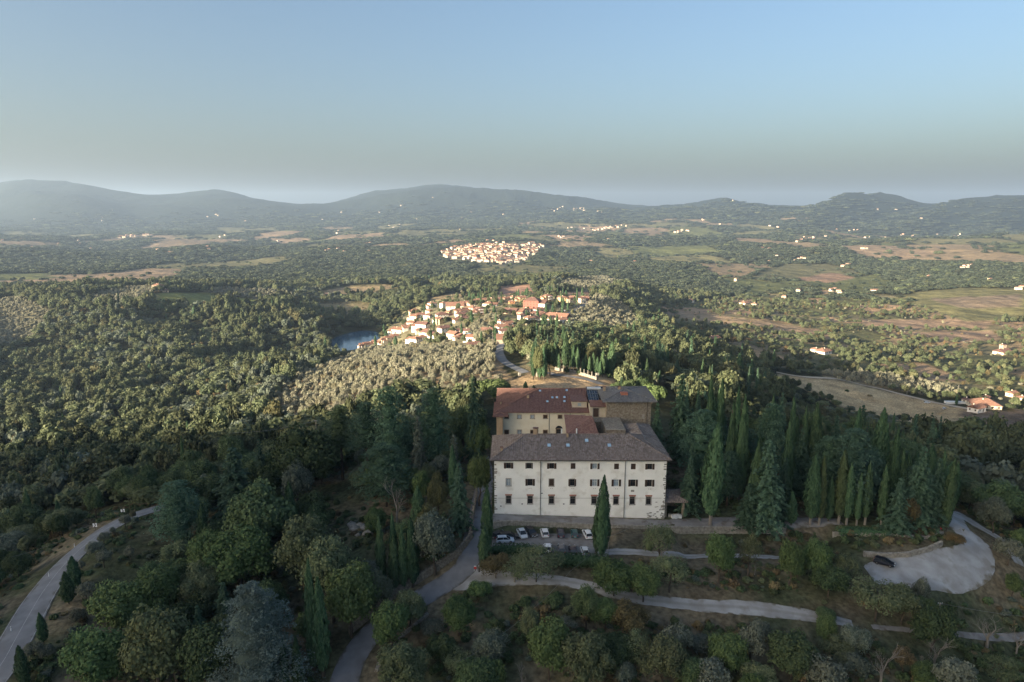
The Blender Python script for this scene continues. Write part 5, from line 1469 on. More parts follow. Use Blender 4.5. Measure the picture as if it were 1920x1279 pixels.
con = [
 ('cedar',735,720,905,88,'tall old cedar with open dark branches in the villa garden'),
 ('cedar',815,724,885,84,'dark spreading pine left of the fir in the garden'),
 ('fir',889,695,872,46,'dark pointed fir standing left of the terracotta roof'),
 ('cedar',642,758,900,84,'flat topped dark pine with bare trunks on the left of the garden'),
 ('cedar',690,752,905,80,'dark pine between the flat topped pine and the old cedar'),
 ('bluefir',786,768,905,52,'grey blue conifer right of the old cedar'),
 ('bluefir',852,806,905,44,'pale blue spruce below the garden trees left of the villa'),
 ('cedar',725,830,950,120,'broad cedar with drooping layered boughs in the middle of the garden'),
 ('fir',862,858,1000,58,'dense green conifer beside the lane wall'),
 ('fir',447,828,985,110,'large green layered conifer at the edge of the left wood'),
 ('cedar',340,900,1035,105,'dark cedar leaning over the bend of the paved road'),
 ('bluecedar',487,1088,1316,235,'huge silver blue cedar at the bottom left'),
 ('fir',1431,812,998,92,'big dense conifer in front of the knoll wood'),
 ('fir',1400,900,995,56,'shorter conifer at the foot of the big dense one'),
 ('cedar',1312,765,905,96,'grey green cedar close behind the villa roof'),
 ('fir',1272,690,870,64,'dark tall conifer rising behind the stone tower'),
 ('cedar',1590,800,965,112,'spreading cedar with level branches in the knoll wood'),
 ('cedar',1545,815,955,80,'green cedar below and left of the spreading cedar'),
 ('fir',1679,888,1002,62,'layered conifer with pale tips at the right end of the hedge'),
 ('fir',1716,826,992,76,'large right hand conifer of the knoll'),
 ('fir',1748,850,990,50,'dark conifer squeezed between the large one and the last cypress'),
 ('fir',1290,850,965,50,'small conifer between the villa corner and the column cypress'),
 ('fir',1495,795,935,56,'conifer in the middle of the knoll wood'),
 ('fir',1228,745,880,44,'dark conifer touching the right side of the stone tower'),
 ('cedar',1440,752,915,70,'rounded dark conifer at the back of the knoll'),
 ('fir',1560,770,890,44,'orange tinged conifer top at the back of the knoll'),
 ('fir',1465,850,975,46,'narrow conifer right of the big dense one'),
 ('umbrella',925,712,752,92,'bright green umbrella pine behind the terracotta roof'),
 ('umbrella',1222,720,757,66,'bright green umbrella pine behind the grey tower roof'),
]
for a in con: tree_px(a[0], a[1], a[2], a[3], a[4]*(1.18 if a[0] == 'fir' else 1.05), a[5], 'conifers of the villa park', stem=(.35 if a[1] in (642,690) else .2 if a[0] == 'umbrella' else None))

bro = [
 ('oak',492,905,1050,140,'big round evergreen oak with grey green dome in the left wood'),
 ('oak',575,800,935,136,'wide dark evergreen oak on the left of the garden'),
 ('grey',560,860,960,60,'grey leaved tree beneath the wide dark oak'),
 ('lime',582,960,1130,120,'yellow green tree with a tall dome left of the garden clearing'),
 ('lime',625,1000,1165,110,'yellow green tree leaning right below its taller neighbour'),
 ('bright',660,1050,1195,120,'broad green tree above the lane wall'),
 ('grey',705,1065,1165,72,'dark grey green tree beside the lane wall'),
 ('grey',815,958,1080,92,'grey leaved tree with whitish top beside the lane'),
 ('lime',383,1055,1160,90,'browning tree in the middle of the left wood'),
 ('bright',455,985,1120,150,'green tree with spreading layered boughs below the round oak'),
 ('bright',400,990,1100,100,'yellowish green tree left of the spreading green one'),
 ('bright',230,1090,1200,120,'fresh green tree beside the dry verge of the road'),
 ('bright',300,1060,1170,110,'green tree on the wood edge facing the road'),
 ('bright',190,1180,1300,140,'low green tree at the bottom left'),
 ('oak',300,1140,1300,150,'dark oak in the bottom left wood'),
 ('oak',390,1170,1310,130,'shadowed oak left of the blue cedar'),
 ('lime',330,1150,1290,90,'olive green tree crown in the bottom left wood'),
 ('bright',1790/2+2,790,870,56,'fresh green tree between the fir and the villa'),
 ('bright',790,880,952,44,'bright green tree below the garden cedars'),
 ('bright',900,845,950,52,'green tree overhanging the lane by the villa corner'),
 ('bright',706,950,1010,52,'small bright green tree by the garden clearing'),
 ('oak',868,765,850,50,'dark oak behind the fir'),
 ('rust',930,1040,1085,70,'brownish low bush spread beside the car park hedge'),
 ('thin',1005,1030,1092,110,'sparse olive brown tree below the car park'),
 ('thin',970,1042,1088,70,'thin brown tree left of the sparse one below the car park'),
 ('bright',1150,1050,1118,96,'green tree right of the clipped hedge'),
 ('bright',1205,1060,1130,80,'green tree over the gravel road'),
 ('thin',1235,975,1060,70,'thin brown tree against the right end of the terrace wall'),
 ('thin',1255,1040,1112,90,'sparse tree on the bank below the loggia'),
 ('bright',1348,1000,1092,66,'tall green tree on the bank right of the track'),
 ('thin',1402,1000,1082,44,'slim pale stemmed tree on the bank'),
 ('bright',1480,1012,1104,56,'round green tree on the bank'),
 ('oak',1552,1060,1120,72,'dark bushy tree at the lower edge of the bank'),
 ('bright',1530,1010,1090,70,'green tree left of the parked black car'),
 ('thin',1585,1040,1100,60,'thin tree just below the gravel yard'),
 ('thin',1640,1085,1165,110,'yellow green tree below the gravel yard'),
 ('lime',1690,1095,1170,80,'yellowish tree left of the wooden pole'),
 ('olive',1725,1086,1130,34,'dark olive tree at the lower rim of the gravel yard'),
 ('rust',1700,930,1000,40,'reddish bush beneath the large conifer'),
 ('bright',900,1088,1125,50,'round dark bush where the gravel road leaves the lane'),
 ('lime',770,1105,1180,70,'tree at the right side of the lane'),
 ('bright',735,1120,1230,80,'green tree right of the lane bend'),
 ('lime',755,1200,1310,110,'yellow green tree at the bottom centre beside the lane'),
 ('bright',860,1120,1190,80,'green tree below the lane junction'),
 ('bright',1030,1160,1275,110,'green tree in the lower centre slope'),
 ('lime',1100,1180,1300,110,'yellow green tree at the bottom right of centre'),
 ('grey',920,1180,1250,80,'grey green tree in the lower centre slope'),
 ('rust',1180,1130,1200,80,'browning tree under the gravel road'),
 ('bright',1545,1150,1215,48,'upright green tree at the end of the pale road'),
 ('oak',1545,1140,1170,44,'small dark tree where the pale road narrows'),
 ('olive',1270,1170,1240,60,'silvery olive on the lower slope under the pale road'),
 ('olive',1405,1170,1245,56,'round silvery olive right of the lower slope centre'),
 ('olive',1540,1225,1300,80,'silvery olive at the bottom edge'),
 ('olive',1330,1240,1310,80,'silvery olive in the bottom row'),
 ('olive',1780,1230,1310,80,'silvery olive near the bottom right corner'),
 ('lime',1240,1190,1290,100,'yellowish tree on the lower slope'),
 ('grey',1600,1170,1240,70,'grey green tree below the wooden pole path'),
 ('bright',1900,925,985,60,'green tree on the right edge above the drive'),
 ('bright',1915,990,1040,50,'green tree on the right edge beside the drive'),
 ('grey',1860,930,1000,56,'grey leaved tree right of the gravel drive'),
 ('olive',1890,1010,1060,50,'olive tree below the gravel drive'),
 ('lime',1812,882,925,60,'pale round tree right of the knoll'),
 ('olive',1845,940,980,40,'olive in the thicket behind the drive'),
 ('rust',1790,1000,1024,38,'dark clipped shrub on the inside of the drive bend'),
]
for a in bro: tree_px(a[0], a[1], a[2], a[3], a[4], a[5], 'trees around the villa hill')
oli = [
 (236,963,992,22,'small olive beside the bend of the road'),(250,956,978,13,'thin young olive at the top of the dry verge'),
 (212,988,1006,12,'bare little olive by the road edge'),(196,998,1022,22,'second olive from the top along the road'),
 (179,1016,1044,34,'full olive hanging over the road edge'),(196,1032,1064,32,'open grey olive on the dry verge'),
 (245,1025,1050,22,'grey olive at the edge of the wood'),(163,1092,1128,38,'wide olive on the verge beside the cypress pair'),
 (149,1142,1172,34,'grey olive lower down the verge'),(66,1202,1240,36,'dark olive between the two lowest cypresses'),
 (90,1210,1240,28,'grey olive right of the lone cypress'),(155,1050,1072,14,'little grey bush by the cypress pair'),
]
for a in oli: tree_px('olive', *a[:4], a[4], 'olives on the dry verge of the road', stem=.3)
for px, yt, yb, wp, lb in ((745,878,985,72,'leafless pale tree in the garden clearing'),(1850,1140,1215,90,'leafless pale tree at the lower right'),
        (1650,1190,1290,90,'leafless brown tree at the bottom right'),(1750,1180,1260,80,'leafless tree right of the pale path'),(1415,1040,1078,26,'leafless thin tree on the bank'),(1905,1160,1230,70,'leafless tree at the right edge'),
        (965,1045,1092,60,'leafless brown tree left of the hedge'),(1240,985,1050,44,'leafless tree in front of the terrace wall')):
    X, Y, Z = at(px, yb); zt = on_y(px, yt, Y)[1]; hh = zt-Z; dep = project(X, Y, Z)[2]
    o = empty('bare_tree', (X, Y, Z), random.uniform(0,6)); tag(o, lb, 'bare tree', 'leafless trees on the slope')
    w = wp*dep/F_PX
    link('branches', BARE[random.randrange(3)], o, (0,0,0), None, (w/.62, w/.62, hh/.92)); TREES.append((X, Y, w/2))

# shaded cypress and fir row at the cemetery on the sunlit ridge, and cypresses in the village
cem = [(1000,640,712,9),(1012,655,712,10),(1020,650,712,9),(1040,640,690,12),(1048,662,695,7),(1060,620,692,13),(1068,650,692,8),(1075,645,693,9),(1083,650,694,9),(1098,662,700,9),
       (1105,668,702,9),(1112,660,702,10),(1120,668,704,9),(1130,655,706,11),(1145,640,706,16),(1022,668,708,8),(1003,660,706,6),(1148,676,705,6),(1162,655,690,6),(1093,672,700,6),(1125,676,706,7),(1138,672,706,8),
       (1212,670,720,7),(1056,612,668,10),(995,635,676,6),(980,650,672,5)]
for i, (px, yt, yb, wp) in enumerate(cem):
    tree_px('cypress', px, yt, yb, wp, 'sunlit cypress in the cemetery grove on the ridge behind the villa', 'cemetery cypresses')
for px, yt, yb, wp in ((1030,640,705,34),(1010,652,712,26),(1085,640,690,44),(1110,645,695,36),(1190,650,700,30),(1240,640,700,40)):
    tree_px('oak' if px % 20 else 'fir', px, yt, yb, wp, 'rounded dark tree among the cemetery cypresses', 'rounded trees by the cemetery')
for px, yt, yb, wp in ((1155,712,752,34),(1180,705,750,36),(1205,700,752,30),(1165,700,745,26)):
    tree_px('oak' if px != 1165 else 'fir', px, yt+4, yb, wp, 'dark tree standing right behind the grey tower roof', 'dark trees behind the tower')

# clipped hedges
def hedge(x0, y0, x1, y1, w, h, z, label, round_=1):
    n = max(2, int(math.hypot(x1-x0, y1-y0)/1.1)); P = []; N = []; bl = []; rng = np.random.default_rng(int(abs(x0)*10)+5)
    for i in range(n+1):
        t = i/n; c = np.array([x0+(x1-x0)*t, y0+(y1-y0)*t, z+h*.5]); d = sph(260, rng, -.7); r = np.array([w*.62, w*.62, h*.52])
        q = np.sign(d)*np.abs(d)**.7
        P.append(c+q*r*(1+.05*rng.normal(size=(260,1)))); N.append(d+rng.normal(size=(260,3))*.4); bl.append((*c, *(r*.86)))
    me = crown_mesh('hedge', np.concatenate(P), np.concatenate(N), .13, 5, MT['leaf_cypress'], blobs=bl)
    tag(link('hedge', me), label, 'hedge'); 
hedge(-3.6, 141.2, 4.0, 141.4, 2.6, 2.4, -2.7, 'thick clipped hedge along the front left of the car park')
hedge(9.4, 138.0, 19.6, 137.4, 3.0, 2.6, -3.4, 'long clipped hedge curving below the lower row of cars')
_a = at(1580,1000); _b = at(1690,1000)
hedge(_a[0], _a[1], _b[0], _b[1], 2.4, 1.5, _a[2]-.1, 'low light green hedge on top of the terrace wall at the right')

# ------------------------------------------------------------------ the rest: near trees one by one, far trees as woods


# ------------------------------------------------------------------ keep the views that the photograph keeps
KEEP = [
 [(655,1279),(705,1165),(820,1095),(868,1040),(893,880),(922,880),(917,1045),(900,1100),(770,1170),(725,1279)],
 [(912,730),(1262,730),(1262,985),(1118,1040),(925,1040)],
 [(890,1078),(1040,1080),(1040,1098),(890,1096)], [(1285,1122),(1450,1134),(1590,1158),(1590,1176),(1450,1156),(1285,1150)],
 [(1620,1062),(1740,1040),(1770,960),(1800,960),(1900,1030),(1905,1050),(1850,1040),(1840,1088),(1640,1094)],
 [(0,1290),(0,1190),(120,1020),(180,985),(280,945),(300,960),(260,1040),(180,1150),(90,1290)],
 [(1256,962),(1400,962),(1440,985),(1720,985),(1760,1010),(1700,1045),(1620,1040),(1560,1015),(1256,1000)],
 [(1140,1028),(1320,1032),(1320,1052),(1140,1050)],
 [(640,930),(720,960),(700,1030),(640,1000)],
 [(930,640),(962,640),(1000,700),(1150,715),(1150,735),(985,735),(930,690)],
 [(1225,985),(1330,985),(1330,1090),(1225,1090)],
 [(625,618),(700,618),(700,655),(625,655)],
]
def blocks(px0, px1, pt, pb):
    """does a silhouette fall on something the photograph shows clear"""
    xs = np.stack([px0, (px0+px1)/2, px1]); r = np.zeros(px0.shape, bool)
    for f in (0, .3, .6, 1):
        ys = np.broadcast_to(pt+(pb-pt)*f, xs.shape)
        for K in KEEP: r |= inpoly(xs, ys, K).any(0)
    return r
def clear(X, Y, R, treegap=.75):
    ok = np.ones(X.shape, bool)
    for P, hw in WAYS:
        lo, hi = P.min(0)-hw-8, P.max(0)+hw+8
        s = np.nonzero((X > lo[0]) & (X < hi[0]) & (Y > lo[1]) & (Y < hi[1]))[0]
        if len(s):
            d = np.min(np.hypot(X[s][:,None]-P[:,0], Y[s][:,None]-P[:,1]), 1); ok[s[d < hw+R[s]*.5]] = False
    for L, g in ((FOOT, 1.0), (TREES, treegap)):
        A = np.array(L)
        for i in range(0, len(A), 1):
            s = (np.abs(X-A[i,0]) < 30) & (np.abs(Y-A[i,1]) < 30) & ok
            if s.any():
                s = np.nonzero(s)[0]; d = np.hypot(X[s]-A[i,0], Y[s]-A[i,1]); ok[s[d < A[i,2]*g + R[s]*(.5 if g == 1 else .4)]] = False
    ok &= ~((((X-lx)/31)**2+((Y-ly)/78)**2) < 1)
    ok &= ~((X > -6) & (X < 23) & (Y > 137) & (Y < 155)); ok &= ~((X > -8) & (X < 66) & (Y > 150) & (Y < 157))
    return ok

# low-detail crowns for trees that show a few pixels
LO = {
 'oak': rset(4, 950, .088, 'leaf_far', nb=15, lob=.33), 'light': rset(2, 950, .088, 'leaf_lime', nb=15, lob=.33), 'olive': rset(3, 650, .10, 'leaf_olive', nb=10, lob=.38, flat=.75),
 'cyp': [crown_cypress('crown', 71, 260, .034, MT['leaf_cypress'])], 'fir': [crown_fir('crown', 72, 420, .05, MT['leaf_fir'])],
 'far': rset(3, 200, .20, 'leaf_horizon', nb=9), 'bush': rset(2, 240, .18, 'leaf_oak', nb=6, flat=.6), 'dry': rset(2, 200, .17, 'leaf_dry', nb=6, flat=.55),
 'bare': [bare_mesh('branches', 64, MT['bark_pale'])], 'rust': rset(1, 420, .125, 'leaf_rust', nb=11), 'grey': rset(1, 420, .125, 'leaf_grey', nb=11),
}
PROTO = [(k, i, m) for k in LO for i, m in enumerate(LO[k])]
PIDX = {k: [j for j, p in enumerate(PROTO) if p[0] == k] for k in LO}
PDIM = {'oak':(1.05,1.72),'light':(1.05,1.72),'olive':(1.05,1.55),'cyp':(.11,1),'fir':(.28,1),'far':(1.05,1.72),'bush':(1.05,1.25),'dry':(1.05,1.2),'bare':(.31,.92),'rust':(1.05,1.72),'grey':(1.05,1.72)}
_pc = bpy.data.collections.new('tree_kinds')
for j, (k, i, m) in enumerate(PROTO):
    _pc.objects.link(bpy.data.objects.new('kind_%02d' % j, m))

def woods(name, label, X, Y, Z, R, Hh, kidx):
    """a wood nobody could count: points carrying one tree each"""
    n = len(X)
    me = bpy.data.meshes.new(name); me.vertices.add(n)
    me.vertices.foreach_set('co', np.stack([X, Y, Z], 1).astype(np.float32).ravel())
    a = me.attributes.new('kind_index', 'INT', 'POINT'); a.data.foreach_set('value', kidx.astype(np.int32))
    s = me.attributes.new('size', 'FLOAT_VECTOR', 'POINT'); s.data.foreach_set('vector', np.stack([R, R, Hh], 1).astype(np.float32).ravel())
    r = me.attributes.new('turn', 'FLOAT_VECTOR', 'POINT'); r.data.foreach_set('vector', np.stack([0*X, 0*X, RNG.uniform(0, 6.28, n)], 1).astype(np.float32).ravel())
    o = link(name, me); tag(o, label, kind='stuff')
    g = bpy.data.node_groups.new(name, 'GeometryNodeTree')
    g.interface.new_socket('Geometry', in_out='INPUT', socket_type='NodeSocketGeometry'); g.interface.new_socket('Geometry', in_out='OUTPUT', socket_type='NodeSocketGeometry')
    N, L = g.nodes, g.links; gi = N.new('NodeGroupInput'); go = N.new('NodeGroupOutput'); mp = N.new('GeometryNodeMeshToPoints')
    ip = N.new('GeometryNodeInstanceOnPoints'); ci = N.new('GeometryNodeCollectionInfo'); ci.inputs['Collection'].default_value = _pc
    ci.inputs['Separate Children'].default_value = True; ci.inputs['Reset Children'].default_value = True
    def na(nm, t):
        q = N.new('GeometryNodeInputNamedAttribute'); q.data_type = t; q.inputs['Name'].default_value = nm; return q
    ki, si, ro = na('kind_index', 'INT'), na('size', 'FLOAT_VECTOR'), na('turn', 'FLOAT_VECTOR')
    ip.inputs['Pick Instance'].default_value = True
    L.new(gi.outputs[0], mp.inputs[0]); L.new(mp.outputs[0], ip.inputs['Points']); L.new(ci.outputs[0], ip.inputs['Instance'])
    def oa(q): return [s_ for s_ in q.outputs if s_.enabled and s_.name == 'Attribute'][0]
    L.new(oa(ki), ip.inputs['Instance Index']); L.new(oa(si), ip.inputs['Scale']); L.new(oa(ro), ip.inputs['Rotation']); L.new(ip.outputs[0], go.inputs[0])
    md = o.modifiers.new('trees', 'NODES'); md.node_group = g
    return o

def jitter_ring(r0, r1, k, amax=.86):
    """points in log-polar cells, spacing k times the distance"""
    nr = max(1, int(math.log(r1/r0)/k)); na_ = int(2*amax/k)
    lr = np.linspace(math.log(r0), math.log(r1), nr); an = np.linspace(-amax, amax, na_)
    A, B = np.meshgrid(an, lr); A = A+RNG.uniform(-.5,.5,A.shape)*k; B = B+RNG.uniform(-.5,.5,A.shape)*k
    r = np.exp(B); return (r*np.sin(A)).ravel(), (r*np.cos(A)).ravel()
def jitter_grid(x0, x1, y0, y1, s, j=.42):
    A, B = np.meshgrid(np.arange(x0, x1, s), np.arange(y0, y1, s*.87)); A = A + (np.arange(B.shape[0])[:,None] % 2)*s*.5
    return (A+RNG.uniform(-j,j,A.shape)*s).ravel(), (B+RNG.uniform(-j,j,A.shape)*s).ravel()

def pick(keys, probs, n):
    ch = RNG.choice(len(keys), n, p=np.array(probs)/sum(probs)); return np.array(keys)[ch]
def dims(kind, R, Hh):
    r = np.array([PDIM[k][0] for k in kind]); h = np.array([PDIM[k][1] for k in kind]); return R/r, Hh/h
def kindex(kind): return np.array([PIDX[k][RNG.integers(len(PIDX[k]))] for k in kind])

# ---- middle distance 200 .. 1500 m
X1_, Y1_ = jitter_grid(-1500, 1500, 150, 1600, 6.6)
d = np.hypot(X1_, Y1_); s = (d > 205) & (d < 1500) & (np.abs(X1_) < Y1_*.92+60); X1_, Y1_ = X1_[s], Y1_[s]
Z1_ = hz(X1_, Y1_); cd, dn, _ = landcover(X1_, Y1_, Z1_)
px, py, dep = project(X1_, Y1_, Z1_)
s = (RNG.random(len(X1_)) < dn) & (cd != 8) & (px > -260) & (px < 2180)
s &= ~((cd == 1) & (RNG.random(len(X1_)) < .42))
X1_, Y1_, Z1_, cd, px, py, dep = (v[s] for v in (X1_, Y1_, Z1_, cd, px, py, dep))
n = len(X1_); kind = pick(['oak','light','far','cyp'], [.68,.22,.06,.02], n)
_pn = fbm(X1_/70, Y1_/70, 29, 3)
for lo_, hi_, ks_, ps_ in ((.22, 9, ['grey','light','rust'], [.5,.46,.04]), (-9, -.30, ['light','oak','bare'], [.6,.3,.1])):
    m = (cd == 1) & (_pn > lo_) & (_pn < hi_) & (RNG.random(n) < .75); kind[m] = pick(ks_, ps_, int(m.sum()))
def setk(code, keys, probs):
    m = cd == code; kind[m] = pick(keys, probs, int(m.sum()))
setk(2, ['light','oak','rust','grey','olive'], [.26,.16,.02,.30,.26]); setk(3, ['olive'], [1]); setk(4, ['oak','light','olive','cyp'], [.4,.2,.3,.1])
setk(5, ['bush','dry','olive'], [.4,.4,.2]); setk(6, ['olive','oak','light','cyp','fir'], [.44,.26,.18,.07,.05]); setk(7, ['oak','light','bush','dry','olive','rust'], [.36,.18,.14,.12,.12,.08]); setk(9, ['oak'], [1])
kn = (px > 1240) & (px < 1800) & (py > 690) & (d[s.nonzero()[0]] < 330 if False else np.hypot(X1_, Y1_) < 300)
kind[kn] = pick(['oak','fir','cyp','light'], [.45,.25,.2,.1], int(kn.sum()))
bl = {'oak':(5.4,10.5),'light':(4.3,8.5),'far':(4.6,9),'cyp':(1.3,13),'fir':(3,14),'olive':(2.35,4.6),'bush':(1.8,2.2),'dry':(1.6,1.8),'bare':(2.6,7.5),'rust':(4,8),'grey':(4.2,8)}
R_ = np.array([bl[k][0] for k in kind])*RNG.lognormal(-.05,.32,n).clip(.5,1.9); H_ = np.array([bl[k][1] for k in kind])*RNG.uniform(.75,1.3,n)
fl = (cd == 1) & (px > 1380) & (py < 850) & (py > 700); R_[fl] *= .6; H_[fl] *= .42
pt_ = cd == 7; R_[pt_] *= .62; H_[pt_] *= .58
H_ *= 1+.6*fbm(X1_/45, Y1_/45, 19, 2)
vil = cd == 4; R_[vil & (kind != 'cyp')] *= .7; H_[vil & (kind != 'cyp')] *= .6
ok = clear(X1_, Y1_, R_)
zt = project(X1_, Y1_, Z1_+H_); hpx = R_*F_PX/dep
ok &= ~(blocks(px-hpx*.7, px+hpx*.7, zt[1], py) & (np.hypot(X1_, Y1_) < 420) & (py < 1300))
LAKEV = [(640,622),(697,622),(697,640),(672,652),(634,654)]
for f in (0, .5, 1):
    for e in (-.5, .5): ok &= ~inpoly(px+hpx*e, zt[1]+(py-zt[1])*f, LAKEV)
X1_, Y1_, Z1_, cd, px, py, dep, kind, R_, H_ = (v[ok] for v in (X1_, Y1_, Z1_, cd, px, py, dep, kind, R_, H_))
dist = np.hypot(X1_, Y1_); inview = (px > -20) & (px < 1940)
# the nearest ones stand as trees of their own
BIG = {'bare':'thin','cedar':'cedar','oak':'oak','light':'lime','far':'oak','cyp':'cypress','fir':'fir','olive':'olive','bush':'bush','dry':'drybush','rust':'rust','grey':'grey'}
order = np.argsort(dist + (~inview)*9999); solo = np.zeros(len(X1_), bool); cnt = {}
cap = {'tree':120,'olive tree':235,'cypress':60,'conifer':50,'shrub':60}
for i in order:
    if not inview[i]: break
    c = TREE[BIG[kind[i]]]['cat']
    if cnt.get(c, 0) >= cap.get(c, 0): continue
    cnt[c] = cnt.get(c, 0)+1; solo[i] = True
LB = {1:'evergreen oak packed in the shaded woods beyond the villa garden',2:'pale green tree on the sunlit wooded slope left of the grove',3:'silvery olive tree in the sunlit grove below the village',
      4:'garden tree between the village houses',5:'low bush on the dry open slope behind the villa',6:'tree on the sunlit mixed slope behind the cypress knoll',7:'tree in the hedges of the right valley',10:'tree on the near hillside',9:'tree by the far town',8:'tree'}
GB = {1:'trees of the shaded woods',2:'trees of the pale slope',3:'olives of the sunlit grove',4:'village garden trees',5:'bushes of the dry slope',6:'trees of the mixed slope',7:'trees of the right valley',10:'trees of the near hillside',9:'town trees',8:'trees'}
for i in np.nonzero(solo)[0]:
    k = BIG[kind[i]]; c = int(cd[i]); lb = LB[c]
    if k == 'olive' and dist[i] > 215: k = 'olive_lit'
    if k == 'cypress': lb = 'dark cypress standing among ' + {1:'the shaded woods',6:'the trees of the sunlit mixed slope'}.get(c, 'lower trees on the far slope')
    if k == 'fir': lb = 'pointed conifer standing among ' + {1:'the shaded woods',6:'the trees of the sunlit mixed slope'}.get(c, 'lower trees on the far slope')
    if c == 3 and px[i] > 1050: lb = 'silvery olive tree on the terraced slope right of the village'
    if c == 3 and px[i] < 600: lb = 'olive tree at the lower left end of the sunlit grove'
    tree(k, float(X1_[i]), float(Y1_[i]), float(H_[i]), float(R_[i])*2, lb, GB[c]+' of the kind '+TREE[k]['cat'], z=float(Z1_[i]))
q = ~solo; sx, sz = dims(kind[q], R_[q], H_[q]); kq = kindex(kind[q]); A = (X1_[q], Y1_[q], Z1_[q]+np.where(kind[q] == 'olive', .5, np.where(np.isin(kind[q], ['oak','light','far','rust','grey']), H_[q]*.05, -.2)), sx, sz, kq)
for nm, lb, m in (('olive_grove', 'silvery olive trees covering the sunlit slopes', (kind[q] == 'olive')),
                  ('woodland', 'mixed woods and hedges from the villa hill to the middle distance', (kind[q] != 'olive'))):
    woods(nm, lb, *(v[m] for v in A))
print('middle trees', len(X1_), 'solo', int(solo.sum()), cnt)

# ---- far woods 1500 .. 9500 m, clumps growing with distance
X2_, Y2_ = jitter_ring(1480, 8200, .0088, .80)
Z2_ = hz(X2_, Y2_); cd, dn, _ = landcover(X2_, Y2_, Z2_); d = np.hypot(X2_, Y2_)
s = (RNG.random(len(X2_)) < np.where(cd == 1, 1, dn)) & (cd != 8)
X2_, Y2_, Z2_, cd, d = (v[s] for v in (X2_, Y2_, Z2_, cd, d)); n = len(X2_)
kind = np.where(RNG.random(n) < .08, 'light', 'far').astype('<U5'); kind[(cd == 3)] = 'olive'; keep_ = RNG.random(n) > sstep(6000, 8000, d); X2_, Y2_, Z2_, cd, d, kind = (v[keep_] for v in (X2_, Y2_, Z2_, cd, d, kind)); n = len(X2_)
R_ = d*.0088*.66*RNG.uniform(.7,1.35,n); R_[(cd == 5) | (cd == 9)] *= .6; H_ = np.clip(4.0+R_*.32, 4, 13)*RNG.uniform(.75,1.25,n)
ok = clear(X2_, Y2_, R_*.3); X2_, Y2_, Z2_, R_, H_, kind = (v[ok] for v in (X2_, Y2_, Z2_, R_, H_, kind))
sx, sz = dims(kind, R_, H_)
woods('far_woodland', 'hazy far woods and tree lines of the wide valley', X2_, Y2_, Z2_-H_*.12, sx, sz, kindex(kind))
print('far clumps', len(X2_))

# ---- the near hill, tree by tree
X3_, Y3_ = jitter_grid(-175, 140, 84, 222, 6.0)
d = np.hypot(X3_, Y3_); s = (d < 207); X3_, Y3_ = X3_[s], Y3_[s]; Z3_ = hz(X3_, Y3_); px, py, dep = project(X3_, Y3_, Z3_)
ZON = [ # polygon, kinds, weights, density, size
 ([(-400,860),(240,880),(280,930),(170,975),(60,1110),(-400,1400)], ['grey','oak','light','olive','bush','dry'], [.12,.22,.2,.2,.14,.12], .85, .75, 'on the bushy slope left of the paved road'),
 ([(290,930),(420,850),(660,760),(900,740),(905,870),(880,1020),(690,1160),(640,1330),(60,1330),(230,1120)], ['oak','light','fir','cyp','grey','bush'], [.5,.16,.14,.06,.08,.06], .95, 1.0, 'in the dark wood left of the villa'),
 ([(1258,700),(1500,720),(1780,800),(1790,960),(1690,978),(1440,975),(1400,950),(1258,955)], ['oak','fir','cyp','light','cedar'], [.34,.26,.16,.06,.18], 1.0, 1.1, 'in the wooded knoll right of the villa'),
 ([(700,1290),(800,1180),(880,1110),(1080,1120),(1180,1150),(1300,1160),(1600,1185),(1930,1210),(1930,1340),(690,1340)], ['light','oak','rust','olive','bush','dry','bare','grey'], [.34,.22,.07,.10,.12,.05,.04,.06], 1.0, .92, 'on the lower slope below the gravel road'),
 ([(940,1045),(1130,1058),(1330,1062),(1580,1080),(1600,1120),(1400,1115),(1200,1085),(1000,1065)], ['light','dry','bush','olive','oak'], [.24,.24,.22,.14,.16], .8, .62, 'on the bank between the track and the gravel road'),
 ([(1780,860),(1930,850),(1930,1030),(1870,990),(1790,950)], ['oak','grey','light','olive','bush'], [.3,.2,.2,.2,.1], .8, .75, 'right of the gravel drive'),
 ([(1600,1095),(1930,1080),(1930,1180),(1600,1150)], ['light','dry','bare','olive','bush'], [.3,.25,.15,.12,.18], .6, .65, 'below the gravel yard'),
 ([(1320,1048),(1600,1048),(1600,1080),(1320,1075)], ['light','bush','oak','dry'], [.4,.2,.2,.2], .6, .6, 'on the bank above the pale road'),
]
bl3 = {'cedar':(4.6,13),'oak':(4.4,9.5),'light':(3.8,8),'cyp':(1.2,15),'fir':(3.4,15),'olive':(2.8,4.2),'bush':(2.0,2.2),'dry':(1.7,1.7),'bare':(2.2,6),'rust':(3.2,6),'grey':(3.8,7.5)}
NM = {'cedar':'spreading cedar','oak':'dark evergreen oak','light':'yellow green tree','cyp':'cypress','fir':'dark conifer','olive':'silvery olive','bush':'green bush','dry':'dry brown bush','bare':'leafless tree','rust':'browning tree','grey':'grey leaved tree'}
BIG['bright'] = 'bright'; nsolo = 0
done = np.zeros(len(X3_), bool); PL = []
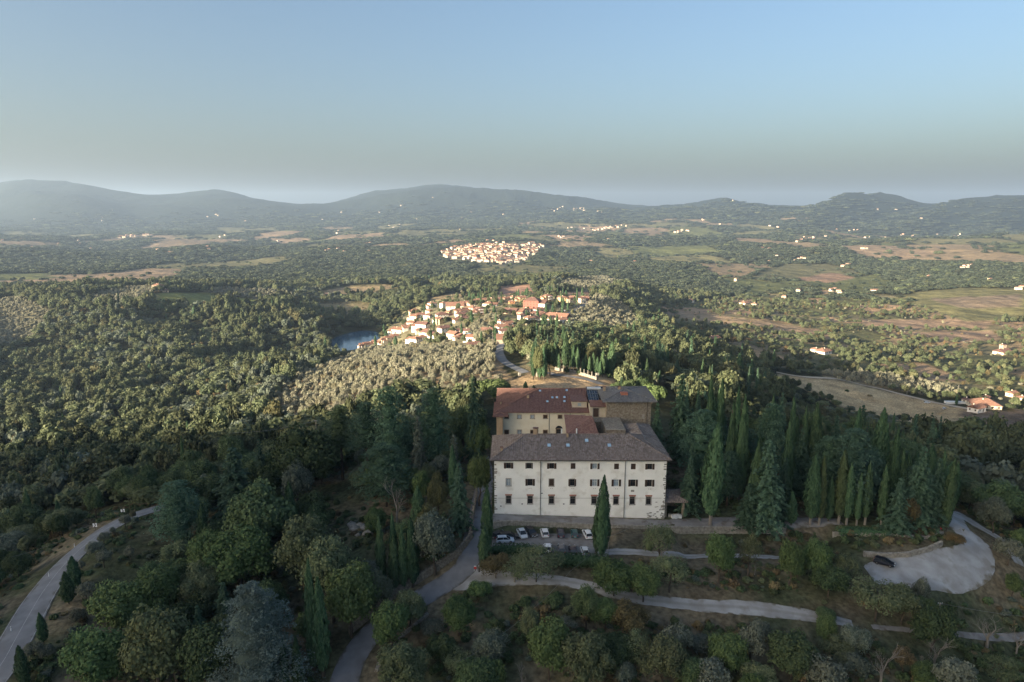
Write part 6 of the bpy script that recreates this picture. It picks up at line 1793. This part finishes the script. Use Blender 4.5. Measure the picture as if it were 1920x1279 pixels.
for poly, ks, ps, dens, size, where in ZON:
    m = inpoly(px, py, poly) & ~done; done |= m; m &= RNG.random(len(X3_)) < dens; idx = np.nonzero(m)[0]
    if not len(idx): continue
    kk = pick(ks, ps, len(idx))
    r = np.array([bl3[k][0] for k in kk])*size*RNG.uniform(.7,1.25,len(idx)); h = np.array([bl3[k][1] for k in kk])*(size if size < 1 else 1)*RNG.uniform(.75,1.2,len(idx))
    x, y, z = X3_[idx], Y3_[idx], Z3_[idx]; top = project(x, y, z+h)[1]; wp = r*F_PX/dep[idx]
    ok = clear(x, y, r, .62) & ~blocks(px[idx]-wp*.8, px[idx]+wp*.8, top, py[idx])
    for i in np.nonzero(ok)[0]: PL.append((str(kk[i]), float(x[i]), float(y[i]), float(z[i]), float(r[i]), float(h[i]), where))
for k, x, y, z, r, h, where in PL:
    lb = NM[k]+' '+where; big = BIG.get(k, k)
    if k == 'light' and random.random() < .5: big = 'bright'; lb = 'fresh green tree '+where
    if k == 'light' and big == 'lime' and random.random() < .4 and 'wood' not in where: big = 'thin'; lb = 'thinly leaved tree '+where
    if k == 'bare':
        o = empty('bare_tree', (x, y, z), random.uniform(0,6)); tag(o, lb, 'bare tree', 'leafless trees on the slope'); link('branches', BARE[random.randrange(3)], o, (0,0,0), None, (r/.31, r/.31, h/.92))
    else: tree(big, x, y, h, 2*r, lb, NM[k]+'s '+where, z=z)
print('near trees', len(PL))

# ---- undergrowth on the near ground
X4_, Y4_ = jitter_grid(-170, 135, 84, 215, 1.45, .5)
Z4_ = hz(X4_, Y4_); px, py, dep = project(X4_, Y4_, Z4_)
dn = sstep(-.35, .4, fbm(X4_/11, Y4_/11, 91, 3)); verge = inpoly(px, py, [(300,950),(260,1050),(180,1150),(90,1290),(190,1290),(280,1120),(330,1000)])
dn = np.where(verge, dn*.16, dn); s = (RNG.random(len(X4_)) < dn*.85+.04) & (np.hypot(X4_, Y4_) < 225) & (py > 700) & (px > -100) & (px < 2020)
_t, TREES_keep = TREES, list(TREES); TREES = [(0,-500,1)]
s[s.nonzero()[0]] = clear(X4_[s], Y4_[s], np.full(int(s.sum()), .9)); TREES = TREES_keep
X4_, Y4_, Z4_ = X4_[s], Y4_[s], Z4_[s]; n = len(X4_)
kind = pick(['bush','dry','light','grey'], [.55,.20,.19,.06], n); R_ = RNG.uniform(.35,1.25,n); H_ = R_*RNG.uniform(.6,1.5,n)
sx, sz = dims(kind, R_, H_); woods('undergrowth', 'low scrub and brambles covering the near slopes', X4_, Y4_, Z4_-.2, sx, sz, kindex(kind))
print('undergrowth', n)

# ------------------------------------------------------------------ cars
def paint(name, c, rough=.3): return surface(name, c, rough=rough, spec=.6)
PAINT = {'white':paint('white_car_paint',(.70,.72,.74)),'silver':paint('silver_car_paint',(.50,.55,.60)),'black':paint('black_car_paint',(.012,.012,.016)),
         'plum':paint('dark_plum_car_paint',(.035,.03,.045)),'teal':paint('teal_car_paint',(.02,.09,.095)),'grey':paint('grey_car_paint',(.10,.10,.11)),'paleblue':paint('pale_blue_car_paint',(.45,.52,.60))}
MT['tyre'] = surface('tyre_rubber', (.015,.015,.015), rough=.85); MT['lamp_glass'] = surface('headlamp_glass', (.65,.68,.70), rough=.1, spec=.8); MT['tail_glass'] = surface('tail_lamp_glass', (.35,.02,.02), rough=.2, spec=.8)
def loft(sections):
    """skin through cross sections, each a list of the same number of points"""
    mb = MB(); n = len(sections[0]); vs = [p for s in sections for p in s]; fs = []
    for i in range(len(sections)-1):
        for k in range(n): fs.append((i*n+k, i*n+(k+1)%n, (i+1)*n+(k+1)%n, (i+1)*n+k))
    fs += [tuple(range(n))[::-1], tuple(range((len(sections)-1)*n, len(sections)*n))]
    return mb.add(vs, fs)
def car_meshes(L=4.2, Wd=1.78, Ht=1.46, kind='hatch'):
    hw = Wd/2
    # stations along the length (front is +x): x, half width, sill z, belt z
    st = [(-.50,.74,.34,.60),(-.485,.92,.24,.80),(-.40,.99,.20,.90),(-.15,1.0,.19,.92),(.12,1.0,.19,.90),(.30,.99,.20,.84),(.43,.95,.22,.74),(.485,.84,.28,.62),(.50,.70,.34,.52)]
    sec = []
    for x, w, z0, z1 in st:
        a = hw*w; sec.append([(x*L,-a*.92,z0),(x*L,-a,z0+.14),(x*L,-a,z1-.14),(x*L,-a*.86,z1),(x*L,a*.86,z1),(x*L,a,z1-.14),(x*L,a,z0+.14),(x*L,a*.92,z0)])
    b = loft(sec).mesh('body', None)
    rear = {'hatch':(-.47,-.40),'estate':(-.48,-.44),'saloon':(-.40,-.24)}[kind]
    g = [(rear[0],.86,.88),(rear[1],.74,Ht-.05),(-.05,.76,Ht-.03),(.08,.72,Ht-.10),(.27,.86,.86)]
    base = [(x*L,(w*hw),z) for x, w, z in g]
    vs = []
    for x, w, z in ((rear[0]*L,.88,.86),(.29*L,.88,.84)): vs += [(x,-w*hw,z),(x,w*hw,z)]
    for x, w, z in ((rear[1]*L,.70,Ht-.04),(.06*L,.70,Ht-.05)): vs += [(x,-w*hw,z),(x,w*hw,z)]
    glass = MB().add(vs, [(0,1,5,4),(2,6,7,3),(0,4,6,2),(1,3,7,5),(4,5,7,6)]).mesh('windows', MT['glass'])
    roof = loft([[(x*L,-w*hw,z),(x*L,w*hw,z),(x*L,w*hw*.9,z+t),(x*L,-w*hw*.9,z+t)] for x, w, z, t in ((rear[1]-.01,.71,Ht-.07,.05) if 0 else (rear[1]-.01,.71,Ht-.05,.03),(-.15,.74,Ht-.02,.05),(.02,.73,Ht-.03,.05),(.075,.71,Ht-.06,.03))]).mesh('roof', None)
    pil = MB()
    for s in (-1,1):
        for a, c in (((rear[0]*L,.885,.86),(rear[1]*L,.71,Ht-.04)),((.29*L,.885,.84),(.06*L,.71,Ht-.05)),((-.10*L,.90,.88),(-.11*L,.735,Ht-.04))): pil.tube((a[0],s*a[1]*hw,a[2]),(c[0],s*c[1]*hw,c[2]),.04,n=4)
    pl = pil.mesh('pillars', None)
    wh = MB().tube((0,-.11,0),(0,.11,0),.32,n=14).mesh('wheel', MT['tyre']); rim = MB().tube((0,-.125,0),(0,.125,0),.20,n=10).mesh('rim', MT['metal'])
    hl = MB().box(-.05,.10,-.17,.17,-.07,.07).mesh('headlight', MT['lamp_glass']); tl = MB().box(-.04,.05,-.13,.13,-.09,.09).mesh('tail_light', MT['tail_glass'])
    pt = MB().box(-.01,.01,-.26,.26,-.06,.06).mesh('number_plate', MT['frame_white']); mi = MB().box(-.06,.06,-.10,.10,-.06,.06).mesh('mirror', None)
    return dict(b=b, g=glass, r=roof, p=pl, w=wh, rim=rim, hl=hl, tl=tl, pt=pt, mi=mi, L=L, hw=hw)
KINDS = {'hatch':car_meshes(), 'estate':car_meshes(4.6,1.82,1.5,'estate'), 'saloon':car_meshes(4.5,1.8,1.42,'saloon'), 'city':car_meshes(3.6,1.62,1.5,'hatch')}
def car(x, y, z, rz, kind, colour, label):
    K = KINDS[kind]; o = empty('parked_car', (x, y, z), rz); tag(o, label, 'car', 'cars parked at the villa'); P = PAINT[colour]
    def pm(me):
        m = me.copy(); m.materials.append(P) if not len(m.materials) else None; return m
    bd = link('body', pm(K['b']), o); link('windows', K['g'], o); rf = link('roof', pm(K['r']), o); link('pillars', pm(K['p']), rf)
    for sx in (-.31,.30):
        for s in (-1,1):
            w = link('wheel', K['w'], o, (sx*K['L'], s*(K['hw']-.10), .32)); link('rim', K['rim'], w)
    for s in (-1,1):
        link('headlight', K['hl'], o, (.475*K['L'], s*K['hw']*.62, .60), -s*.35); link('tail_light', K['tl'], o, (-.49*K['L'], s*K['hw']*.68, .72)); link('mirror', pm(K['mi']), o, (.20*K['L'], s*(K['hw']+.06), .92))
    link('number_plate', K['pt'], o, (.503*K['L'], 0, .42)); link('number_plate', K['pt'], o, (-.503*K['L'], 0, .5))
LZ = LOT_Z+.04
def lot(px, py): X, Y = on_z(px, py, LZ); return X, Y
HP = math.pi/2
for px, py, a, k, c, lb in (
    (979,1004,-1.30,'saloon','silver','silver blue saloon parked nose out beside the black car at the wall'),
    (996,1002,-1.15,'hatch','black','black hatchback squeezed beside the silver saloon at the wall'),
    (1021,1002,1.66,'hatch','white','white hatchback parked tail out in the middle of the wall row'),
    (1051,1003,1.57,'hatch','plum','dark plum coloured car in the wall row'),
    (1077,1004,1.57,'city','teal','teal green small car in the wall row'),
    (1101,1005,1.72,'hatch','white','white car at the right end of the wall row beside the cypress'),
    (955,1009,.12,'estate','black','black estate parked sideways behind the left hedge'),
    (936,1006,.9,'hatch','black','black car at the far left corner of the car park'),
    (947,1016,.08,'hatch','paleblue','pale car showing its roof just above the left hedge'),
    (1027,1031,1.57,'city','white','white car nose to the hedge, first in the lower row'),
    (1053,1033,1.57,'hatch','grey','grey car second in the lower row by the hedge'),
    (1074,1035,1.57,'hatch','plum','dark car third in the lower row by the hedge'),
    (1096,1037,1.62,'city','silver','silver car last in the lower row by the hedge')):
    x, y = lot(px, py); car(x, y, LZ, a, k, c, lb)
x, y, z = at(1657,1060); car(x, y, hz1(x,y)+.22, -.62, 'hatch', 'black', 'black car parked alone on the pale gravel yard')
x, y, z = at(1353,829);
for i, (px, py) in enumerate(((1738,757),(1770,768),(1083,577),(1058,584),(1012,618),(1003,616))):
    x, y, z = at(px, py); car(x, y, z+.4, i*.7, 'hatch', ('white','silver','black','white','silver','white')[i], ('white car on the sunlit dirt road of the right valley','silver car near the farm yard on the right','dark car on the upper village street','white car further down the village street','silver car below the tall cream cube house','white car below the tall cream cube house')[i])

# ------------------------------------------------------------------ signs, posts, poles and wires
MT['red_paint'] = surface('red_sign_paint', (.50,.05,.04), rough=.5); MT['sign_white'] = surface('white_sign_face', (.75,.76,.78), rough=.5); MT['black_paint'] = surface('black_sign_paint', (.02,.02,.02), rough=.6)
for px, py, lb in ((231,966,'white chevron board on the outside of the upper road bend'),(179,993,'white chevron board lower down the road bend')):
    x, y, z = at(px, py); o = empty('chevron_sign', (x, y, z), .15); tag(o, lb, 'road sign', 'chevron boards on the bend')
    MB().tube((-.25,0,-.2),(-.25,0,1.6),.035,n=6).tube((.25,0,-.2),(.25,0,1.6),.035,n=6).build('post', MT['metal'], o)
    b = MB().box(-.5,.5,-.06,-.03,.75,1.75).build('board', MT['sign_white'], o)
    MB().add([(-.25,-.065,.75),(0,-.065,.75),(.3,-.065,1.25),(0,-.065,1.75),(-.25,-.065,1.75),(.05,-.065,1.25)],[(0,1,2,5),(5,2,3,4)]).build('chevron_arrow', MT['black_paint'], b)
for i, (px, py) in enumerate(((140,1027),(92,1082),(21,1184))):
    x, y, z = at(px, py); o = empty('marker_post', (x, y, z)); tag(o, ('white roadside marker post nearest the bend','white roadside marker post halfway along the road','white roadside marker post nearest the bottom left corner')[i], 'marker post', 'marker posts of the paved road')
    MB().box(-.07,.07,-.05,.05,-.1,1.0).build('post', MT['sign_white'], o); MB().box(-.072,.072,-.053,.053,.72,.86).build('band', MT['black_paint'], o)
x, y, z = at(891,1072); o = empty('lane_sign', (x, y, z)); tag(o, 'small red and white sign on two pale legs at the lane junction', 'sign')
MB().box(-.28,.28,-.04,.0,.65,1.15).build('board', MT['red_paint'], o); MB().box(-.26,.26,-.05,.0,1.16,1.4).build('top_board', MT['sign_white'], o)
for s in (-1,1): MB().tube((s*.22,0,-.1),(s*.22,0,.65),.035,n=6).build('leg', MT['sign_white'], o)
x, y, z = at(898.5,1073); o = empty('junction_post', (x, y, z)); tag(o, 'dark post with a round white disc beside the junction cypress', 'post')
MB().box(-.16,.16,-.12,.12,-.1,1.2).build('post', MT['pipe'], o); MB().tube((0,-.2,1.5),(0,-.14,1.5),.2,n=16).build('disc', MT['sign_white'], o); MB().tube((0,-.1,1.1),(0,-.1,1.5),.04,n=6).build('stem', MT['pipe'], o)
x, y, z = at(1766,996); o = empty('yard_sign', (x, y, z)); tag(o, 'red board with white fittings where the drive meets the knoll', 'sign')
MB().box(-.45,.45,-.04,.02,.5,1.3).build('board', MT['red_paint'], o)
for s in (-1,1): MB().tube((s*.4,0,-.1),(s*.4,0,.5),.04,n=6).build('leg', MT['metal'], o)
x, y, z = at(1780,965); o = empty('mirror_post', (x, y, z)); tag(o, 'white round disc on a pole at the top of the gravel drive', 'post')
MB().tube((0,0,-.1),(0,0,1.7),.05,n=6).build('pole', MT['metal'], o); MB().tube((0,-.06,1.9),(0,0,1.9),.35,n=14).build('disc', MT['sign_white'], o)

def pole(px, pyb, pyt, label, cross=False, mat='bark_pale', r=.14):
    x, y, z = at(px, pyb); zt = on_y(px, pyt, y)[1]; o = empty('utility_pole', (x, y, z)); tag(o, label, 'utility pole', 'utility poles')
    MB().tube((0,0,-.4),(0,0,zt-z),r,r*.75,8).build('pole', MT[mat], o)
    MB().box(-.5 if cross else -.2,.5 if cross else .2,-.06,.06,zt-z-.35,zt-z-.2).build('crossarm', MT['metal'], o)
    for s in (-.4,.4) if cross else (-.15,.15): MB().tube((s,0,zt-z-.2),(s,0,zt-z),.05,n=6).build('insulator', MT['frame_white'], o)
    return Vector((x, y, zt-.1))
def wire(p, q, sag, label, r=.022):
    mb = MB(); n = 16; P = [p.lerp(q, k/n)-Vector((0,0,sag*4*(k/n)*(1-k/n))) for k in range(n+1)]
    for k in range(n): mb.tube(P[k], P[k+1], r, n=4, cap=False)
    tag(mb.build('overhead_wire', MT['metal']), label, 'wire')
pA = pole(1757,1176,1130,'pale concrete utility pole on the right beside the gravel path', True, 'stone_pale')
pB = pole(913,1266,1207,'thin wooden utility pole at the bottom centre', False)
pC = pole(596,862,788,'pale pole rising out of the garden pines', True, 'stone_pale')
pD = pole(1140,1043,1006,'slim pale post at the right end of the car park', False, 'stone_pale', .07)
def top_at(px, py, Y): X, Z = on_y(px, py, Y); return Vector((X, Y, Z))
wire(pA, top_at(1990,1162,pA.y-6), .5, 'overhead wire running right from the concrete pole')
wire(pB, top_at(858,1240,pB.y-9), .4, 'overhead wire running down left from the thin wooden pole')
wire(pB, top_at(1070,1070,130), 1.2, 'overhead wire running up right from the thin wooden pole')
wire(top_at(1068,1072,131), pD, .3, 'overhead wire above the clipped hedge')
wire(pD, top_at(1245,952,156), .6, 'overhead wire from the car park to the villa corner')
wire(pC, top_at(430,812,205), 1.0, 'overhead wire crossing the left valley wood', .05)
wire(top_at(20,1045,120), top_at(185,980,165), .8, 'overhead wire over the scrub left of the road')
for px, pb, pt in ((1005,628,606),(835,712,668),(924,652,623),(1600,703,694),(1698,726,712),(1796,738,722),(1468,628,618),(1700,742,734)):
    pole(px, pb, pt, {1005:'slim pole by the village edge road',835:'tall pale pole in the sunlit olive grove',924:'pale pole beside the village road'}.get(px, 'pale pole among the olives and fields of the right valley'), mat='stone_pale')
# graves and stones glimpsed in the cemetery, rocks in the garden clearing
for i, (px, py) in enumerate(((974,706),(1008,706),(1103,702),(1120,707))):
    x, y, z = at(px, py); tag(MB().rbox(x, y, z+1.0, 1.2, 1.2, 2.4, .3).build('stone_block', MT['stone_pale']), ('pale stone block left of the cemetery path','pale stone block at the head of the cemetery steps','pale stone block at the end of the cemetery wall','pale stone block by the ridge road bend')[i], 'stone block')
rg = random.Random(5)
for i, (px, py) in enumerate(((676,985),(666,992),(684,990),(672,1003),(660,985),(690,1000))):
    x, y, z = at(px, py); vs, fs = ico(); s = rg.uniform(.7,1.5)
    me = mesh_np('rock', vs*[s*1.3,s,s*.5]*(1+.25*np.random.default_rng(i).normal(size=(12,1))*.6), tris=fs, mats=[MT['stone_pale']])
    tag(link('rock', me, None, (x, y, z+.1), rg.uniform(0,3)), 'pale rock lying in the garden clearing', 'rock', 'rocks of the garden clearing')

# ------------------------------------------------------------------ labels: say of each look-alike what it stands by
MARKS = [('the umbrella pine',930,740),('the stone tower',1180,780),('the white facade',1085,915),('the loggia',1268,955),('the lane wall',790,1088),('the lane bend',700,1180),('the huge blue cedar',487,1200),
 ('the paved road bend',240,960),('the upper chevron board',231,962),('the lower chevron board',179,990),('the roadside cypress pair',135,1090),('the lone roadside cypress',82,1180),('the tallest thin cypress',600,1150),
 ('the round evergreen oak',492,970),('the layered green conifer',447,890),('the old open cedar',735,800),('the flat topped pine',642,820),('the garden clearing',670,990),('the leafless garden tree',745,930),
 ('the clipped hedges',1080,1050),('the black car',1657,1058),('the gravel yard',1760,1070),('the gravel drive',1850,1000),('the concrete pole',1757,1160),('the wooden pole',913,1240),('the big column cypress',1332,890),
 ('the spreading cedar',1590,880),('the hedge row cypresses',1570,940),('the large end conifer',1716,910),('the dense conifer',1431,910),('the cemetery wall',1080,700),('the ridge road',1050,715),('the village road',945,665),
 ('the grove pole',835,700),('the lower village corner',777,645),('the solar panel house',883,640),('the left village tip',680,653),('the lake',663,640),('the red apartment block',999,578),('the tall cube house',993,605),
 ('the long barn',968,641),('the top right apartments',1074,567),('the village left edge',770,600),('the castle like house',294,546),('the green field',380,562),('the lit dirt road',1500,705),('the sunlit bare field',1640,765),
 ('the right farm',1855,760),('the white farmhouse',1547,664),('the square tower',1879,655),('the lower grove end',570,745),('the shadow edge',250,770),('the left valley floor',150,860),('the valley slope edge',60,700),
 ('the dark wood middle',330,860),('the garden wood edge',560,850),('the far hill town',920,475),('the left peak',120,400),('the second left peak',420,400),('the middle mountain',850,400),('the round right mountain',1600,410),
 ('the right hand ridge',1850,430),('the long far hamlet',1145,428),('the left far hamlet',255,443),('the right middle farm',1398,571),('the lone olive slope house',1296,567),('the pink roofed farm',614,556),('the pale road end',1560,1165),
 ('the pale road middle',1300,1134),('the lane junction',893,1070),('the bottom slope middle',1200,1230),('the lower right corner',1850,1250),('the bottom left corner',50,1270),('the knoll back',1480,760),('the bank',1430,1060),
 ('the lower slope olives',1400,1210),('the lower left wood',260,1230),('the verge',220,1080)]
def relabel():
    by = {}
    for o in C.objects:
        if o.get('label') and o.get('category'): by.setdefault(o['label'], []).append(o)
    cell = {}
    def top(o): return max(o.scale.z if not o.children else max(c.scale.z for c in o.children), .01)
    for lb, os_ in by.items():
        if len(os_) < 2: continue
        head = lb
        for w in (' in the ', ' packed in ', ' on the ', ' standing ', ' among ', ' below ', ' right of ', ' scattered ', ' between ', ' with ', ' at '):
            i = head.find(w)
            if i > 0: head = head[:i]
        for o in os_:
            x, y, z = o.location; px, py, dp = project(x, y, z); px, py = float(px), float(py)
            m = min(MARKS, key=lambda k: (k[1]-px)**2+((k[2]-py)*1.6)**2); dx, dy = px-m[1], (py-m[2])*1.3
            d = ('left of' if dx < 0 else 'right of') if abs(dx) > abs(dy) else ('beyond' if dy < 0 else 'in front of')
            cell.setdefault((head, m[0], d), []).append((math.hypot(dx, dy), o))
    ordn = ['nearest','second nearest','third nearest','fourth nearest','fifth nearest']
    for (head, mk, d), L in cell.items():
        L.sort(key=lambda t: t[0]); n = len(L)
        for i, (q, o) in enumerate(L):
            if n > 5 and i >= 5:
                o['label'] = head+' farther out '+d+' '+mk; o['group'] = head+', out '+d+' '+mk
            else: o['label'] = (ordn[i]+' ' if n > 1 else '')+head+' '+d+' '+mk
relabel()
for o in C.objects:
    if o.get('group'): o['group'] = o['group'].replace('cypresss', 'cypresses').replace('bushs', 'bushes')
